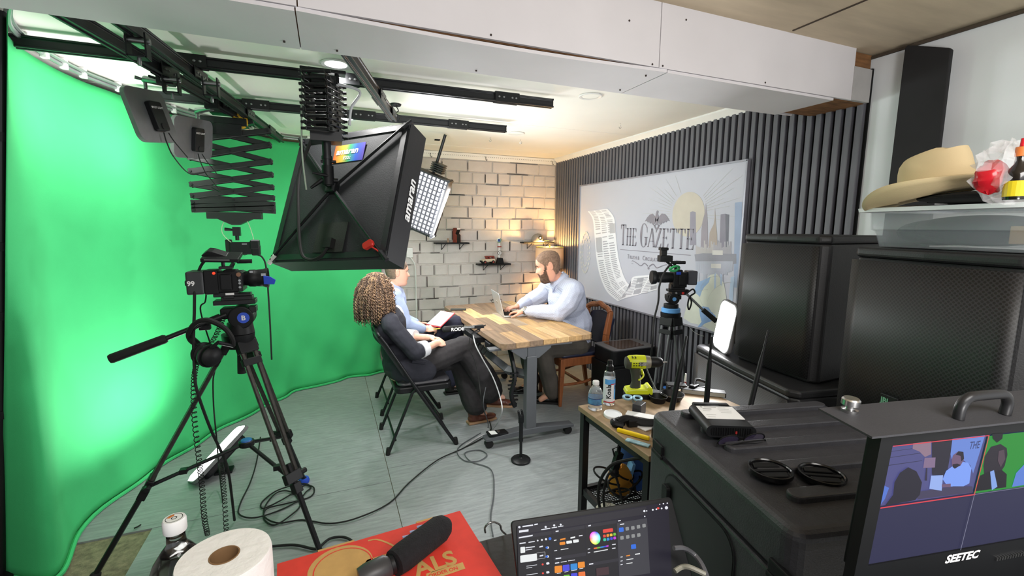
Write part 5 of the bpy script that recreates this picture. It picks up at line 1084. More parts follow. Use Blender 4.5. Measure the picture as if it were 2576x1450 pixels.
t3 = thing('paper_stack', 'tan papers lying in the clear bin under the hat', 'paper', (A.x, A.y, 1.541)); t3.rotation_euler = (0, 0, ang); q = M(); q.box((.47, .04, .045), (.10, .02, .05), RZ(0)); q.obj('papers', mat('tan_paper', '#a58a66', .8, var=.3), t3, bevel=.003)
# hat
t = thing('cowboy_hat', 'cream felt western hat resting on the clear plastic bin', 'hat', (1.80, .855, 1.70)); t.rotation_euler = (math.radians(6), math.radians(-9), ang)
HAT = mat('cream_felt', '#d8c39a', .85, var=.06, scale=4, bump=.12, bscale=180)
P = []
for j, (k, zz) in enumerate(((1.0, .0), (.98, .035), (.95, .07), (.92, .10), (.87, .12), (.77, .132), (.55, .124), (.25, .112), (.02, .108))):
    row = []
    for i in range(36):
        a = 2 * PI * i / 36; rx, ry = .105, .08
        x = rx * k * math.cos(a); y = ry * k * math.sin(a); z = zz * (1 + .0 * x)
        pinch = math.exp(-((a - .55) % (2 * PI) - 0) ** 2 * 6) + math.exp(-((-a - .55) % (2 * PI)) ** 2 * 6)
        if zz > .05: y *= 1 - .0; z += .012 * (x / rx) * (zz / .115); z -= .018 * max(0, 1 - (y / .045) ** 2) * (1 if k < .8 else 0)
        if zz > .05 and x < -.02: y *= 1 - .22 * min(1, (-x - .02) / .06) * (zz / .115)
        row.append((x, y, z + .006))
    P.append(row)
q = M(); q.grid(P, True); q.obj('crown', HAT, t, True, solid=.003)
P = []
for j in range(7):
    k = j / 6; row = []
    for i in range(48):
        a = 2 * PI * i / 48; x = (.103 + .10 * k) * math.cos(a); y = (.079 + .085 * k) * math.sin(a); row.append((x, y, .006 + .05 * k * k * math.sin(a) ** 2 - .012 * k * k * math.cos(a) ** 2 + .035 * k * max(0, math.cos(a)) ** 2))
    P.append(row)
q = M(); q.grid(P, True); q.obj('brim', HAT, t, True, solid=.004)
q = M(); q.lathe([(1, .008), (1.01, .010), (1.01, .026), (1, .028)], Matrix.Diagonal((.106, .081, 1, 1)), 36, False); q.obj('hat_band', mat('cream_band', '#d2bb8e', .8), t, True)
p = at(2495, 432, y=.62); t = thing('plastic_bag', 'crumpled clear plastic bag with something red inside, behind the hat', 'bag', (p.x + .08, .62, 1.676))
PB = bpy.data.materials.new('clear_film'); PB.use_nodes = True; b = PB.node_tree.nodes['Principled BSDF']; b.inputs['Base Color'].default_value = (.9, .9, .92, 1); b.inputs['Roughness'].default_value = .15; b.inputs['Alpha'].default_value = .28
def crumple(q, c, r, seed, amp=.25):
    rr = random.Random(seed); o = len(q.v); q.ell(c, r, n=18, m=12)
    for i in range(o, len(q.v)):
        d = q.v[i] - Vector(c); q.v[i] = Vector(c) + d * (1 + rr.uniform(-amp, amp))
q = M(); crumple(q, (0, 0, .07), (.09, .06, .07), 4); q.obj('film', PB, t)
q = M(); crumple(q, (-.055, .01, .055), (.035, .03, .04), 6, .12); q.obj('red_object', mat('glossy_red', '#c81f2c', .2), t, True)
p = at(2558, 470, y=.58); t = thing('sauce_bottle', 'small dark bottle with a yellow label standing on the bin at the edge of view', 'bottle', (p.x, .58, 1.672))
q = M(); q.lathe([(0, 0), (.022, 0), (.023, .004), (.023, .06), (.02, .07), (.011, .085), (.010, .105), (0, .105)], None, 20); q.obj('body', mat('dark_bottle', '#16110f', .15, coat=.5), t, True)
q = M(); q.lathe([(.0234, .008), (.0234, .045)], None, 20, False); q.obj('label', mat('yellow_label', '#d9c21c', .5), t); q = M(); q.lathe([(0, .103), (.012, .103), (.012, .125), (0, .126)], None, 16); q.obj('cap', mat('orange_cap', '#d97a3a', .5), t, True); q = M(); q.lathe([(0, .126), (.006, .126), (.005, .145), (0, .146)], None, 12); q.obj('nozzle', mat('glossy_red', '#c81f2c', .2), t, True)
t = thing('folded_cloth', 'black folded cloth lying on the bin rim under the hat brim', 'cloth', (1.74, .74, 1.676)); t.rotation_euler = (0, 0, ang); q = M(); crumple(q, (0, .03, .018), (.16, .1, .018), 9, .08); q.obj('cloth', FELT, t, True)
# ================================================================ equipment case and what lies on it
def on_plane(px, py, mw):
    """where the sight line through a photograph pixel meets the local plane z=0 of matrix mw"""
    inv = mw.inverted(); o = inv @ CAM_C; d = (inv.to_3x3() @ ray(px, py)); k = -o.z / d.z; p = o + d * k; return (p.x, p.y)
CASE = mat('black_roto_moulded', '#36363a', .45, var=.12, scale=30, bump=.22, bscale=260)
c0w = Vector((.76, .502, 0)); ca = -12.6
t = thing('equipment_case', 'big black moulded rack case with ribbed lid in front of the loudspeakers', 'case', (c0w.x, c0w.y, .42)); t.rotation_euler = (0, 0, math.radians(ca))
Wd, Dp, Hc = .577, .574, .63
q = M(); q.prism(rrect(Wd, Dp, .03, 4, Wd / 2, Dp / 2), 0, Hc - .115); q.obj('lower_shell', CASE, t, bevel=.006)
q = M(); q.prism(rrect(Wd, Dp, .035, 5, Wd / 2, Dp / 2), Hc - .112, Hc); q.obj('lid', CASE, t, bevel=.02, seg=4)
RIB = CASE
for i in range(5):
    y = .515 - i * .1035
    q = M(); q.prism(rrect(.475, .038, .018, 6, Wd / 2 + .02, y), Hc - .004, Hc + .014); q.obj('lid_rib', RIB, t, bevel=.004, seg=2)
q = M(); q.prism(rrect(.30, .50, .05, 6), -.004, .004, Matrix(((0, 0, 1, -.0), (1, 0, 0, .305), (0, 1, 0, .255), (0, 0, 0, 1)))); q.obj('side_opening', mat('deep_black_panel', '#08090a', .35), t)
q = M(); q.prism(rrect(.31, .51, .055, 6), -.002, .002, Matrix(((0, 0, 1, -.001), (1, 0, 0, .305), (0, 1, 0, .255), (0, 0, 0, 1)))); q.obj('opening_rim', BLK, t)
for y, z in ((.025, .535), (.505, .545)):
    q = M(); q.box((-.002, y, z), (.012, .055, .028)); q.box((-.006, y, z - .02), (.008, .06, .012)); q.obj('latch', BLK, t, bevel=.003)
q = M(); q.prism(rrect(.40, .40, .04, 6), -.006, .004, Matrix(((1, 0, 0, .30), (0, 0, 1, -.0), (0, 1, 0, .27), (0, 0, 0, 1)))); q.obj('front_opening', mat('deep_black_panel', '#08090a', .35), t)
q = M(); q.prism(rrect(.46, .47, .05, 6), -.004, .006, Matrix(((1, 0, 0, .30), (0, 0, 1, -.004), (0, 1, 0, .275), (0, 0, 0, 1)))); q.obj('front_rim', CASE, t, bevel=.005)
q = M(); q.cyl((.155, -.02, .43), (.155, -.006, .43), .010, n=14); q.cyl((.155, -.03, .43), (.155, -.02, .43), .013, n=14); q.obj('thumb_screw', STEEL, t, True)
q = M(); q.tube(smooth_path([(.0, .44, .44), (-.012, .40, .40), (-.012, .30, .27), (-.012, .2, .12), (-.01, .13, .05)], 6), .0022, 6); q.obj('green_cord', mat('green_wire', '#4a6b58', .5), t, True)
for y, z in ((.44, .44), (.13, .06), (.13, .12)):
    q = M(); q.prism(rrect(.03, .05, .008, 3), .0, .012, Matrix(((0, 0, 1, -.014), (1, 0, 0, y), (0, 1, 0, z), (0, 0, 0, 1)))); q.obj('door_latch', BLK, t, bevel=.002)
t = thing('equipment_stand', 'plain black stand hidden under the rack case', 'stand', (c0w.x, c0w.y, 0)); t.rotation_euler = (0, 0, math.radians(ca))
q = M(); q.box((Wd / 2, Dp / 2, .405), (Wd, Dp, .03)); q.obj('deck', BLKM, t)
for x in (.03, Wd - .03):
    for y in (.03, Dp - .03): q = M(); q.box((x, y, .195), (.035, .035, .39)); q.obj('leg', BLKM, t)
ZT2 = 1.064
# router
a = [at(*p_, z=1.088) for p_ in ((1740, 1030), (1843, 1021), (1882, 1078), (1790, 1090))]; cen = sum(a, Vector()) / 4
t = thing('router', 'black travel router with white label and three upright antennas on the case lid', 'router', (cen.x, cen.y, ZT2)); yv = (a[0] - a[3]).normalized(); t.rotation_euler = (0, 0, math.atan2(yv.y, yv.x) - PI / 2)
q = M(); q.prism(rrect(.125, .032, .0155, 6, 0, .018), -.07, .07, RX(90)); q.obj('housing', BLK, t, True, ang=30)
q = M(); q.prism(rrect(.105, .022, .0105, 6, 0, .018), .07, .0705, RX(90)); fr = q.obj('front_grille', mat('deep_black_panel', '#08090a', .35), t)
q = M()
for k in range(17): q.box((-.048 + .006 * k, -.0712, .0185), (.0016, .0016, .019))
o = q.obj('grille_fins', BLKM, fr, join=True); o['kind'] = 'stuff'
q = M(); q.box((.012, -.072, .017), (.004, .001, .007)); q.obj('red_light', emis('tiny_red', '#a02018', .5), fr)
q = M(); q.prism(rrect(.10, .085, .002, 2, .002, .014), .0342, .0348); lb = q.obj('white_label', mat('label_paper', '#e6e6e6', .5, var=.02), t)
q = M()
for y, x0, x1, h in ((.048, -.028, .005, .003), (.034, -.036, -.012, .004), (.036, .005, .036, .0015), (.024, .005, .038, .0015), (.012, .005, .034, .0015), (-.004, -.04, -.014, .0015), (.022, -.04, -.02, .0015), (.046, .01, .03, .0015), (-.018, -.04, -.02, .0015)): q.flat([(x0, y), (x1, y), (x1, y + h), (x0, y + h)], .0350)
q.flat(circ(.0035, 10, -.036, .049), .0350); o = q.obj('label_print', mat('grey_print', '#9a9a9a', .6), lb, join=True); o['kind'] = 'stuff'
q = M(); q.prism(rrect(.10, .012, .004, 2, 0, .03), -.0825, -.07, RX(90)); q.obj('rear_ridge', BLK, t)
YA = 1.29; b_ = at(1790, 1100, y=YA)
t = thing('wireless_receiver', 'black wireless box with three tall paddle antennas rising behind the rack case', 'receiver', (1.25, YA, .801))
q = M(); q.prism(rrect(.27, .09, .02, 5), 0, .04); q.obj('housing', BLK, t, bevel=.004)
for (bx, by), (tx, ty) in (((1688, 1040), (1727, 846)), ((1776, 1030), (1790, 846)), ((1886, 1030), (1933, 831))):
    p0 = at(bx, by, y=YA); p1 = at(tx, ty, y=YA + .01); O4 = Vector((1.25, YA, .801)); d = (p1 - p0).normalized(); f = p0 - d * ((p0.z - .835) / d.z); pts = [p - O4 for p in (f, p0, p0.lerp(p1, .3), p0.lerp(p1, .62), p0.lerp(p1, .74), p1)]
    q = M(); q.tube(pts, [.0095, .0105, .0105, .0088, .005, .0042], 10); q.obj('antenna', BLK, t, True)
# spectacles
a = at(1790, 1112, z=1.066); b = at(1938, 1100, z=1.066); gx = (b - a).normalized(); t = thing('eyeglasses', 'folded dark framed glasses on the ribbed case lid in front of the router', 'glasses', ((a.x + b.x) / 2, (a.y + b.y) / 2, 1.0655)); t.rotation_euler = (math.radians(-62), 0, math.atan2(gx.y, gx.x))
GL = bpy.data.materials.new('violet_lens'); GL.use_nodes = True; b_ = GL.node_tree.nodes['Principled BSDF']; b_.inputs['Base Color'].default_value = rgb('#5a5070'); b_.inputs['Roughness'].default_value = .05; b_.inputs['Alpha'].default_value = .35
for s in (-1, 1):
    pl = [(s * .036 + .029 * math.cos(a_) * (1 + .05 * math.sin(a_)), .021 * math.sin(a_), 0) for a_ in [2 * PI * k / 20 for k in range(20)]]
    q = M(); q.flat([(p[0], p[1]) for p in pl], .0); q.obj('lens', GL, t, solid=.0015)
    q = M(); q.tube(pl, .0017, 6, closed=True); q.obj('rim', BLK, t, True)
    q = M(); q.tube([(s * .066, .01, 0), (s * .07, .008, -.006), (s * .05, -.012 - .004 * s, -.016), (-s * .02, -.014 - .004 * s, -.02), (-s * .05, -.006, -.018)], .0018, 6); q.obj('temple', BLK, t, True)
q = M(); q.tube([(-.008, .006, 0), (0, .011, 0), (.008, .006, 0)], .0018, 6); q.obj('bridge', CHROME, t, True)
# lens caps
def lens_cap(label, px, py, rz):
    p = at(px, py, z=1.07); t = thing('lens_cover', label, 'lens cover', (p.x, p.y, 1.0575), (0, 0, rz), 'lens covers on the case lid')
    q = M(); q.lathe([(0, 0), (.043, 0), (.0455, .003), (.0455, .012), (.0425, .0125), (.0405, .010), (.040, .005), (0, .005)], None, 36); q.obj('shell', mat('glossy_black', '#101012', .2), t, True, ang=30)
    for s in (-1, 1): q = M(); q.prism([(-.03, s * .012), (.03, s * .012), (.024, s * .03), (-.024, s * .03)], .005, .0095); q.obj('pinch_clip', BLK, t, bevel=.002)
    q = M(); q.box((0, 0, .0065), (.076, .008, .003)); q.obj('rib', BLK, t)
lens_cap('round black lens cover on the case lid, nearer the glasses', 1938, 1178, -20); lens_cap('round black lens cover on the case lid, nearer the production monitor', 2068, 1190, -30)

# ================================================================ production monitor with handle
ML = Matrix.Translation((.715, .367, 1.11)) @ Euler([math.radians(v) for v in (3.8, -.1, -10.5)]).to_matrix().to_4x4()
t = thing('production_monitor', 'black production monitor with a carry handle showing two camera views', 'monitor'); t.matrix_world = ML
q = M()
x0, x1, z0_, z1_ = -.022, .40, -.075, .213; sx0, sx1, sz0, sz1 = 0, .344, 0, .194
for bx in ((x0, sx0, z0_, z1_), (sx1, x1, z0_, z1_), (sx0, sx1, sz1, z1_), (sx0, sx1, z0_, sz0)): q.box(((bx[0] + bx[1]) / 2, .004, (bx[2] + bx[3]) / 2), (bx[1] - bx[0], .016, bx[3] - bx[2]))
q.obj('bezel', BLK, t); q = M(); q.box(((x0 + x1) / 2 + .04, .045, (z0_ + z1_) / 2), (x1 - x0 - .08, .066, z1_ - z0_)); q.obj('housing', BLKM, t, bevel=.002)
q = M(); q.box(((x0 + x1) / 2 - .012, .03, z1_ + .002), (x1 - x0 + .03, .085, .003)); q.obj('top_plate', mat('grey_top_plate', '#37373b', .6, var=.1, bump=.15, bscale=400), t)
q = M(); hz = z1_ + .004; HT = ML @ T(0, 0, hz); h0, h1 = on_plane(2412, 1054, HT), on_plane(2526, 1041, HT); hy = (h0[1] + h1[1]) / 2; a_, b_ = h0[0], h1[0]; q.tube(smooth_path([(a_, hy, hz), (a_, hy, hz + .018), (a_ + .007, hy, hz + .029), (a_ + .02, hy, hz + .033), (b_ - .02, hy, hz + .033), (b_ - .007, hy, hz + .029), (b_, hy, hz + .018), (b_, hy, hz)], 5), .0072, 10); q.obj('carry_handle', mat('satin_black', '#2a2a2c', .35, .3), t, True)
p = ML.inverted() @ at(2189, 1058, y=.42); q = M(); q.lathe([(0, 0), (.011, 0), (.011, .005), (.006, .006), (.006, .010), (.012, .012), (.012, .02), (.010, .022), (0, .022)], T(-.012, .055, z1_ + .003), 20); q.obj('thumb_knob', STEEL, t, True)
MS = ML @ Matrix(((1, 0, 0, 0), (0, 0, -1, -.0015), (0, 1, 0, 0), (0, 0, 0, 1)))   # screen plane: x right, y up, z toward viewer
loc = lambda *pts: [on_plane(px, py, MS) for px, py in pts]
zf = [0]
def scr(name, col, st, *polys):
    zf[0] += .00012; q = M()
    for P in polys: q.flat([(a, b) for a, b in P], zf[0], Matrix(((1, 0, 0, 0), (0, 0, -1, -.0015), (0, 1, 0, 0), (0, 0, 0, 1))))
    return q.obj(name, emis('screen_' + col[1:], col, st * .82), t, join=True)
R4 = lambda a, b, c, d: [(a, b), (c, b), (c, d), (a, d)]
scr('screen_panel', '#33345a', .62, R4(0, 0, .344, .194))
hm = .172; vm = .0975
zx = lambda x, y: (2050 + x / 2.9, 950 + y / 2.9)
L_ = lambda *pts: loc(*[zx(*p) for p in pts])
scr('brick_view', '#5b5c98', .7, R4(.002, vm, hm, .192))
q_ = [L_((545, 540), (840, 500), (840, 503), (545, 543)), L_((530, 585), (800, 545), (800, 549), (530, 589)), L_((530, 640), (780, 605), (780, 609), (530, 645))]; scr('brick_lines', '#3c3c60', .6, *q_)
scr('warm_glow', '#9a7f92', .8, L_((715, 470), (845, 460), (845, 560), (800, 580), (760, 540), (710, 520)))
scr('dark_slats', '#2f2c3c', .6, L_((850, 455), (1000, 440), (985, 560), (960, 700), (870, 760), (850, 700)))
scr('bright_board', '#6f8fe0', .85, L_((1000, 440), (1240, 412), (1150, 700), (1130, 640), (1075, 600), (1000, 620), (985, 560)))
q = M(); zf[0] += .00012; o_ = loc(zx(1118, 522))[0]; text(q, 'THE', .017, Matrix(((1, 0, 0, o_[0]), (0, 0, -1, -.0015 - zf[0]), (0, 1, 0, o_[1]), (0, 0, 0, 1))), bold=.0003, sx=.62); q.obj('mini_lettering', emis('screen_3d4a80', '#3d4a80', .7), t)
scr('lamp_shade_view', '#8d7595', .8, L_((795, 585), (875, 582), (870, 655), (785, 658))); scr('lamp_foot_view', '#3a3550', .6, L_((805, 658), (815, 658), (812, 750), (795, 750)))
scr('shirt_view', '#7ea0f4', .95, L_((990, 650), (1060, 610), (1110, 620), (1135, 660), (1120, 770), (1060, 800), (960, 790), (925, 740), (950, 680)))
scr('face_view', '#7c6080', .75, L_((990, 600), (1000, 565), (1040, 535), (1075, 545), (1078, 600), (1055, 640), (1010, 662), (992, 640))); scr('hair_view', '#2c2636', .6, L_((1020, 560), (1040, 535), (1075, 540), (1080, 590), (1060, 610), (1055, 570))); scr('beard_view', '#2c2636', .6, L_((996, 630), (1030, 625), (1055, 635), (1012, 663), (996, 650)))
scr('table_view', '#4d4868', .7, L_((740, 830), (1000, 790), (1140, 790), (1145, 835), (740, 885)))
scr('laptop_view', '#9ab4f2', .9, L_((838, 712), (925, 708), (915, 822), (825, 808))); scr('hand_view', '#7c6080', .7, L_((915, 775), (980, 770), (980, 795), (915, 797)))
scr('dark_head_view', '#2a2838', .6, L_((500, 930), (560, 850), (570, 760), (610, 690), (670, 650), (730, 680), (770, 760), (755, 850), (720, 890))); scr('blue_shoulder_view', '#5b7fe0', .8, L_((490, 780), (530, 800), (500, 880), (470, 920)))
scr('green_view', '#1f8f2c', .9, R4(hm, vm, .342, .192))
scr('woman_hair_view', '#2c2733', .6, L_((1215, 640), (1225, 570), (1270, 500), (1340, 480), (1385, 510), (1390, 560), (1370, 640), (1330, 700), (1220, 700)))
scr('woman_jacket_view', '#1b1a24', .5, L_((1150, 825), (1190, 710), (1260, 680), (1350, 670), (1385, 700), (1380, 795))); scr('woman_face_view', '#5c4a56', .7, L_((1325, 530), (1365, 520), (1372, 590), (1340, 650), (1318, 600))); scr('woman_shirt_view', '#86a8ea', .9, L_((1262, 680), (1290, 670), (1315, 790), (1275, 815)))
scr('pantograph_view', '#141820', .5, L_((1275, 405), (1355, 400), (1350, 440), (1310, 470), (1280, 440)))
scr('blue_shirt_view', '#5f86dc', .85, L_((1420, 790), (1450, 690), (1525, 610), (1525, 775)))
bd = .0012
scr('red_frame', '#e0424e', .9, R4(.0, .1925, hm, .194), R4(0, vm - .002, hm + .002, vm), R4(hm - .0008, vm, hm + .0008, .194))
scr('divider', '#8c8da8', .7, R4(hm - .0006, .0, hm + .0006, vm - .002), R4(hm, vm - .0012, .344, vm - .0002))
q = M(); o_ = loc((2371, 1414))[0]; text(q, 'SEETEC', .019, Matrix(((1, 0, 0, o_[0]), (0, 0, -1, -.0046), (0, 1, 0, o_[1]), (0, 0, 0, 1))), bold=.0008, shear=.2, sx=1.05); q.obj('lettering', SIG, t)
for k in range(11):
    px = 2499 + k * 6.6; py = 1402 - k * 1.3; o_ = loc((px, py))[0]; q = M(); q.box((o_[0], -.0055, o_[1]), (.0032, .003, .006), None); q.obj('key', STEEL, t)
t = thing('side_stand', 'low black stand under the production monitor', 'stand', (1.02, .24, 0), (0, 0, -10.5)); q = M(); q.box((0, 0, 1.015), (.66, .16, .03)); q.obj('top', BLKM, t)
for x in (-.3, .3): q = M(); q.box((x, 0, .5), (.04, .14, 1.0)); q.obj('leg', BLKM, t)

# ================================================================ dark counter with laptop, pizza box, roll, bottle
t = thing('counter_table', 'dark counter table along the near edge of view carrying laptop and pizza box', 'table', (-.02, .5, 0))
q = M(); q.box((0, 0, .84), (1.36, .88, .04)); q.obj('top', mat('dark_worktop', '#2b2a29', .6, var=.25, scale=8, bump=.2), t, bevel=.004)
for x in (-.6, .6):
    for y in (-.38, .38): q = M(); q.box((x, y, .41), (.05, .05, .82)); q.obj('leg', BLKM, t)
LM = Matrix.Translation((.287, .632, .868)) @ RZ(-8.3) @ RX(-35.2)
t = thing('laptop', 'open black laptop with a lighting control program on its screen', 'laptop', (.287, .632, .861)); t.rotation_euler = (0, 0, math.radians(-8.3))
LB = LM.copy(); inv = (Matrix.Translation((.287, .632, .861)) @ RZ(-8.3)).inverted(); LL2 = inv @ LM
q = M(); q.prism(rrect(.35, .235, .01, 4, .175, -.118), 0, .016); q.obj('base', BLK, t, bevel=.003)
SP = Matrix(((1, 0, 0, 0), (0, 0, -1, -.003), (0, 1, 0, 0), (0, 0, 0, 1)))
q = M(); q.prism(rrect(.35, .212, .008, 4, .175, .0985), -.008, 0.0, LL2 @ Matrix(((1, 0, 0, 0), (0, 0, -1, 0), (0, 1, 0, 0), (0, 0, 0, 1)))); q.obj('lid', BLK, t, bevel=.002)
LS = LM @ SP; lz_ = [0]
ll = lambda *pts: [on_plane(1200 + x / 4.684, 1230 + y / 4.684, LS) for x, y in pts]
def lsc(name, col, st, *polys):
    lz_[0] += .0001; q = M()
    for P in polys: q.flat(P, lz_[0], LL2 @ SP)
    return q.obj(name, emis('ui_' + col[1:], col, st * .8), t, join=name == 'white_marks')
def lbar(x0, y0, x1, y1, h):  # slanted bar in zoom pixels, baseline centre line
    return ll((x0, y0 - h / 2), (x1, y1 - h / 2), (x1, y1 + h / 2), (x0, y0 + h / 2))
def lblob(cx_, cy_, rx, ry, n=14): return ll(*[(cx_ + rx * math.cos(2 * PI * k / n), cy_ + ry * math.sin(2 * PI * k / n)) for k in range(n)])
def lround(x, y, w_, h, sl=-.11): return ll((x + 6, y + sl * 6), (x + w_ - 6, y + sl * w_), (x + w_, y + 6 + sl * w_), (x + w_ + 3, y + h - 6 + sl * w_), (x + w_ - 6, y + h + sl * w_), (x + 8, y + h), (x + 2, y + h - 6), (x, y + 6))
scp = ll((470, 440), (2255, 158), (2300, 1100), (495, 1290))
lsc('screen_panel', '#221f33', .5, scp)
lsc('app_panel', '#27272d', .5, ll((478, 560), (878, 500), (890, 1240), (492, 1290)), ll((884, 495), (1268, 432), (1290, 1200), (896, 1240)), ll((1274, 428), (1644, 372), (1670, 1160), (1296, 1200)))
lsc('effect_panel', '#4a4a52', .6, ll((1648, 405), (2002, 348), (2038, 998), (1676, 1050))); lsc('top_bar', '#37353f', .5, ll((470, 455), (1990, 215), (2000, 300), (480, 545)))
lsc('panel_header', '#3d3c46', .5, ll((478, 560), (878, 498), (880, 540), (480, 602)), ll((884, 495), (1268, 432), (1269, 470), (886, 535)), ll((1274, 428), (1644, 372), (1645, 408), (1276, 466)), ll((900, 812), (1282, 750), (1283, 790), (902, 850)), ll((1300, 880), (1660, 820), (1661, 856), (1302, 918)))
W_ = []
for x0, y0, x1, y1, h in ((535, 448, 660, 430, 15), (675, 425, 715, 418, 15), (755, 485, 862, 468, 10), (878, 464, 942, 454, 10), (955, 450, 1016, 440, 10), (495, 508, 606, 492, 26), (492, 580, 655, 552, 16), (500, 648, 572, 638, 14), (606, 634, 680, 622, 10), (570, 698, 680, 684, 12), (570, 725, 650, 713, 8), (735, 688, 775, 680, 16), (738, 795, 780, 786, 16), (925, 506, 960, 500, 14), (925, 826, 990, 818, 14), (918, 880, 968, 872, 12), (985, 868, 1055, 856, 8), (1072, 852, 1152, 840, 8), (905, 612, 935, 606, 10), (910, 734, 942, 728, 10), (1200, 558, 1242, 552, 12), (1310, 440, 1340, 434, 14), (1304, 714, 1332, 708, 10), (1304, 758, 1332, 752, 10), (1320, 892, 1368, 884, 14), (1590, 660, 1632, 655, 10), (1590, 706, 1630, 700, 10), (1660, 382, 1692, 376, 12), (1685, 424, 1732, 416, 12), (1690, 808, 1715, 804, 8), (1690, 855, 1715, 850, 8), (1690, 898, 1715, 893, 8), (940, 1000, 985, 994, 8), (1030, 985, 1075, 976, 6), (1108, 968, 1178, 957, 6), (1205, 945, 1250, 938, 6), (582, 915, 705, 898, 6), (582, 938, 650, 928, 6), (582, 1018, 715, 1000, 6)): W_.append(lbar(x0, y0, x1, y1, h))
for cx_, cy_, r in ((498, 455, 14), (808, 452, 13), (908, 434, 13), (985, 425, 12), (764, 605, 11), (812, 597, 13), (714, 613, 10), (1970, 265, 13), (1998, 263, 8), (2070, 250, 11), (2112, 244, 10), (2174, 234, 10), (2230, 226, 19), (2195, 178, 9), (2240, 172, 8), (2152, 186, 6), (1975, 328, 8)): W_.append(lblob(cx_, cy_, r, r))
for x, y in ((826, 695), (826, 800)): W_.append(lblob(x + 8, y, 12, 14))
for x, y in ((818, 885), (818, 990)): W_.append(lround(x - 4, y - 14, 36, 26))
lsc('white_marks', '#e4e6ee', 1.0, *W_)
lsc('white_cards', '#e9ecec', 1.0, lround(510, 690, 54, 72), lround(508, 790, 196, 84, -.13), lround(1050, 618, 66, 34), lround(1130, 605, 66, 34), lbar(1100, 582, 1155, 572, 18), lbar(985, 720, 1075, 706, 8), lbar(1375, 748, 1540, 718, 10), lbar(1758, 838, 1840, 826, 8), lbar(1758, 884, 1830, 874, 8), lbar(1860, 775, 1918, 766, 12))
lsc('card_outline', '#c9c9cc', .9, lbar(700, 760, 798, 745, 4), lbar(706, 832, 800, 818, 4), ll((796, 750), (802, 748), (804, 816), (798, 818)))
lsc('blue_marks', '#2f6fe0', .95, lblob(858, 590, 17, 18), lround(806, 684, 26, 24), lround(806, 790, 26, 24), lround(1670, 462, 54, 52), lround(1812, 660, 58, 54))
lsc('red_marks', '#e8473c', .95, lround(1480, 482, 118, 42, -.13), lblob(2132, 232, 15, 13), lblob(772, 893, 12, 12), lblob(775, 998, 12, 12), lround(1482, 545, 32, 32))
lsc('orange_marks', '#f09028', .95, lround(1522, 538, 32, 32), lround(912, 915, 88, 80), lbar(978, 602, 1040, 590, 18), lround(970, 633, 66, 34), lround(1186, 868, 80, 70), lbar(1755, 794, 1800, 786, 12))
lsc('yellow_marks', '#f0c83c', .95, lround(1562, 532, 30, 32)); lsc('lime_marks', '#74c43c', .95, lround(1602, 524, 30, 32), lbar(1410, 700, 1450, 692, 16), lround(1018, 1020, 70, 60))
lsc('teal_marks', '#3cc8a0', .95, lround(1484, 588, 32, 32)); lsc('azure_marks', '#2f8cd8', .95, lround(1524, 582, 32, 32), lround(1098, 888, 80, 74), lbar(1450, 692, 1490, 686, 16)); lsc('indigo_marks', '#4a4ae0', .95, lround(1564, 575, 30, 32), lround(1006, 902, 80, 74), lround(1104, 1000, 74, 60), lbar(1490, 686, 1520, 680, 16)); lsc('magenta_marks', '#c840d8', .95, lround(1602, 568, 30, 32), lbar(1520, 680, 1545, 674, 16)); lsc('orange_cards', '#f07838', .95, lround(1190, 985, 80, 60), lbar(1372, 706, 1410, 700, 16))
lsc('grey_buttons', '#9a9c9c', .8, *[lround(x, y, 40, 42) for x, y in ((1744, 455), (1810, 444), (1876, 432), (1942, 418), (1682, 562), (1750, 550), (1814, 540), (1880, 528))]); lsc('dim_square', '#55383e', .6, ll((1400, 940), (1545, 918), (1552, 1010), (1404, 1030)))
# colour wheel
CW = bpy.data.materials.new('colour_wheel'); CW.use_nodes = True; nn = CW.node_tree.nodes; lk = CW.node_tree.links; bb_ = nn['Principled BSDF']; bb_.inputs['Base Color'].default_value = (0, 0, 0, 1); bb_.inputs['Emission Strength'].default_value = .95
wc = ll((1386, 582))[0]; wr_ = (Vector(ll((1448, 572))[0]) - Vector(wc)).length
tc = nn.new('ShaderNodeTexCoord'); mpn = nn.new('ShaderNodeMapping'); mpn.inputs['Location'].default_value = (-1, -1, 0); mpn.inputs['Scale'].default_value = (2, 2, 1); lk.new(tc.outputs['UV'], mpn.inputs[0])
gr = nn.new('ShaderNodeTexGradient'); gr.gradient_type = 'RADIAL'; lk.new(mpn.outputs[0], gr.inputs[0]); gs = nn.new('ShaderNodeTexGradient'); gs.gradient_type = 'SPHERICAL'; lk.new(mpn.outputs[0], gs.inputs[0])
iv = nn.new('ShaderNodeMath'); iv.operation = 'SUBTRACT'; iv.inputs[0].default_value = 1; lk.new(gs.outputs['Fac'], iv.inputs[1]); hs = nn.new('ShaderNodeCombineColor'); hs.mode = 'HSV'; lk.new(gr.outputs['Fac'], hs.inputs[0]); lk.new(iv.outputs[0], hs.inputs[1]); hs.inputs[2].default_value = 1; lk.new(hs.outputs[0], bb_.inputs['Emission Color'])
lz_[0] += .0001; q = M(); q.flat(circ(wr_, 28, wc[0], wc[1]), lz_[0], LL2 @ SP); o = q.obj('colour_wheel', CW, t); uv = o.data.uv_layers.new(name='uv')
for k in range(28): uv.data[k].uv = (.5 + .5 * math.cos(2 * PI * k / 28), .5 + .5 * math.sin(2 * PI * k / 28))
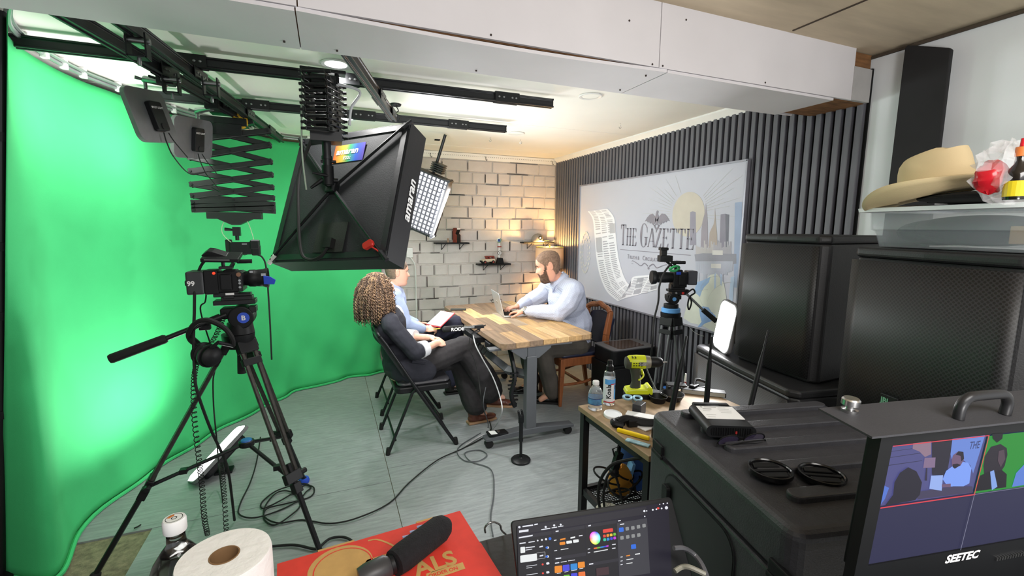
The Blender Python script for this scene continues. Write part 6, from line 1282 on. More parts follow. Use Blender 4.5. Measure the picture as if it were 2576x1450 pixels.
# pizza box
PZ = .905; a = at(697, 1421, z=PZ); b = at(1157, 1287, z=PZ); px_ = (b - a).normalized(); Wp = (b - a).length; pang = math.atan2(px_.y, px_.x)
REDB = mat('red_card', '#d83a2c', .7, var=.06, scale=40); KRAFT = mat('kraft_card', '#c29a5c', .8, var=.08, scale=40)
t = thing('pizza_box', 'red cardboard pizza box with tan printing under the fluffy black microphone', 'box', (a.x, a.y, .8605)); t.rotation_euler = (0, 0, pang); hh = PZ - .8605
q = M(); q.box((Wp / 2, -Wp / 2, hh / 2 - .001), (Wp - .008, Wp - .008, hh - .002)); q.obj('tray', KRAFT, t)
q = M(); q.box((Wp / 2, -Wp / 2, hh), (Wp, Wp, .003)); q.obj('lid', REDB, t)
q = M(); q.prism([(0, 0), (0, -.10), (.005, -.13), (.012, -.135), (.012, -Wp), (0, -Wp)], -.04, 0, T(Wp, 0, hh + .001) @ RY(0)) if False else q.box((Wp + .001, -Wp / 2 - .06, hh / 2), (.003, Wp - .13, hh)); q.obj('side_flap', REDB, t)
for x0, x1 in ((.075, .15), (.285, .335)): q = M(); q.box(((x0 + x1) * Wp / .39 / 2, .004, hh - .003), ((x1 - x0), .012, .003)); q.obj('lock_tab', KRAFT, t)
PM = Matrix.Translation((a.x, a.y, PZ + .0017)) @ Matrix.Rotation(pang, 4, 'Z')
pl_ = lambda *pts: [on_plane(690 + x / 4.6, 1270 + y / 4.6, PM) for x, y in pts]
q = M(); zl = hh + .0018
cc = pl_((770, 720))[0]; q.flat(circ(.063, 32, cc[0], cc[1]), zl); q.obj('tan_disc', KRAFT, t)
q = M(); q.lathe([(.055, zl + .0002), (.0575, zl + .0002)], T(cc[0] + .004, cc[1] - .004, 0), 32, False); q.obj('red_ring', REDB, t)
q = M()
pts = smooth_path([Vector((*p, 0)) for p in pl_((1085, 420), (1180, 405), (1300, 440), (1420, 500))], 6)
for p, r in zip(pts, pts[1:]): n_ = Vector((-(r - p).y, (r - p).x, 0)).normalized() * .0022; q.flat([((p - n_).x, (p - n_).y), ((r - n_).x, (r - n_).y), ((r + n_).x, (r + n_).y), ((p + n_).x, (p + n_).y)], zl)
q.flat(pl_((1075, 640), (1330, 560), (1330, 640), (1120, 740), (960, 828), (1000, 740)), zl); q.obj('tan_swash', KRAFT, t, join=True)
o1 = pl_((1640, 820))[0]; d1 = Vector(pl_((2160, 640))[0]) - Vector(o1); ta = math.atan2(d1.y, d1.x)
q = M(); text(q, 'ALS', d1.length * .62, T(o1[0], o1[1] - .005, zl) @ Matrix.Rotation(ta, 4, 'Z'), bold=d1.length * .018, sx=.92); q.obj('tan_lettering', KRAFT, t)
q = M(); q.flat(pl_((1760, 800), (2180, 668), (2212, 742), (1750, 900)), zl); q.obj('tan_banner', KRAFT, t)
o1 = pl_((1790, 850))[0]; d1 = Vector(pl_((2125, 752))[0]) - Vector(o1); q = M(); text(q, 'ORDER ON', d1.length * .215, T(o1[0], o1[1], zl + .0003) @ Matrix.Rotation(math.atan2(d1.y, d1.x), 4, 'Z'), bold=d1.length * .004, sx=.92); q.obj('red_lettering', REDB, t)
# microphone on the box
m0 = at(1118, 1322, z=.936); m1 = at(992, 1418, z=.934); m2 = at(905, 1462, z=.925)
t = thing('boom_microphone', 'black foam windshield microphone with rubber grip lying across the red pizza box', 'microphone', (m1.x, m1.y, .908)); O3 = Vector((m1.x, m1.y, .908))
q = M(); d = (m1 - m0); q.tube([m0 - O3 - d.normalized() * .012 + Vector((0, 0, 0)), m0 - O3, m0.lerp(m1, .12) - O3, m0.lerp(m1, .85) - O3, m1 - O3], [.012, .023, .0285, .0285, .026], 20); q.obj('foam_windshield', mat('black_foam', '#18181b', .95, var=.25, scale=90, bump=.5, bscale=300), t, True)
q = M(); q.tube([m1 - O3, m1.lerp(m2, .10) - O3], .0185, 16); q.obj('collar', BLK, t, True); q = M(); q.tube([m1.lerp(m2, .08) - O3, m1.lerp(m2, .25) - O3, m1.lerp(m2, .8) - O3, m2 - O3], [.016, .024, .025, .022], 16); q.obj('grip', mat('grey_rubber', '#3a3a3c', .4), t, True)
q = M()
for k in range(3): mm = m0.lerp(m1, .35 + .14 * k) - O3; q.box((mm.x - .012, mm.y + .016, mm.z + .0195), (.018, .003, .003), None)
q.obj('edge_print', mat('pale_blue_print', '#9aa6c8', .7), t)
# paper roll
p = at(566, 1392, z=1.085); t = thing('paper_towel_roll', 'white paper roll with a brown core standing beside the soda bottle', 'paper roll', (p.x, p.y - .005, .861))
q = M(); hR = 1.085 - .861; P = [[(r * (1 + .004 * math.sin(3 * a)) * math.cos(a), r * math.sin(a), z) for a in [2 * PI * k / 44 for k in range(44)]] for r, z in ((.062, 0), (.066, .004), (.066, hR - .006), (.0645, hR), (.058, hR + .0005), (.044, hR - .0005), (.03, hR + .0004), (.0215, hR))]
q.grid(P, True); q.obj('tissue', mat('white_tissue', '#f0efec', .9, var=.02, bump=.7, bscale=55), t, True, ang=50)
q = M(); q.lathe([(.0212, hR + .0008), (.0212, hR - .12), (.0195, hR - .12), (.0195, hR + .0008), (.0212, hR + .0008)], None, 30, False); q.lathe([(.0, hR - .11), (.02, hR - .11)], None, 20, False); q.obj('cardboard_core', mat('brown_core', '#8a6a48', .9, var=.15), t, True)
q = M(); q.grid([[(.0668 * math.cos(a), .0668 * math.sin(a), z) for a in [math.radians(200 + 60 * k / 10) for k in range(11)]] for z in (.01, hR - .004)]); q.obj('loose_sheet', mat('white_tissue', '#f0efec', .9, var=.02, bump=.7, bscale=55), t, True, solid=.0012)
# soda bottle
p = at(440, 1325, y=.87); t = thing('soda_bottle', 'clear plastic bottle of dark cola with a white cap behind the paper roll', 'bottle', (p.x, .87, .861)); hb_ = p.z - .861
PET = bpy.data.materials.new('clear_pet'); PET.use_nodes = True; b_ = PET.node_tree.nodes['Principled BSDF']; b_.inputs['Base Color'].default_value = (.93, .97, .95, 1); b_.inputs['Roughness'].default_value = .04; b_.inputs['Transmission Weight'].default_value = 1; b_.inputs['IOR'].default_value = 1.3
q = M(); q.lathe([(0, 0), (.04, 0), (.048, .012), (.05, .05), (.05, hb_ - .125), (.047, hb_ - .095), (.036, hb_ - .062), (.022, hb_ - .04), (.0145, hb_ - .03), (.0135, hb_ - .015)], None, 32, False); q.obj('shell', PET, t, True)
q = M(); q.lathe([(0, .003), (.038, .003), (.0455, .014), (.0475, .05), (.0475, hb_ - .125), (.0455, hb_ - .098), (.042, hb_ - .084), (.0, hb_ - .084)], None, 32, False); q.obj('cola', mat('dark_cola', '#120a08', .08, coat=.6), t, True)
q = M(); q.lathe([(.0505, .045), (.0505, hb_ - .135)], None, 32, False); q.obj('label', mat('white_blue_label', '#7d93a8', .5, var=.5, scale=14), t, True)
WCAP = mat('white_cap', '#e9e9e9', .4, var=.02)
q = M(); q.lathe([(0, hb_ - .008), (.0165, hb_ - .008), (.0172, hb_ - .006), (.0172, hb_ + .012), (.0155, hb_ + .0155), (0, hb_ + .0155)], None, 40); cp_ = q.obj('cap', WCAP, t, True, ang=35)
q = M(); q.lathe([(.0115, hb_ + .0158), (.0125, hb_ + .0158)], None, 28, False); q.lathe([(.003, hb_ + .0158), (.0045, hb_ + .0158)], None, 16, False); q.obj('cap_print', mat('dark_print', '#3a3a3a', .6), cp_, join=True)
q = M(); q.lathe([(.006, hb_ + .0159), (.0108, hb_ + .0159)], None, 20, False, a0=1.8, a1=3.0); q.obj('orange_mark', mat('orange_print', '#d87a30', .6), cp_)
t = thing('crumpled_wrapper', 'crumpled clear wrapper at the foot of the soda bottle', 'wrapper', (-.335, .885, .861)); q = M(); crumple(q, (0, 0, .035), (.045, .04, .035), 12, .3); q.obj('film', PB, t)
cable('black cable looping up behind the laptop from the dark counter', [at(1290, 1350, y=.95), at(1276, 1375, y=.93), at(1265, 1410, y=.93), at(1268, 1450, y=.93)], .006)
cable('beaded silver and black cable hook standing up at the counter edge', [at(1221, 1341, y=.955), at(1220, 1328, y=.955), at(1230, 1317, y=.955), at(1245, 1315, y=.955), at(1258, 1322, y=.955), at(1262, 1335, y=.955), at(1278, 1350, y=.95), at(1292, 1362, y=.94)], .0024, mt=mat('beaded_cord', '#6a6a6a', .3, .6, var=.9, scale=220))
cable('grey cable arching out from behind the laptop beside the case', [at(1695, 1380, y=.60), at(1720, 1380, y=.60), at(1745, 1395, y=.60), at(1765, 1420, y=.58), at(1780, 1455, y=.56)], .0045, mt=mat('grey_glossy_cable', '#5a5a5e', .25))
cable('pale cable arching low beside the laptop at the bottom edge', [at(1698, 1438, y=.58), at(1715, 1428, y=.58), at(1735, 1428, y=.57), at(1775, 1446, y=.55)], .0045, mt=mat('pale_cable', '#8a887c', .4))

# ================================================================ utility table beyond the case
UZ = .80
t = thing('utility_table', 'wood topped utility table with black metal legs between case and seated group', 'table', (1.36, 1.455, 0)); UW = mat('worn_brown_wood', '#9a8264', .6, var=.25, scale=5, stretch=(8, 1, 1))
q = M(); q.box((0, 0, UZ - .011), (.69, .49, .022)); q.obj('top', UW, t, bevel=.0015)
for sx in (-1, 1):
    for sy in (-1, 1): q = M(); q.box((sx * .322, sy * .222, (UZ - .022) / 2), (.03, .03, UZ - .022)); q.obj('leg', BLKM, t)
for sy in (-1, 1): q = M(); q.box((0, sy * .222, UZ - .038), (.61, .02, .03)); q.obj('apron', BLKM, t)
for sx in (-1, 1): q = M(); q.box((sx * .322, 0, UZ - .038), (.02, .41, .03)); q.obj('apron', BLKM, t)
for z in (.40,):
    for sy in (-1, 1): q = M(); q.box((0, sy * .222, z), (.61, .02, .03)); q.obj('shelf_rail', BLKM, t)
    for sx in (-1, 1): q = M(); q.box((sx * .322, 0, z), (.02, .41, .03)); q.obj('shelf_rail', BLKM, t)
    q = M()
    for i in range(50): q.box((-.31 + .62 * i / 49, 0, z), (.003, .43, .003))
    for j in range(36): q.box((0, -.215 + .43 * j / 35, z + .002), (.62, .003, .003))
    o = q.obj('wire_mesh', BLKM, t, join=True); o['kind'] = 'stuff'
def up(px, py, dz=0): return at(px, py, z=UZ + dz)
WTR = bpy.data.materials.new('clear_water'); WTR.use_nodes = True; b_ = WTR.node_tree.nodes['Principled BSDF']; b_.inputs['Base Color'].default_value = (.93, .97, 1, 1); b_.inputs['Roughness'].default_value = .05; b_.inputs['Transmission Weight'].default_value = .92; b_.inputs['IOR'].default_value = 1.25
p = up(1497, 1030); t = thing('water_bottle', 'small clear water bottle with a blue scenic label on the utility table', 'bottle', (p.x, p.y, UZ))
q = M(); q.lathe([(0, .001), (.026, .001), (.031, .006), (.0305, .02), (.0325, .03), (.0325, .062), (.032, .072), (.028, .088), (.018, .105), (.0125, .111), (.012, .116)], None, 28, False); q.obj('body', WTR, t, True)
q = M(); q.lathe([(.0331, .03), (.0331, .058)], None, 28, False); lb = q.obj('label', mat('blue_scene_label', '#4f7fa8', .5, var=.55, scale=30), t, True)
q = M(); q.lathe([(.0334, .033), (.0334, .055)], None, 8, False, a0=-1.2, a1=-.75); q.obj('green_panel', mat('green_panel', '#9db27a', .5), lb); q = M(); q.lathe([(.0334, .056), (.0334, .0585)], None, 28, False); q.lathe([(.0334, .0295), (.0334, .032)], None, 28, False); q.obj('navy_edge', mat('navy_print', '#22356a', .5), lb)
q = M(); q.lathe([(0, .114), (.014, .114), (.0145, .118), (.0145, .128), (.0125, .131), (0, .131)], None, 24); q.obj('cap', WCAP, t, True)
p = up(1531, 1017); t = thing('spray_bottle', 'tall clear spray bottle with black pump and blue label lettered Koala', 'bottle', (p.x, p.y, UZ))
q = M(); q.lathe([(0, .001), (.024, .001), (.0262, .006), (.0262, .135), (.0235, .152), (.014, .16), (.013, .165)], None, 26, False); q.obj('body', WTR, t, True)
q = M(); q.lathe([(.0266, .016), (.0266, .125)], None, 28, False); lb = q.obj('label', mat('white_label', '#e6e9ee', .5, var=.02), t, True)
q = M(); q.lathe([(.0269, .03), (.0269, .10)], None, 12, False, a0=math.radians(-72), a1=math.radians(-12)); q.lathe([(.0269, .10), (.0269, .124)], None, 20, False, a0=math.radians(-170), a1=math.radians(-12)); q.obj('blue_panel', mat('sky_blue_print', '#5aa4e4', .5), lb, join=True)
q = M(); q.lathe([(.0271, .10), (.0271, .104)], None, 12, False, a0=math.radians(-110), a1=math.radians(-50)); q.lathe([(.0271, .016), (.0271, .021)], None, 20, False, a0=math.radians(-180), a1=math.radians(0)); q.obj('red_line', mat('red_print', '#c83a48', .5), lb, join=True)
def wrap_text(s_, size, a_deg, z, R, vertical, bold=0):
    q = M(); text(q, s_, size, Matrix.Identity(4), bold=bold); o = []
    for v in q.v:
        x, y = (-v.y, v.x) if vertical else (v.x, v.y)
        an = math.radians(a_deg) + x / R; o.append(Vector((R * math.cos(an), R * math.sin(an), z + y)))
    q.v = o; return q
wrap_text('Koala', .03, -108, .034, .0290, True, .0006).obj('lettering', BLK, lb, join=True); wrap_text('K', .026, -66, .078, .0276, False, .001).obj('lettering', mat('navy_print', '#22356a', .5), lb)
q = M(); q.lathe([(0, .158), (.0165, .158), (.0165, .18), (.012, .184), (.0105, .192), (.012, .194), (.011, .206), (.008, .207), (0, .207)], None, 24); q.obj('pump_top', BLK, t, True)
# drill
YG = mat('lime_yellow_plastic', '#c9d31c', .4, var=.08); DG = mat('dark_olive_rubber', '#3a3b30', .7)
p = up(1603, 999); t = thing('power_drill', 'lime yellow and grey cordless drill standing on its battery', 'drill', (p.x, p.y, UZ)); t.rotation_euler = (0, 0, math.radians(-24))
q = M(); q.prism(rrect(.125, .075, .014, 4, 0, 0), 0, .026); q.obj('battery', BLK, t, bevel=.004)
q = M(); q.prism([(-.063, .022), (.063, .022), (.063, .045), (.056, .062), (.045, .062), (.036, .05), (-.02, .05), (-.055, .043)], -.036, .036, RX(90)); q.obj('battery_mount', YG, t, bevel=.006)
q = M(); q.tube([(-.012, 0, .045), (-.008, 0, .075), (-.012, 0, .11), (-.016, 0, .145)], [.026, .022, .0225, .026], 14); q.obj('handle', DG, t, True)
q = M(); q.tube(smooth_path([(.016, -.012, .13), (.02, -.016, .112), (.012, -.021, .10), (-.004, -.024, .09)], 5), .0042, 6); q.obj('handle_trim', YG, t, True)
q = M(); q.prism([(.010, .135), (.02, .135), (.022, .12), (.014, .11)], -.008, .008, RX(90)); q.obj('trigger', YG, t, bevel=.002)
q = M(); DX = Matrix(((0, 0, 1, 0), (0, 1, 0, 0), (-1, 0, 0, .172), (0, 0, 0, 1))); q.lathe([(0, -.062), (.022, -.06), (.031, -.045), (.033, -.01), (.032, .028), (0, .028)], DX, 20); q.obj('motor_housing', YG, t, True, ang=50)
q = M(); q.lathe([(.014, -.066), (.027, -.062), (.0315, -.046), (.0325, -.04), (.0, -.04)], DX @ T(.004, 0, 0), 20); q.obj('rear_cap', DG, t, True)
q = M(); q.lathe([(0, .026), (.031, .026), (.029, .045), (.028, .052), (0, .052)], DX, 20); q.obj('gearbox', mat('grey_alloy', '#8f8c80', .4, .4), t, True); q = M(); q.lathe([(0, .05), (.0235, .05), (.025, .056), (.025, .082), (.0225, .10), (.017, .108), (0, .108)], DX, 20); q.obj('chuck', BLK, t, True); q = M(); q.cyl((.10, 0, .172), (.132, 0, .174), .003, .0018); q.obj('bit', STEEL, t, True)
q = M()
for k in range(4): q.box((-.03 + .012 * k, -.0335, .163), (.007, .003, .003)); q.box((-.03 + .012 * k, -.034, .174), (.007, .003, .003))
for k in range(2): q.box((-.035 + .013 * k, -.018, .2), (.004, .03, .004), None)
o = q.obj('vent_slot', BLK, t, join=True); o['kind'] = 'stuff'; q = M(); q.box((.013, -.0335, .172), (.036, .003, .016)); q.obj('name_plate', mat('grey_badge', '#8a8a86', .4, var=.5, scale=120), t)
# clutter
p = up(1541, 1048); t = thing('plastic_disc', 'round white plastic tub cover on the utility table in front of the bottles', 'tub cover', (p.x, p.y, UZ), (5, 0, 0)); q = M(); q.lathe([(0, 0), (.036, 0), (.0385, .003), (.0385, .012), (.036, .0145), (.034, .0125), (0, .0125)], None, 32); q.obj('disc', mat('translucent_white', '#dfe3e6', .4, var=.03), t, True, ang=35)
def lump(name, label, cat, px, py, parts, mt, rz=0, dz=0):
    p = up(px, py); t = thing(name, label, cat, (p.x, p.y, UZ + dz), (0, 0, rz)); parts(t); return t
def blob(t, nm, mt, boxes, tubes=(), bevel=.004):
    q = M()
    for c_, d_, r_ in boxes: q.box(c_, d_, T(*c_) @ RZ(r_) @ T(-c_[0], -c_[1], -c_[2]))
    if boxes: q.obj(nm, mt, t, bevel=bevel)
    q = M()
    for pts, r in tubes: q.tube(smooth_path(pts, 5), r, 8)
    if tubes: q.obj(nm + '_tube', mt, t, True)
lump('mounting_arm', 'black folded camera mounting arm lying among the table clutter', 'camera mount', 1575, 1072, lambda t: blob(t, 'arm', BLK, [((-.03, .01, .015), (.05, .035, .03), 20), ((.02, -.005, .018), (.04, .05, .03), -15)], [([(-.04, 0, .02), (0, 0, .03), (.05, -.03, .02), (.10, -.055, .02)], .016), ([(-.03, -.02, .014), (-.06, 0, .02), (-.05, .02, .02)], .012)]), BLK)
lump('tool_handle', 'bright yellow tool handle lying near the edge of the utility table', 'tool', 1592, 1098, lambda t: blob(t, 'grip', mat('bright_yellow_plastic', '#ecc81a', .4, var=.04), [((0, 0, .009), (.13, .016, .016), 0)], (), .005), None, -58)
lump('blister_pack', 'clear and blue crumpled packet beneath the yellow tool handle', 'packet', 1604, 1117, lambda t: blob(t, 'packet', mat('pale_blue_packet', '#8fb0bc', .3, var=.4, scale=60), [((0, 0, .004), (.09, .025, .006), 0)], (), .002), None, -58)
lump('paper_slip', 'white instruction slip with dark print lying on the utility table', 'paper', 1618, 1060, lambda t: (blob(t, 'paper', mat('label_paper', '#e6e6e6', .5), [((0, 0, .024), (.14, .045, .002), 0)], (), 0), blob(t, 'support', BLK, [((.02, 0, .011), (.08, .03, .02), 0)], (), .003)), None, -48)
lump('paper_slip', 'second white slip half under the case beside the dark gadget', 'paper', 1628, 1077, lambda t: blob(t, 'paper', mat('label_paper', '#e6e6e6', .5), [((0, 0, .004), (.07, .045, .004), 0)], (), 0), None, 10)
lump('gadget_box', 'small grey black gadget box among the table clutter', 'gadget', 1607, 1042, lambda t: blob(t, 'box', mat('dark_gadget', '#303034', .4), [((0, 0, .025), (.06, .04, .05), 30)], (), .004), None, 0)
def scissors(t):
    q = M()
    for s in (-1, 1): q.tube([(s * .022 + .018 * math.cos(a_), .026 * math.sin(a_) , .012) for a_ in [2 * PI * k / 18 for k in range(18)]], .0055, 8, closed=True)
    q.obj('finger_loop', mat('pale_blue_plastic', '#8fb8cc', .4), t, True); q = M(); q.bar((0, -.02, .012), (.01, -.12, .008), .012, .003); q.obj('blade', STEEL, t)
lump('scissors', 'scissors with pale blue loops in front of the drill battery', 'scissors', 1590, 1018, scissors, None, -35, .02)
lump('wire_spool', 'shiny silver spool of wire behind the drill battery', 'spool', 1648, 998, lambda t: (lambda q: (q.lathe([(0, 0), (.03, 0), (.03, .004), (.02, .006), (.02, .018), (.03, .02), (.03, .024), (0, .024)], None, 24), q.obj('spool', STEEL, t, True)))(M()), None)
lump('lens_hood', 'round black lens hood lying open side up near the case', 'lens hood', 1655, 1012, lambda t: (lambda q: (q.lathe([(.03, 0), (.042, .03), (.04, .03), (.028, .002), (.03, 0)], None, 28, False), q.obj('hood', BLK, t, True)))(M()), None)
lump('lens_hood', 'larger round black lens hood at the back of the utility table', 'lens hood', 1690, 1006, lambda t: (lambda q: (q.lathe([(.04, 0), (.056, .03), (.054, .03), (.038, .002), (.04, 0)], None, 28, False), q.obj('hood', BLK, t, True)))(M()), None)
lump('metal_bracket', 'black metal angle bracket standing on the utility table edge', 'bracket', 1700, 990, lambda t: blob(t, 'bracket', BLKM, [((0, 0, .045), (.09, .05, .008), -30), ((-.04, .01, .022), (.012, .045, .044), -30)], (), .002), None)
def ylab(t):
    blob(t, 'body', BLK, [((0, 0, .012), (.20, .05, .022), 0)], (), .002); q = M(); q.box((0, -.0255, .012), (.19, .001, .018)); q.obj('grey_strip', mat('grey_strip', '#9a9a92', .5), t)
    q = M(); text(q, 'Slide Go', .016, T(.03, -.0262, .007) @ RX(90), bold=.0008, shear=.3) if False else q.prism([(.0, -.01), (.06, -.01), (.066, .005), (.006, .005)], .0232, .0236); q.obj('yellow_print', mat('yellow_print', '#d9c024', .5, var=.5, scale=90), t)
lump('slider_rail', 'black camera slider rail with yellow marking at the back of the table', 'slider', 1768, 992, ylab, None, -40)
lump('paint_marker', 'white and red marker pen standing among the clutter', 'pen', 1722, 985, lambda t: (lambda q: (q.cyl((0, 0, 0), (.0, 0, .05), .006, n=10), q.obj('barrel', mat('red_barrel', '#8a3030', .4), t, True), (lambda r: (r.cyl((0, 0, .05), (.002, 0, .09), .0055, .004, n=10), r.obj('cap', WHITEP, t, True)))(M())))(M()), None)
lump('camera_clamp', 'black jointed clamp lying behind the bracket on the table', 'camera mount', 1745, 985, lambda t: blob(t, 'clamp', BLKM, [((0, 0, .02), (.05, .03, .03), 20)], [([(0, 0, .03), (.03, .02, .05), (.07, .0, .04)], .007), ([(-.02, 0, .02), (.04, -.02, .02), (.08, -.01, .03)], .006)]), None)
cable('grey power lead running down from the drill tip behind the table', [at(1625, 925, y=1.75), at(1640, 960, y=1.74), at(1652, 985, y=1.72), at(1655, 1000, y=1.70)], .004, mt=mat('grey_cable', '#77777a', .5))
# lower shelf
LZ = .418
def lo(px, py): return at(px, py, z=LZ)
p = lo(1545, 1225); t = thing('blue_folder', 'light blue folder standing on the lower mesh shelf', 'folder', (p.x + .02, p.y - .02, LZ), (0, 0, 70)); q = M(); q.box((0, 0, .08), (.16, .012, .16), RX(12)); q.obj('folder', mat('light_blue_card', '#79aedd', .6), t)
p = lo(1590, 1240); t = thing('paint_tub', 'dark blue plastic tub with a white top on the lower shelf', 'tub', (p.x + .04, p.y + .06, LZ)); q = M(); q.lathe([(0, 0), (.06, 0), (.07, .24), (.0, .24)], None, 24); q.obj('tub', mat('royal_blue_plastic', '#355fa8', .5), t, True); q = M(); q.lathe([(0, .24), (.071, .24), (.071, .27), (0, .272)], None, 24); q.obj('lid', WHITEP, t, True)
p = at(1562, 1172, y=1.55); hO = p.z - LZ; t = thing('orange_cloth', 'crumpled orange cloth on the lower shelf behind the blue folder', 'cloth', (p.x, 1.55, LZ)); q = M(); crumple(q, (0, 0, hO * .5), (.06, .045, hO * .5), 21, .12); q.obj('cloth', mat('orange_fabric', '#d99a3c', .8), t, True)
b = lo(1555, 1262); rr = random.Random(2)
t = thing('cable_bundle', 'tangled bundle of black cables on the lower shelf', 'cables', (b.x, b.y, LZ))
for k in range(9):
    c_ = Vector((rr.uniform(-.05, .07), rr.uniform(-.05, .05), .02 + .012 * k)); R_ = rr.uniform(.05, .085); tilt = RX(rr.uniform(-28, 28)) @ RY(rr.uniform(-28, 28))
    q = M(); q.tube([c_ + tilt @ Vector((R_ * math.cos(a_), R_ * .7 * math.sin(a_), 0)) for a_ in [2 * PI * i / 26 for i in range(26)]], .0042, 6, closed=True); q.obj('loop', BLKR, t, True)
cable('thick black cable arching over the lower shelf from the table leg', [at(1512, 1290, y=1.42), at(1505, 1250, y=1.42), at(1512, 1205, y=1.40), at(1540, 1170, y=1.36), at(1580, 1158, y=1.32), at(1620, 1152, y=1.26)], .0062)
cable('second black cable arching over the tangled bundle', [at(1524, 1300, y=1.42), at(1518, 1245, y=1.42), at(1530, 1195, y=1.40), at(1548, 1198, y=1.40), at(1560, 1240, y=1.40), at(1572, 1290, y=1.36)], .005)
p = at(1552, 1160, y=1.42); t = thing('ball_head_mount', 'small black clamp hanging under the utility table top', 'camera mount', (p.x, p.y, p.z)); q = M(); q.cyl((.02, 0, .13), (.0, 0, .0), .008); q.box((0, 0, .0), (.03, .02, .07), RY(18)); q.ell((-.012, 0, -.045), .02); q.tube([(-.02, -.01, .03), (-.03, -.01, .06), (-.005, -.01, .065), (.0, -.01, .03)], .004); q.obj('mount', BLK, t, join=True)
t = thing('tissue_paper', 'crumpled pale paper on the lower shelf under the cables', 'paper', tuple(lo(1530, 1300))); q = M(); crumple(q, (0, 0, .02), (.05, .05, .02), 31, .25); q.obj('paper', mat('pale_paper', '#c9c4b8', .8), t)
# ================================================================ people
from mathutils import noise as mnoise
def fuse(m, name, mt, parent=None, voxel=.005, it=4, wr=0, wf=(14, 14, 14), loc=None):
    """melts overlapping shapes into one continuous surface"""
    o = bpy.data.objects.new(name, m.mesh(name, mt)); COL.objects.link(o)
    md = o.modifiers.new('r', 'REMESH'); md.mode = 'VOXEL'; md.voxel_size = voxel; md.use_smooth_shade = True
    sm_ = o.modifiers.new('s', 'SMOOTH'); sm_.iterations = it; sm_.factor = .5
    me = bpy.data.meshes.new_from_object(o.evaluated_get(bpy.context.evaluated_depsgraph_get())); bpy.data.objects.remove(o)
    me.name = name
    if wr:
        me.update(); nn = [v.normal.copy() for v in me.vertices]
        for v, n in zip(me.vertices, nn):
            c = v.co; k = mnoise.noise(Vector((c.x * wf[0], c.y * wf[1], c.z * wf[2]))) + .5 * mnoise.noise(Vector((c.x * wf[0] * 2.3 + 5, c.y * wf[1] * 2.3, c.z * wf[2] * 2.3)))
            v.co = c + n * k * wr
    me.polygons.foreach_set('use_smooth', [True] * len(me.polygons))
    if not me.materials: me.materials.append(mt)
    else: me.materials[0] = mt
    o = bpy.data.objects.new(name, me); COL.objects.link(o)
    if parent is not None: o.parent = parent
    return o
def limb(m, pts, rs, n=12, k=4):
    P = smooth_path(pts, k) if len(pts) > 2 else [Vector(p) for p in pts]
    R = []
    for i in range(len(P)):
        f = i / (len(P) - 1) * (len(rs) - 1); j = min(int(f), len(rs) - 2); R.append(rs[j] + (rs[j + 1] - rs[j]) * (f - j))
    m.tube(P, R, n); m.ell(P[0], R[0], n=12, m=8); m.ell(P[-1], R[-1], n=12, m=8)
HZ = [0, .012, .03, .05, .065, .08, .095, .115, .13, .145, .165, .19, .21, .225, .235]
HF = [.066, .086, .093, .088, .094, .0925, .0935, .0905, .0865, .092, .0925, .085, .067, .041, .006]
HB = [.012, .018, .035, .058, .068, .076, .083, .090, .095, .0985, .100, .096, .080, .052, .008]
HW = [.028, .044, .054, .060, .0635, .0665, .069, .0715, .073, .074, .0745, .071, .058, .038, .005]
def lerpt(z, T_):
    for a in range(len(HZ) - 1):
        if z <= HZ[a + 1]: f = (z - HZ[a]) / (HZ[a + 1] - HZ[a]); return T_[a] + (T_[a + 1] - T_[a]) * f
    return T_[-1]
def head_point(z, a, nose=1.0, off=0):
    """a = 0 at the face, z above the chin"""
    f, b, w_ = lerpt(z, HF), lerpt(z, HB), lerpt(z, HW); c, s = math.cos(a), math.sin(a)
    x = w_ * (abs(s) ** .92) * (1 if s >= 0 else -1); r = (f if c > 0 else b) * (abs(c) ** .85); y = -r if c > 0 else r
    if c > 0:
        g = math.exp(-(x / .0115) ** 2)
        pn = 0
        if .080 < z < .150: pn = .026 * max(0, min(1, (z - .080) / .010)) * (1 - max(0, (z - .090)) / .055) if z < .145 else 0
        y -= pn * g * nose; y -= .006 * math.exp(-((abs(x) - .014) / .007) ** 2 - ((z - .092) / .008) ** 2)
        y += .010 * math.exp(-((abs(x) - .032) / .014) ** 2 - ((z - .128) / .011) ** 2)
        y -= .004 * math.exp(-(x / .020) ** 2 - ((z - .071) / .0045) ** 2) + .004 * math.exp(-(x / .018) ** 2 - ((z - .060) / .005) ** 2)
        y += .004 * math.exp(-(x / .022) ** 2 - ((z - .0655) / .0025) ** 2); y -= .005 * math.exp(-((abs(x) - .03) / .02) ** 2 - ((z - .145) / .007) ** 2)
    v = Vector((x, y, z - .12))
    if off: v += Vector((x, y, (z - .12) * .8)).normalized() * off
    return v
def head_mesh(m, mx, n=56, k=56, nose=1.0):
    m.grid([[mx @ head_point(.235 * j / k, 2 * PI * i / n, nose) for i in range(n)] for j in range(k + 1)], True)
    m.f.append(list(range(len(m.v) - n * (k + 1), len(m.v) - n * k))[::-1]); m.mi.append(0); m.f.append([len(m.v) - n + i for i in range(n)]); m.mi.append(0)
    for s in (-1, 1):
        E_ = mx @ T(s * .073, .012, .0) @ RY(s * 12) @ RX(-8)
        m.ell((0, 0, 0), (.008, .017, .031), E_, 10, 8); m.tube([E_ @ Vector((s * .006, .016 * math.cos(a), .03 * math.sin(a))) for a in [math.radians(-70 + 220 * q / 12) for q in range(13)]], .0045, 6)
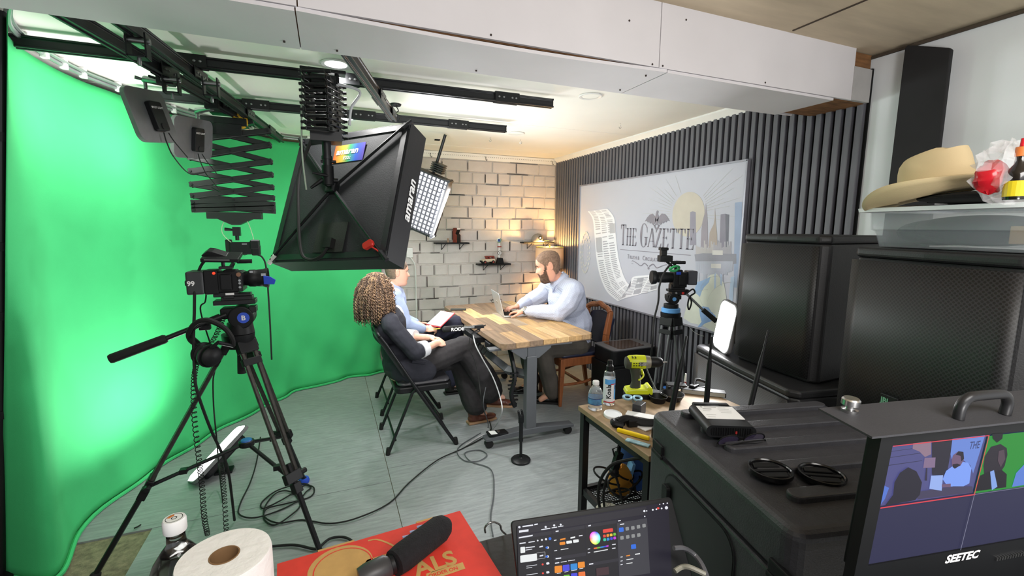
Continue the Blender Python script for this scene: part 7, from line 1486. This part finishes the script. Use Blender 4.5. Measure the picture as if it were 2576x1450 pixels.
def head_shell(name, mt, parent, mx, cond, off, n=72, k=72, thick=.004):
    q = M(); idx = {}
    for j in range(k):
        for i in range(n):
            z = .235 * (j + .5) / k; a = 2 * PI * (i + .5) / n; aa = a if a <= PI else a - 2 * PI
            if not cond(z, abs(aa)): continue
            fc = []
            for jj, ii in ((j, i), (j, i + 1), (j + 1, i + 1), (j + 1, i)):
                key = (jj, ii % n)
                if key not in idx: idx[key] = len(q.v); q.v.append(mx @ head_point(.235 * jj / k, 2 * PI * (ii % n) / n, 1, off + random.uniform(-.0012, .0012)))
                fc.append(idx[key])
            q.f.append(fc); q.mi.append(0)
    return q.obj(name, mt, parent, True, solid=thick, ang=180, join=True)
def hand(m, wrist, d, up, curl=(25, 30, 25), side=1, s=1.0, spread=5, thumb=(.6, .35), fl=None):
    """side: +1 thumb toward +x of the hand frame"""
    z = Vector(d).normalized(); u = Vector(up); u = (u - z * u.dot(z)).normalized(); x = u.cross(z); W = Vector(wrist)
    F = Matrix(((x.x, u.x, z.x, W.x), (x.y, u.y, z.y, W.y), (x.z, u.z, z.z, W.z), (0, 0, 0, 1)))
    m.tube([F @ Vector((0, 0, -.03)), F @ Vector((0, 0, .01)), F @ Vector((0, 0, .03))], [.027 * s, .026 * s, .024 * s], 12)
    m.ell((0, 0, .05 * s), (.040 * s, .0155 * s, .050 * s), F, 14, 10); m.ell((side * .02 * s, -.006 * s, .035 * s), (.018 * s, .016 * s, .032 * s), F, 10, 8)
    for k, (ox, L, oz) in enumerate(((.030, .070, .082), (.0105, .078, .088), (-.0105, .073, .085), (-.0295, .058, .077))):
        p = Vector((side * ox * s, .003, oz * s)); a = 0; pts = [F @ (p - Vector((0, 0, .025))), F @ p]; sp = math.radians(-spread * (k - 1.5)) * -side
        for seg, c in zip((.44, .31, .25), curl):
            a += math.radians(c + (k - 1.5) * 2); p = p + Vector((-math.sin(sp) * math.cos(a) * -1 * L * seg * s, -math.sin(a) * L * seg * s, math.cos(a) * L * seg * s)); pts.append(F @ p)
        m.tube(pts, [.010 * s, .0092 * s, .0085 * s, .0078 * s, .0064 * s], 8); m.ell(pts[-1], .0064 * s, n=8, m=6)
    b = Vector((side * .028 * s, -.006 * s, .02 * s)); t1 = b + Vector((side * .022 * s, -.012 * s, .028 * s)); t2 = t1 + Vector((side * .008 * s, -.010 * s, .030 * s)); t3 = t2 + Vector((-side * .002 * s, -.006 * s, .024 * s))
    m.tube([F @ b, F @ t1, F @ t2, F @ t3], [.014 * s, .0115 * s, .0095 * s, .0075 * s], 8); m.ell(F @ t3, .0075 * s, n=8, m=6)
    return F
SKIN = mat('warm_skin', '#d79f86', .5, var=.07, scale=10, sub=.12, bump=.06, bscale=160)
SKIN2 = mat('light_skin', '#dcab94', .5, var=.06, scale=10, sub=.12, bump=.06, bscale=160)
EYEW = mat('eye_white', '#e8e4df', .2); IRIS = mat('dark_iris', '#3a2a20', .2); LIP = mat('lip_tone', '#b5706a', .5)
def face_bits(par, mx, brow, iris=None):
    for s in (-1, 1):
        c = head_point(.127, s * .36) + Vector((0, .008, 0)); q = M(); q.ell(c, .0115, mx, 12, 8); e = q.obj('eye', EYEW, par, True)
        q = M(); q.ell(c + Vector((s * -.001, -.0088, -.001)), (.0052, .004, .0052), mx, 10, 6); q.obj('iris', IRIS, e, True)
        q = M(); q.tube([mx @ (head_point(.146 + dz, s * a, 1, .002)) for a, dz in ((.14, -.002), (.28, .003), (.42, .003), (.58, -.003))], [.003, .0042, .0038, .002], 6); q.obj('eyebrow', brow, par, True)
    q = M(); q.tube([mx @ head_point(.0705 - abs(a) * .006, a, 1, .0008) for a in (-.22, -.1, 0, .1, .22)], [.001, .0028, .003, .0028, .001], 6); q.tube([mx @ head_point(.0605 + abs(a) * .012, a, 1, .0008) for a in (-.22, -.1, 0, .1, .22)], [.001, .003, .0036, .003, .001], 6); q.obj('lips', LIP, par, True, join=True)
def check_cloth(name, c0, c1, f=78, w_=.42):
    m = bpy.data.materials.new(name); m.use_nodes = True; n = m.node_tree.nodes; L = m.node_tree.links; b = n['Principled BSDF']; tc = n.new('ShaderNodeTexCoord'); sp = n.new('ShaderNodeSeparateXYZ'); mp_ = n.new('ShaderNodeMapping'); mp_.inputs['Rotation'].default_value = (.35, .5, .2); L.new(tc.outputs['Object'], mp_.inputs[0]); L.new(mp_.outputs[0], sp.inputs[0])
    outs = []
    for k in (0, 2):
        a = n.new('ShaderNodeMath'); a.operation = 'MULTIPLY'; a.inputs[1].default_value = f; L.new(sp.outputs[k], a.inputs[0]); fr = n.new('ShaderNodeMath'); fr.operation = 'FRACT'; L.new(a.outputs[0], fr.inputs[0]); lt = n.new('ShaderNodeMath'); lt.operation = 'LESS_THAN'; lt.inputs[1].default_value = w_; L.new(fr.outputs[0], lt.inputs[0]); outs.append(lt)
    ad = n.new('ShaderNodeMath'); ad.operation = 'ADD'; L.new(outs[0].outputs[0], ad.inputs[0]); L.new(outs[1].outputs[0], ad.inputs[1]); ml = n.new('ShaderNodeMath'); ml.operation = 'MULTIPLY'; ml.inputs[1].default_value = .5; L.new(ad.outputs[0], ml.inputs[0])
    mx_ = n.new('ShaderNodeMix'); mx_.data_type = 'RGBA'; mx_.inputs[6].default_value = rgb(c0); mx_.inputs[7].default_value = rgb(c1); L.new(ml.outputs[0], mx_.inputs[0]); L.new(mx_.outputs[2], b.inputs['Base Color']); b.inputs['Roughness'].default_value = .85
    nz = n.new('ShaderNodeTexNoise'); nz.inputs['Scale'].default_value = 18; nz.inputs['Detail'].default_value = 3; L.new(tc.outputs['Object'], nz.inputs[0]); bp = n.new('ShaderNodeBump'); bp.inputs['Strength'].default_value = .35; bp.inputs['Distance'].default_value = .012; L.new(nz.outputs[0], bp.inputs['Height']); L.new(bp.outputs[0], b.inputs['Normal']); return m
def V(*a): return Vector(a)
def person(body_m, label, base, mt, voxel=.0045):
    b = Vector(base); body_m.v = [v - b for v in body_m.v]; o = fuse(body_m, 'person', mt, None, voxel, 3); o.location = b; return tag(o, label, 'person'), b
def shoe(par, b, heel, toe, ln, mt, name='shoe', sole=None, lift=0):
    h, t_ = Vector(heel), Vector(toe); d = (t_ - h); L = d.length; d.normalize(); sx = Vector((-d.y, d.x, 0)).normalized(); up = d.cross(sx) if d.cross(sx).z > 0 else sx.cross(d)
    F = Matrix(((sx.x, d.x, up.x, h.x), (sx.y, d.y, up.y, h.y), (sx.z, d.z, up.z, h.z), (0, 0, 0, 1)))
    q = M(); q.ell((0, .05, .03), (.038, .06, .035), F); q.ell((0, L * .45, .025), (.040, L * .36, .03), F); q.ell((0, L * .76, .02), (.043, L * .24, .022), F); q.cyl(F @ Vector((0, .045, .03)), F @ Vector((0, .03, .095)), .04, .042); q.v = [v - b for v in q.v]
    o = fuse(q, name, mt, par, .005, 4)
    q = M(); q.prism([(-.036, -.012), (.036, -.012), (.04, L * .3), (.046, L * .75), (.03, L * .98), (-.03, L * .98), (-.046, L * .75), (-.04, L * .3)], -.012, .006, F); q.v = [v - b for v in q.v]; q.obj('sole', sole or BLKR, o, bevel=.004)
    q = M()
    for k in range(4): y = L * (.36 + .06 * k); q.tube([F @ Vector((-.018, y, .052 - .004 * k)), F @ Vector((0, y + .006, .057 - .004 * k)), F @ Vector((.018, y, .052 - .004 * k))], .0022, 5)
    q.v = [v - b for v in q.v]; q.obj('laces', BLKR, o, True, join=True); return o
def cloth(parts, name, mt, par, b, voxel=.007, it=5, wr=.004, wf=(12, 12, 12)):
    q = M(); parts(q); q.v = [v - b for v in q.v]; return fuse(q, name, mt, par, voxel, it, wr, wf)

# ---- bearded man typing
HC = V(1.80, 3.585, 1.258); fd = math.degrees(math.atan2(.40, -.92)); HMX = Matrix.Translation(HC) @ RZ(fd + 90) @ RX(18) @ Matrix.Diagonal((1.10, 1.13, 1.15, 1))
P_, BL, CH, NK = V(2.10, 3.64, .53), V(2.08, 3.635, .72), V(2.01, 3.62, .93), V(1.905, 3.605, 1.12)
SL, EL, WL = V(1.965, 3.41, 1.05), V(1.83, 3.43, .865), V(1.605, 3.655, .852); SR, ER, WR = V(1.96, 3.83, 1.055), V(1.82, 3.99, .875), V(1.655, 3.915, .85)
hips = [V(2.08, 3.53, .52), V(2.08, 3.75, .52)]; knees = [V(1.70, 3.49, .55), V(1.70, 3.83, .55)]; ank = [V(1.835, 3.535, .10), V(1.78, 3.86, .10)]
m = M(); head_mesh(m, HMX); limb(m, [V(1.945, 3.61, 1.10), HC + V(.045, .005, -.07)], [.068, .060]); limb(m, [P_, BL, CH, NK + V(.01, 0, -.04)], [.13, .14, .13, .06])
for S, E, W_ in ((SL, EL, WL), (SR, ER, WR)): limb(m, [NK + V(.02, 0, -.07), S], [.05, .05]); limb(m, [S, E], [.055, .045]); limb(m, [E, W_], [.043, .028])
for h, k, a in zip(hips, knees, ank): limb(m, [P_, h], [.1, .09]); limb(m, [h, k], [.085, .06]); limb(m, [k, a], [.055, .038]); limb(m, [a, a + V(-.1, .03, -.06)], [.035, .025])
hand(m, WL, V(-.70, .66, -.16), V(0, 0, 1), (14, 30, 28), 1, 1.08); hand(m, WR, V(-.90, -.10, -.12), V(0, 0, 1), (16, 32, 30), -1, 1.08)
man, b = person(m, 'bearded man in a pale checked shirt typing on the silver laptop at the wood table', (2.05, 3.64, 0), SKIN)
HM_ = Matrix.Translation(-b) @ HMX
BRD = mat('brown_beard', '#5a4436', .9, var=.4, scale=60, bump=.6, bscale=260); BUZZ = mat('cropped_brown_hair', '#7d6453', .9, var=.3, scale=70, bump=.5, bscale=300)
def hl_man(z, a): lim = .196 if a < .5 else (.196 - .05 * (a - .5) / .75 if a < 1.25 else (.146 - .02 * (a - 1.25) / .35 if a < 1.6 else max(.045, .115 - .07 * (a - 1.6) / .5))); return z > lim or (1.18 < a < 1.42 and z > .10)
head_shell('cropped_hair', BUZZ, man, HM_, hl_man, .0008)
def beard(z, a): return (z < (.054 if a < .34 else (.054 + .020 * (a - .34) / .3 if a < .64 else (.074 + .008 * (a - .64) / .4 if a < 1.04 else (.082 + .05 * (a - 1.04) / .26 if a < 1.30 else -1))))) or (.0735 < z < .083 and a < .36) or (.32 < a < .46 and .05 < z < .08)
head_shell('beard', BRD, man, HM_, beard, .005)
face_bits(man, HM_, BRD)
SHIRT = check_cloth('pale_check_shirt', '#c4cbdd', '#989eb8', 120)
def shirt(q):
    q.ell(P_ + V(-.01, 0, .03), (.155, .205, .13)); q.ell(BL, (.175, .22, .20)); q.ell(CH, (.165, .215, .20)); q.ell(V(1.975, 3.62, 1.03), (.115, .20, .105)); limb(q, [CH + V(0, 0, .05), NK + V(.015, 0, -.02)], [.14, .088]); limb(q, [V(1.945, 3.61, 1.085), V(1.96, 3.45, 1.065)], [.085, .085]); limb(q, [V(1.945, 3.61, 1.085), V(1.95, 3.78, 1.065)], [.085, .085])
    for S, E, W_ in ((SL, EL, WL), (SR, ER, WR)):
        limb(q, [V(1.96, 3.62, 1.07), S], [.09, .088]); limb(q, [S, (S + E) / 2 + V(.02, 0, -.01), E], [.092, .092, .080]); limb(q, [E, E.lerp(W_, .5), W_ + (E - W_) * .12], [.075, .066, .045])
cloth(shirt, 'shirt', SHIRT, man, b, .0065, 5, .0065, (9, 9, 13))
q = M()
for W_, E in ((WL, EL), (WR, ER)): d = (E - W_).normalized(); q.tube([W_ + d * .022 - b, W_ + d * .075 - b], [.041, .043], 16)
q.obj('cuff', SHIRT, man, True, solid=.003)
q = M(); cm = Matrix.Translation(NK - b + V(.006, 0, .008)) @ RZ(fd + 90) @ RX(26)
q.grid([[cm @ Vector(((.067 + .012 * j) * math.sin(a), -(.071 + .014 * j) * math.cos(a), .034 - .028 * j - .012 * math.cos(a) - (.03 * max(0, math.cos(a)) ** 4 * j))) for a in [math.radians(14 + 332 * k / 30) for k in range(31)]] for j in range(3)]); q.obj('collar', SHIRT, man, True, solid=.004)
PANT = mat('dark_taupe_trousers', '#4f4a44', .85, var=.15, scale=8, bump=.3, bscale=30)
def pants(q):
    q.ell(P_, (.155, .205, .125))
    for h, k, a in zip(hips, knees, ank): limb(q, [h, h.lerp(k, .5), k], [.115, .105, .088]); limb(q, [k, k.lerp(a, .5), a + V(0, 0, .0)], [.086, .082, .070])
cloth(pants, 'trousers', PANT, man, b, .008, 5, .006, (10, 10, 10))
for a, t_ in ((ank[0], V(1.70, 3.62, .02)), (ank[1], V(1.62, 3.90, .02))): d = (V(t_.x, t_.y, 0) - V(a.x, a.y, 0)).normalized(); shoe(man, b, V(a.x, a.y, .014) - d * .055, V(t_.x, t_.y, .014) + d * .04, .27, mat('black_leather', '#151412', .3))
q = M(); d = (EL - WL).normalized(); fr = frame(WL + d * .004 - b, WL + d * .03 - b); q.lathe([(.031, -.009), (.034, -.009), (.034, .009), (.031, .009), (.031, -.009)], fr, 24, False); wb_ = q.obj('watch', CHROME, man, True)
q = M(); wm = Matrix.Translation(WL + d * .004 - b + V(-.012, -.024, .028)); q.lathe([(0, 0), (.019, 0), (.019, .007), (.017, .008), (0, .008)], wm @ RX(35) @ RY(-20), 22); q.obj('watch_case', STEEL, wb_, True)
q = M(); q.bar(V(1.885, 3.64, .62) - b, V(2.24, 3.64, .60) - b, .30, .03) if False else q.lathe([(.16, 0), (.163, 0), (.163, .032), (.16, .032)], Matrix.Translation(P_ - b + V(0, 0, .06)) @ Matrix.Diagonal((1, 1.32, 1, 1)), 30, False); q.obj('belt', BLK, man, True)

# ---- woman with curly hair
HC = V(.335, 3.305, 1.125); HMX = Matrix.Translation(HC) @ RZ(math.degrees(math.atan2(.28, .96)) + 90) @ RX(6) @ Matrix.Diagonal((.95, .95, .95, 1))
P_, BL, CH, NK = V(.47, 3.325, .56), V(.445, 3.325, .70), V(.385, 3.32, .88), V(.335, 3.31, 1.01)
SR, ER, WR = V(.375, 3.145, .945), V(.53, 3.10, .725), V(.70, 3.205, .745); SL, EL, WL = V(.365, 3.485, .945), V(.50, 3.53, .74), V(.69, 3.36, .755)
hip = [V(.49, 3.235, .54), V(.49, 3.415, .53)]; kn = [V(.935, 3.27, .685), V(.93, 3.42, .56)]; an = [V(1.195, 3.335, .245), V(1.06, 3.395, .105)]
m = M(); head_mesh(m, HMX, nose=.9); limb(m, [NK + V(0, 0, -.03), HC + V(-.015, 0, -.06)], [.05, .045]); limb(m, [P_, BL, CH, NK], [.12, .105, .10, .05])
for S, E, W_ in ((SR, ER, WR), (SL, EL, WL)): limb(m, [NK + V(0, 0, -.05), S], [.04, .04]); limb(m, [S, E], [.042, .036]); limb(m, [E, W_], [.036, .025])
for h, k, a in zip(hip, kn, an): limb(m, [P_, h], [.09, .085]); limb(m, [h, k], [.075, .052]); limb(m, [k, a], [.048, .033]); limb(m, [a, a + V(.08, 0, -.04)], [.03, .022])
hand(m, WR, V(.80, .50, -.10), V(.15, -.55, .8), (28, 42, 30), 1, .92); hand(m, WL, V(.75, -.55, -.06), V(.2, .3, .9), (30, 42, 30), -1, .92)
wom, b = person(m, 'woman with curly brown hair in a dark blazer sitting cross-legged on a folding chair', (.52, 3.325, 0), SKIN2)
HM_ = Matrix.Translation(-b) @ HMX; face_bits(wom, HM_, BRD)
JKT = mat('dark_navy_blazer', '#24252e', .85, var=.12, scale=60, bump=.15, bscale=200)
def jacket(q):
    q.ell(V(.475, 3.325, .60), (.15, .19, .11)); q.ell(BL, (.125, .17, .15)); q.ell(CH, (.125, .18, .16)); q.ell(V(.36, 3.315, .96), (.085, .16, .06)); limb(q, [CH, NK + V(0, 0, -.02)], [.1, .062])
    for S, E, W_ in ((SR, ER, WR), (SL, EL, WL)): limb(q, [V(.36, 3.315, .965), S + V(0, (.01 if S.y < 3.3 else -.01), -.005)], [.062, .062]); limb(q, [S + V(0, 0, -.02), (S + E) / 2 + V(-.01, 0, 0), E], [.062, .062, .058]); limb(q, [E, E.lerp(W_, .32)], [.058, .054])
    q.ell(V(.555, 3.168, .565), (.145, .042, .10), T(.555, 3.168, .565) @ RY(10) @ T(-.555, -3.168, -.565)); q.ell(V(.47, 3.20, .56), (.10, .05, .08))
cloth(jacket, 'blazer', JKT, wom, b, .0065, 5, .005, (9, 9, 12))
q = M()
for W_, E in ((WR, ER), (WL, EL)): d = (W_ - E); q.tube([E + d * .24 - b, E + d * .5 - b], [.060, .054], 18)
q.obj('rolled_cuff', mat('white_cotton', '#d5d6da', .85, bump=.2), wom, True, solid=.005)
q = M(); q.box((.56 - b.x, 3.135 - b.y, .64), (.10, .012, .022), T(.56 - b.x, 3.135 - b.y, .64) @ RY(14) @ T(-.56 + b.x, -3.135 + b.y, -.64)); q.obj('pocket_flap', JKT, wom, bevel=.004)
q = M(); q.ell(V(.44, 3.31, .93) - b, (.055, .055, .10), RY(0)); q.obj('white_blouse', mat('white_cotton', '#d5d6da', .85, bump=.2), wom, True)
TRS = mat('charcoal_wide_trousers', '#2c2a2c', .9, var=.15, scale=40, bump=.25, bscale=60)
def trs(q):
    q.ell(V(.48, 3.325, .56), (.15, .185, .10)); limb(q, [hip[0], hip[0].lerp(kn[0], .5) + V(0, 0, .01), kn[0]], [.10, .095, .085]); limb(q, [kn[0] + V(-.01, 0, 0), kn[0].lerp(an[0], .5) + V(.02, 0, -.02), an[0] + V(-.03, 0, .04)], [.088, .10, .105])
    limb(q, [hip[1], kn[1]], [.10, .085]); limb(q, [kn[1], kn[1].lerp(an[1], .5), an[1] + V(0, 0, .06)], [.085, .095, .10])
cloth(trs, 'trousers', TRS, wom, b, .0075, 5, .006, (9, 9, 9))
BRN = mat('brown_leather', '#5a3428', .4, var=.2); TAN = mat('tan_sole', '#9a7a5c', .6)
shoe(wom, b, V(1.00, 3.385, .014), V(1.245, 3.415, .014), .26, BRN, sole=TAN); d = V(.155, -.02, -.03); shoe(wom, b, V(1.145, 3.34, .165), V(1.375, 3.315, .135), .26, BRN, sole=TAN)
# curls
HB1 = [mat('curl_' + n, c, .6, var=.25, scale=40) for n, c in (('dark', '#47372d'), ('brown', '#6a5342'), ('light', '#957759'))]
q = M(); q.ell(HC + V(-.035, 0, .015) - b, (.112, .115, .125)); q.ell(HC + V(-.05, 0, -.07) - b, (.095, .115, .09)); hair = fuse(q, 'hair', HB1[0], wom, .01, 3, .008, (22, 22, 22))
rc_ = random.Random(17); cq = [M(), M(), M()]; fdv = V(.96, .28, 0)
n_c = 0
while n_c < 1300:
    u = V(rc_.gauss(0, 1), rc_.gauss(0, 1), rc_.gauss(.1, 1)).normalized()
    if u.dot(fdv) > .55 and u.z < .75: continue
    if u.z < -.75: continue
    s0 = HC + V(-.03 + u.x * .10, u.y * .105, .02 + u.z * .115); out = V(u.x, u.y, max(0, u.z) * .6); L = rc_.uniform(.09, .20) * (1.15 if u.z < .3 else .8)
    zm = (.90 if u.dot(fdv) < -.2 else .955) + rc_.uniform(0, .075)
    if s0.z - L < zm: L = max(.04, s0.z - zm)
    rc0 = rc_.random(); ph = rc_.uniform(0, 6.28); tr_ = rc_.uniform(3.6, 6.0) * L / .1; rr_ = rc_.uniform(.0035, .0070); pts = []; k_n = max(10, int(tr_ * 6))
    for k in range(k_n + 1):
        f = k / k_n; c = s0 + out * ((.030 + .03 * rc0) * math.sin(min(1, f * 1.5) * PI / 2)) + V(0, 0, -L * f ** 1.25 + .012 * (1 - f) * max(0, u.z)); a = ph + tr_ * 2 * PI * f; pts.append(c + V(rr_ * math.cos(a), rr_ * math.sin(a), rr_ * .35 * math.sin(a * 1.0)) - b)
    cq[min(2, int(rc_.random() * 2.6))].tube(pts, [.0023] * (k_n - 1) + [.0018, .0009], 3); n_c += 1
for q, mt in zip(cq, HB1): o = q.obj('curls', mt, hair, True, join=True, ang=180); o['kind'] = 'stuff'

# ---- second man with the notebook
HC = V(.535, 3.945, 1.205); HMX = Matrix.Translation(HC) @ RZ(math.degrees(math.atan2(.12, .99)) + 90) @ RX(4)
P_, BL, CH, NK = V(.56, 4.02, .56), V(.535, 4.01, .73), V(.49, 3.985, .95), V(.485, 3.965, 1.075)
SR, ER, WR = V(.49, 3.79, 1.02), V(.56, 3.74, .80), V(.725, 3.79, .725); SL, EL, WL = V(.48, 4.17, 1.02), V(.55, 4.24, .78), V(.72, 4.08, .715)
hip = [V(.57, 3.92, .55), V(.57, 4.12, .54)]; kn = [V(1.03, 3.90, .72), V(1.02, 4.08, .58)]; an = [V(1.10, 4.12, .42), V(1.04, 4.1, .10)]
m = M(); head_mesh(m, HMX); limb(m, [NK + V(0, 0, -.03), HC + V(-.02, 0, -.07)], [.058, .052]); limb(m, [P_, BL, CH, NK], [.12, .115, .115, .055])
for S, E, W_ in ((SR, ER, WR), (SL, EL, WL)): limb(m, [NK + V(0, 0, -.06), S], [.045, .045]); limb(m, [S, E], [.048, .04]); limb(m, [E, W_], [.04, .028])
for h, k, a in zip(hip, kn, an): limb(m, [P_, h], [.09, .085]); limb(m, [h, k], [.08, .058]); limb(m, [k, a], [.052, .036]); limb(m, [a, a + V(.1, 0, -.04)], [.032, .022])
hand(m, WR, V(.92, .10, -.02), V(-.05, -.55, .83), (32, 45, 30), 1, 1.0); hand(m, WL, V(.85, -.42, -.02), V(0, .5, .85), (25, 38, 30), -1, 1.0)
m2_, b = person(m, 'clean-shaven man in light blue shirt holding a notebook, partly behind the black softbox', (.57, 4.02, 0), SKIN2)
HM_ = Matrix.Translation(-b) @ HMX; face_bits(m2_, HM_, BRD); head_shell('short_hair', mat('short_grey_brown_hair', '#6b5b4e', .9, var=.3, scale=70, bump=.5, bscale=300), m2_, HM_, lambda z, a: hl_man(z, a) and z > (.15 if a < 1.8 else .07), .003)
SH2 = check_cloth('light_blue_shirt', '#a5b3d2', '#97a6ca', 140, .5)
def shirt2(q):
    q.ell(P_ + V(0, 0, .05), (.125, .165, .10)); q.ell(BL, (.125, .165, .17)); q.ell(CH, (.125, .185, .17)); q.ell(V(.475, 3.98, 1.03), (.085, .17, .065)); limb(q, [CH, NK], [.11, .066])
    for S, E, W_ in ((SR, ER, WR), (SL, EL, WL)): limb(q, [V(.48, 3.98, 1.03), S], [.07, .07]); limb(q, [S, E], [.07, .06]); limb(q, [E, E.lerp(W_, .5), W_ + (E - W_) * .1], [.056, .052, .040])
cloth(shirt2, 'shirt', SH2, m2_, b, .0065, 5, .006, (9, 9, 12))
q = M(); cm = Matrix.Translation(NK - b + V(.0, 0, .006)) @ RZ(90) @ RX(8)
q.grid([[cm @ Vector(((.060 + .012 * j) * math.sin(a), -(.064 + .014 * j) * math.cos(a), .045 - .025 * j - .012 * math.cos(a) - (.03 * max(0, math.cos(a)) ** 4 * j))) for a in [math.radians(16 + 328 * k / 30) for k in range(31)]] for j in range(3)]); q.obj('collar', SH2, m2_, True, solid=.004)
q = M()
for W_, E in ((WR, ER), (WL, EL)): d = (E - W_).normalized(); q.tube([W_ + d * .015 - b, W_ + d * .07 - b], [.037, .040], 16)
q.obj('cuff', SH2, m2_, True, solid=.003)
NVT = mat('navy_trousers', '#242537', .85, var=.12, scale=30, bump=.25, bscale=50)
def trs2(q):
    q.ell(P_, (.135, .175, .10)); limb(q, [hip[0], kn[0]], [.10, .085]); limb(q, [kn[0], kn[0].lerp(an[0], .5), an[0]], [.085, .075, .068]); limb(q, [hip[1], kn[1]], [.10, .082]); limb(q, [kn[1], an[1] + V(0, 0, .03)], [.08, .065])
cloth(trs2, 'trousers', NVT, m2_, b, .008, 5, .006, (9, 9, 9))
shoe(m2_, b, V(.98, 4.095, .014), V(1.24, 4.11, .014), .27, mat('black_leather', '#151412', .3)); shoe(m2_, b, V(1.05, 4.12, .37), V(1.30, 4.20, .33), .27, mat('black_leather', '#151412', .3))
nbp = [at(*p, y=yy) for p, yy in (((1064, 823), 3.80), ((1106, 824), 3.76), ((1143, 789), 3.80), ((1130, 782), 3.98))]
n0, n1, n2 = at(1066, 822, y=3.86), at(1108, 822, y=3.72), at(1142, 789, y=3.80); e1 = (n2 - n1); e2 = (n0 - n1); e2 = (e2 - e1.normalized() * e2.dot(e1.normalized())); e2 = e2.normalized() * .17; e1n = e1.normalized(); nz_ = e1n.cross(e2.normalized())
if nz_.z < 0: nz_ = -nz_
t = thing('notebook', 'open white notebook with a red cover held over the knee of the man in blue', 'notebook', n1); NMX = Matrix(((e1n.x, e2.normalized().x, nz_.x, 0), (e1n.y, e2.normalized().y, nz_.y, 0), (e1n.z, e2.normalized().z, nz_.z, 0), (0, 0, 0, 1)))
Lx = e1.length * 1.0; q = M(); q.box((Lx / 2, .085, -.004), (Lx + .02, .18, .004), NMX); q.obj('cover', mat('red_cover', '#b02a34', .5), t); q = M(); q.box((Lx / 2, .085, .002), (Lx, .165, .007), NMX); q.obj('pages', mat('white_pages', '#ececec', .7, var=.02), t)
p = at(1097, 828, y=3.74); t = thing('pencil', 'yellow pencil held by the man with the notebook', 'pencil', p); q = M(); q.cyl((-.02, .01, -.004), (.035, -.012, .004), .004, n=6); q.obj('shaft', mat('yellow_paint', '#d8c02c', .4), t); q = M(); q.cyl((.035, -.012, .004), (.045, -.016, .0055), .004, .001, n=6); q.obj('tip', mat('raw_tip', '#3a3a30', .6), t)
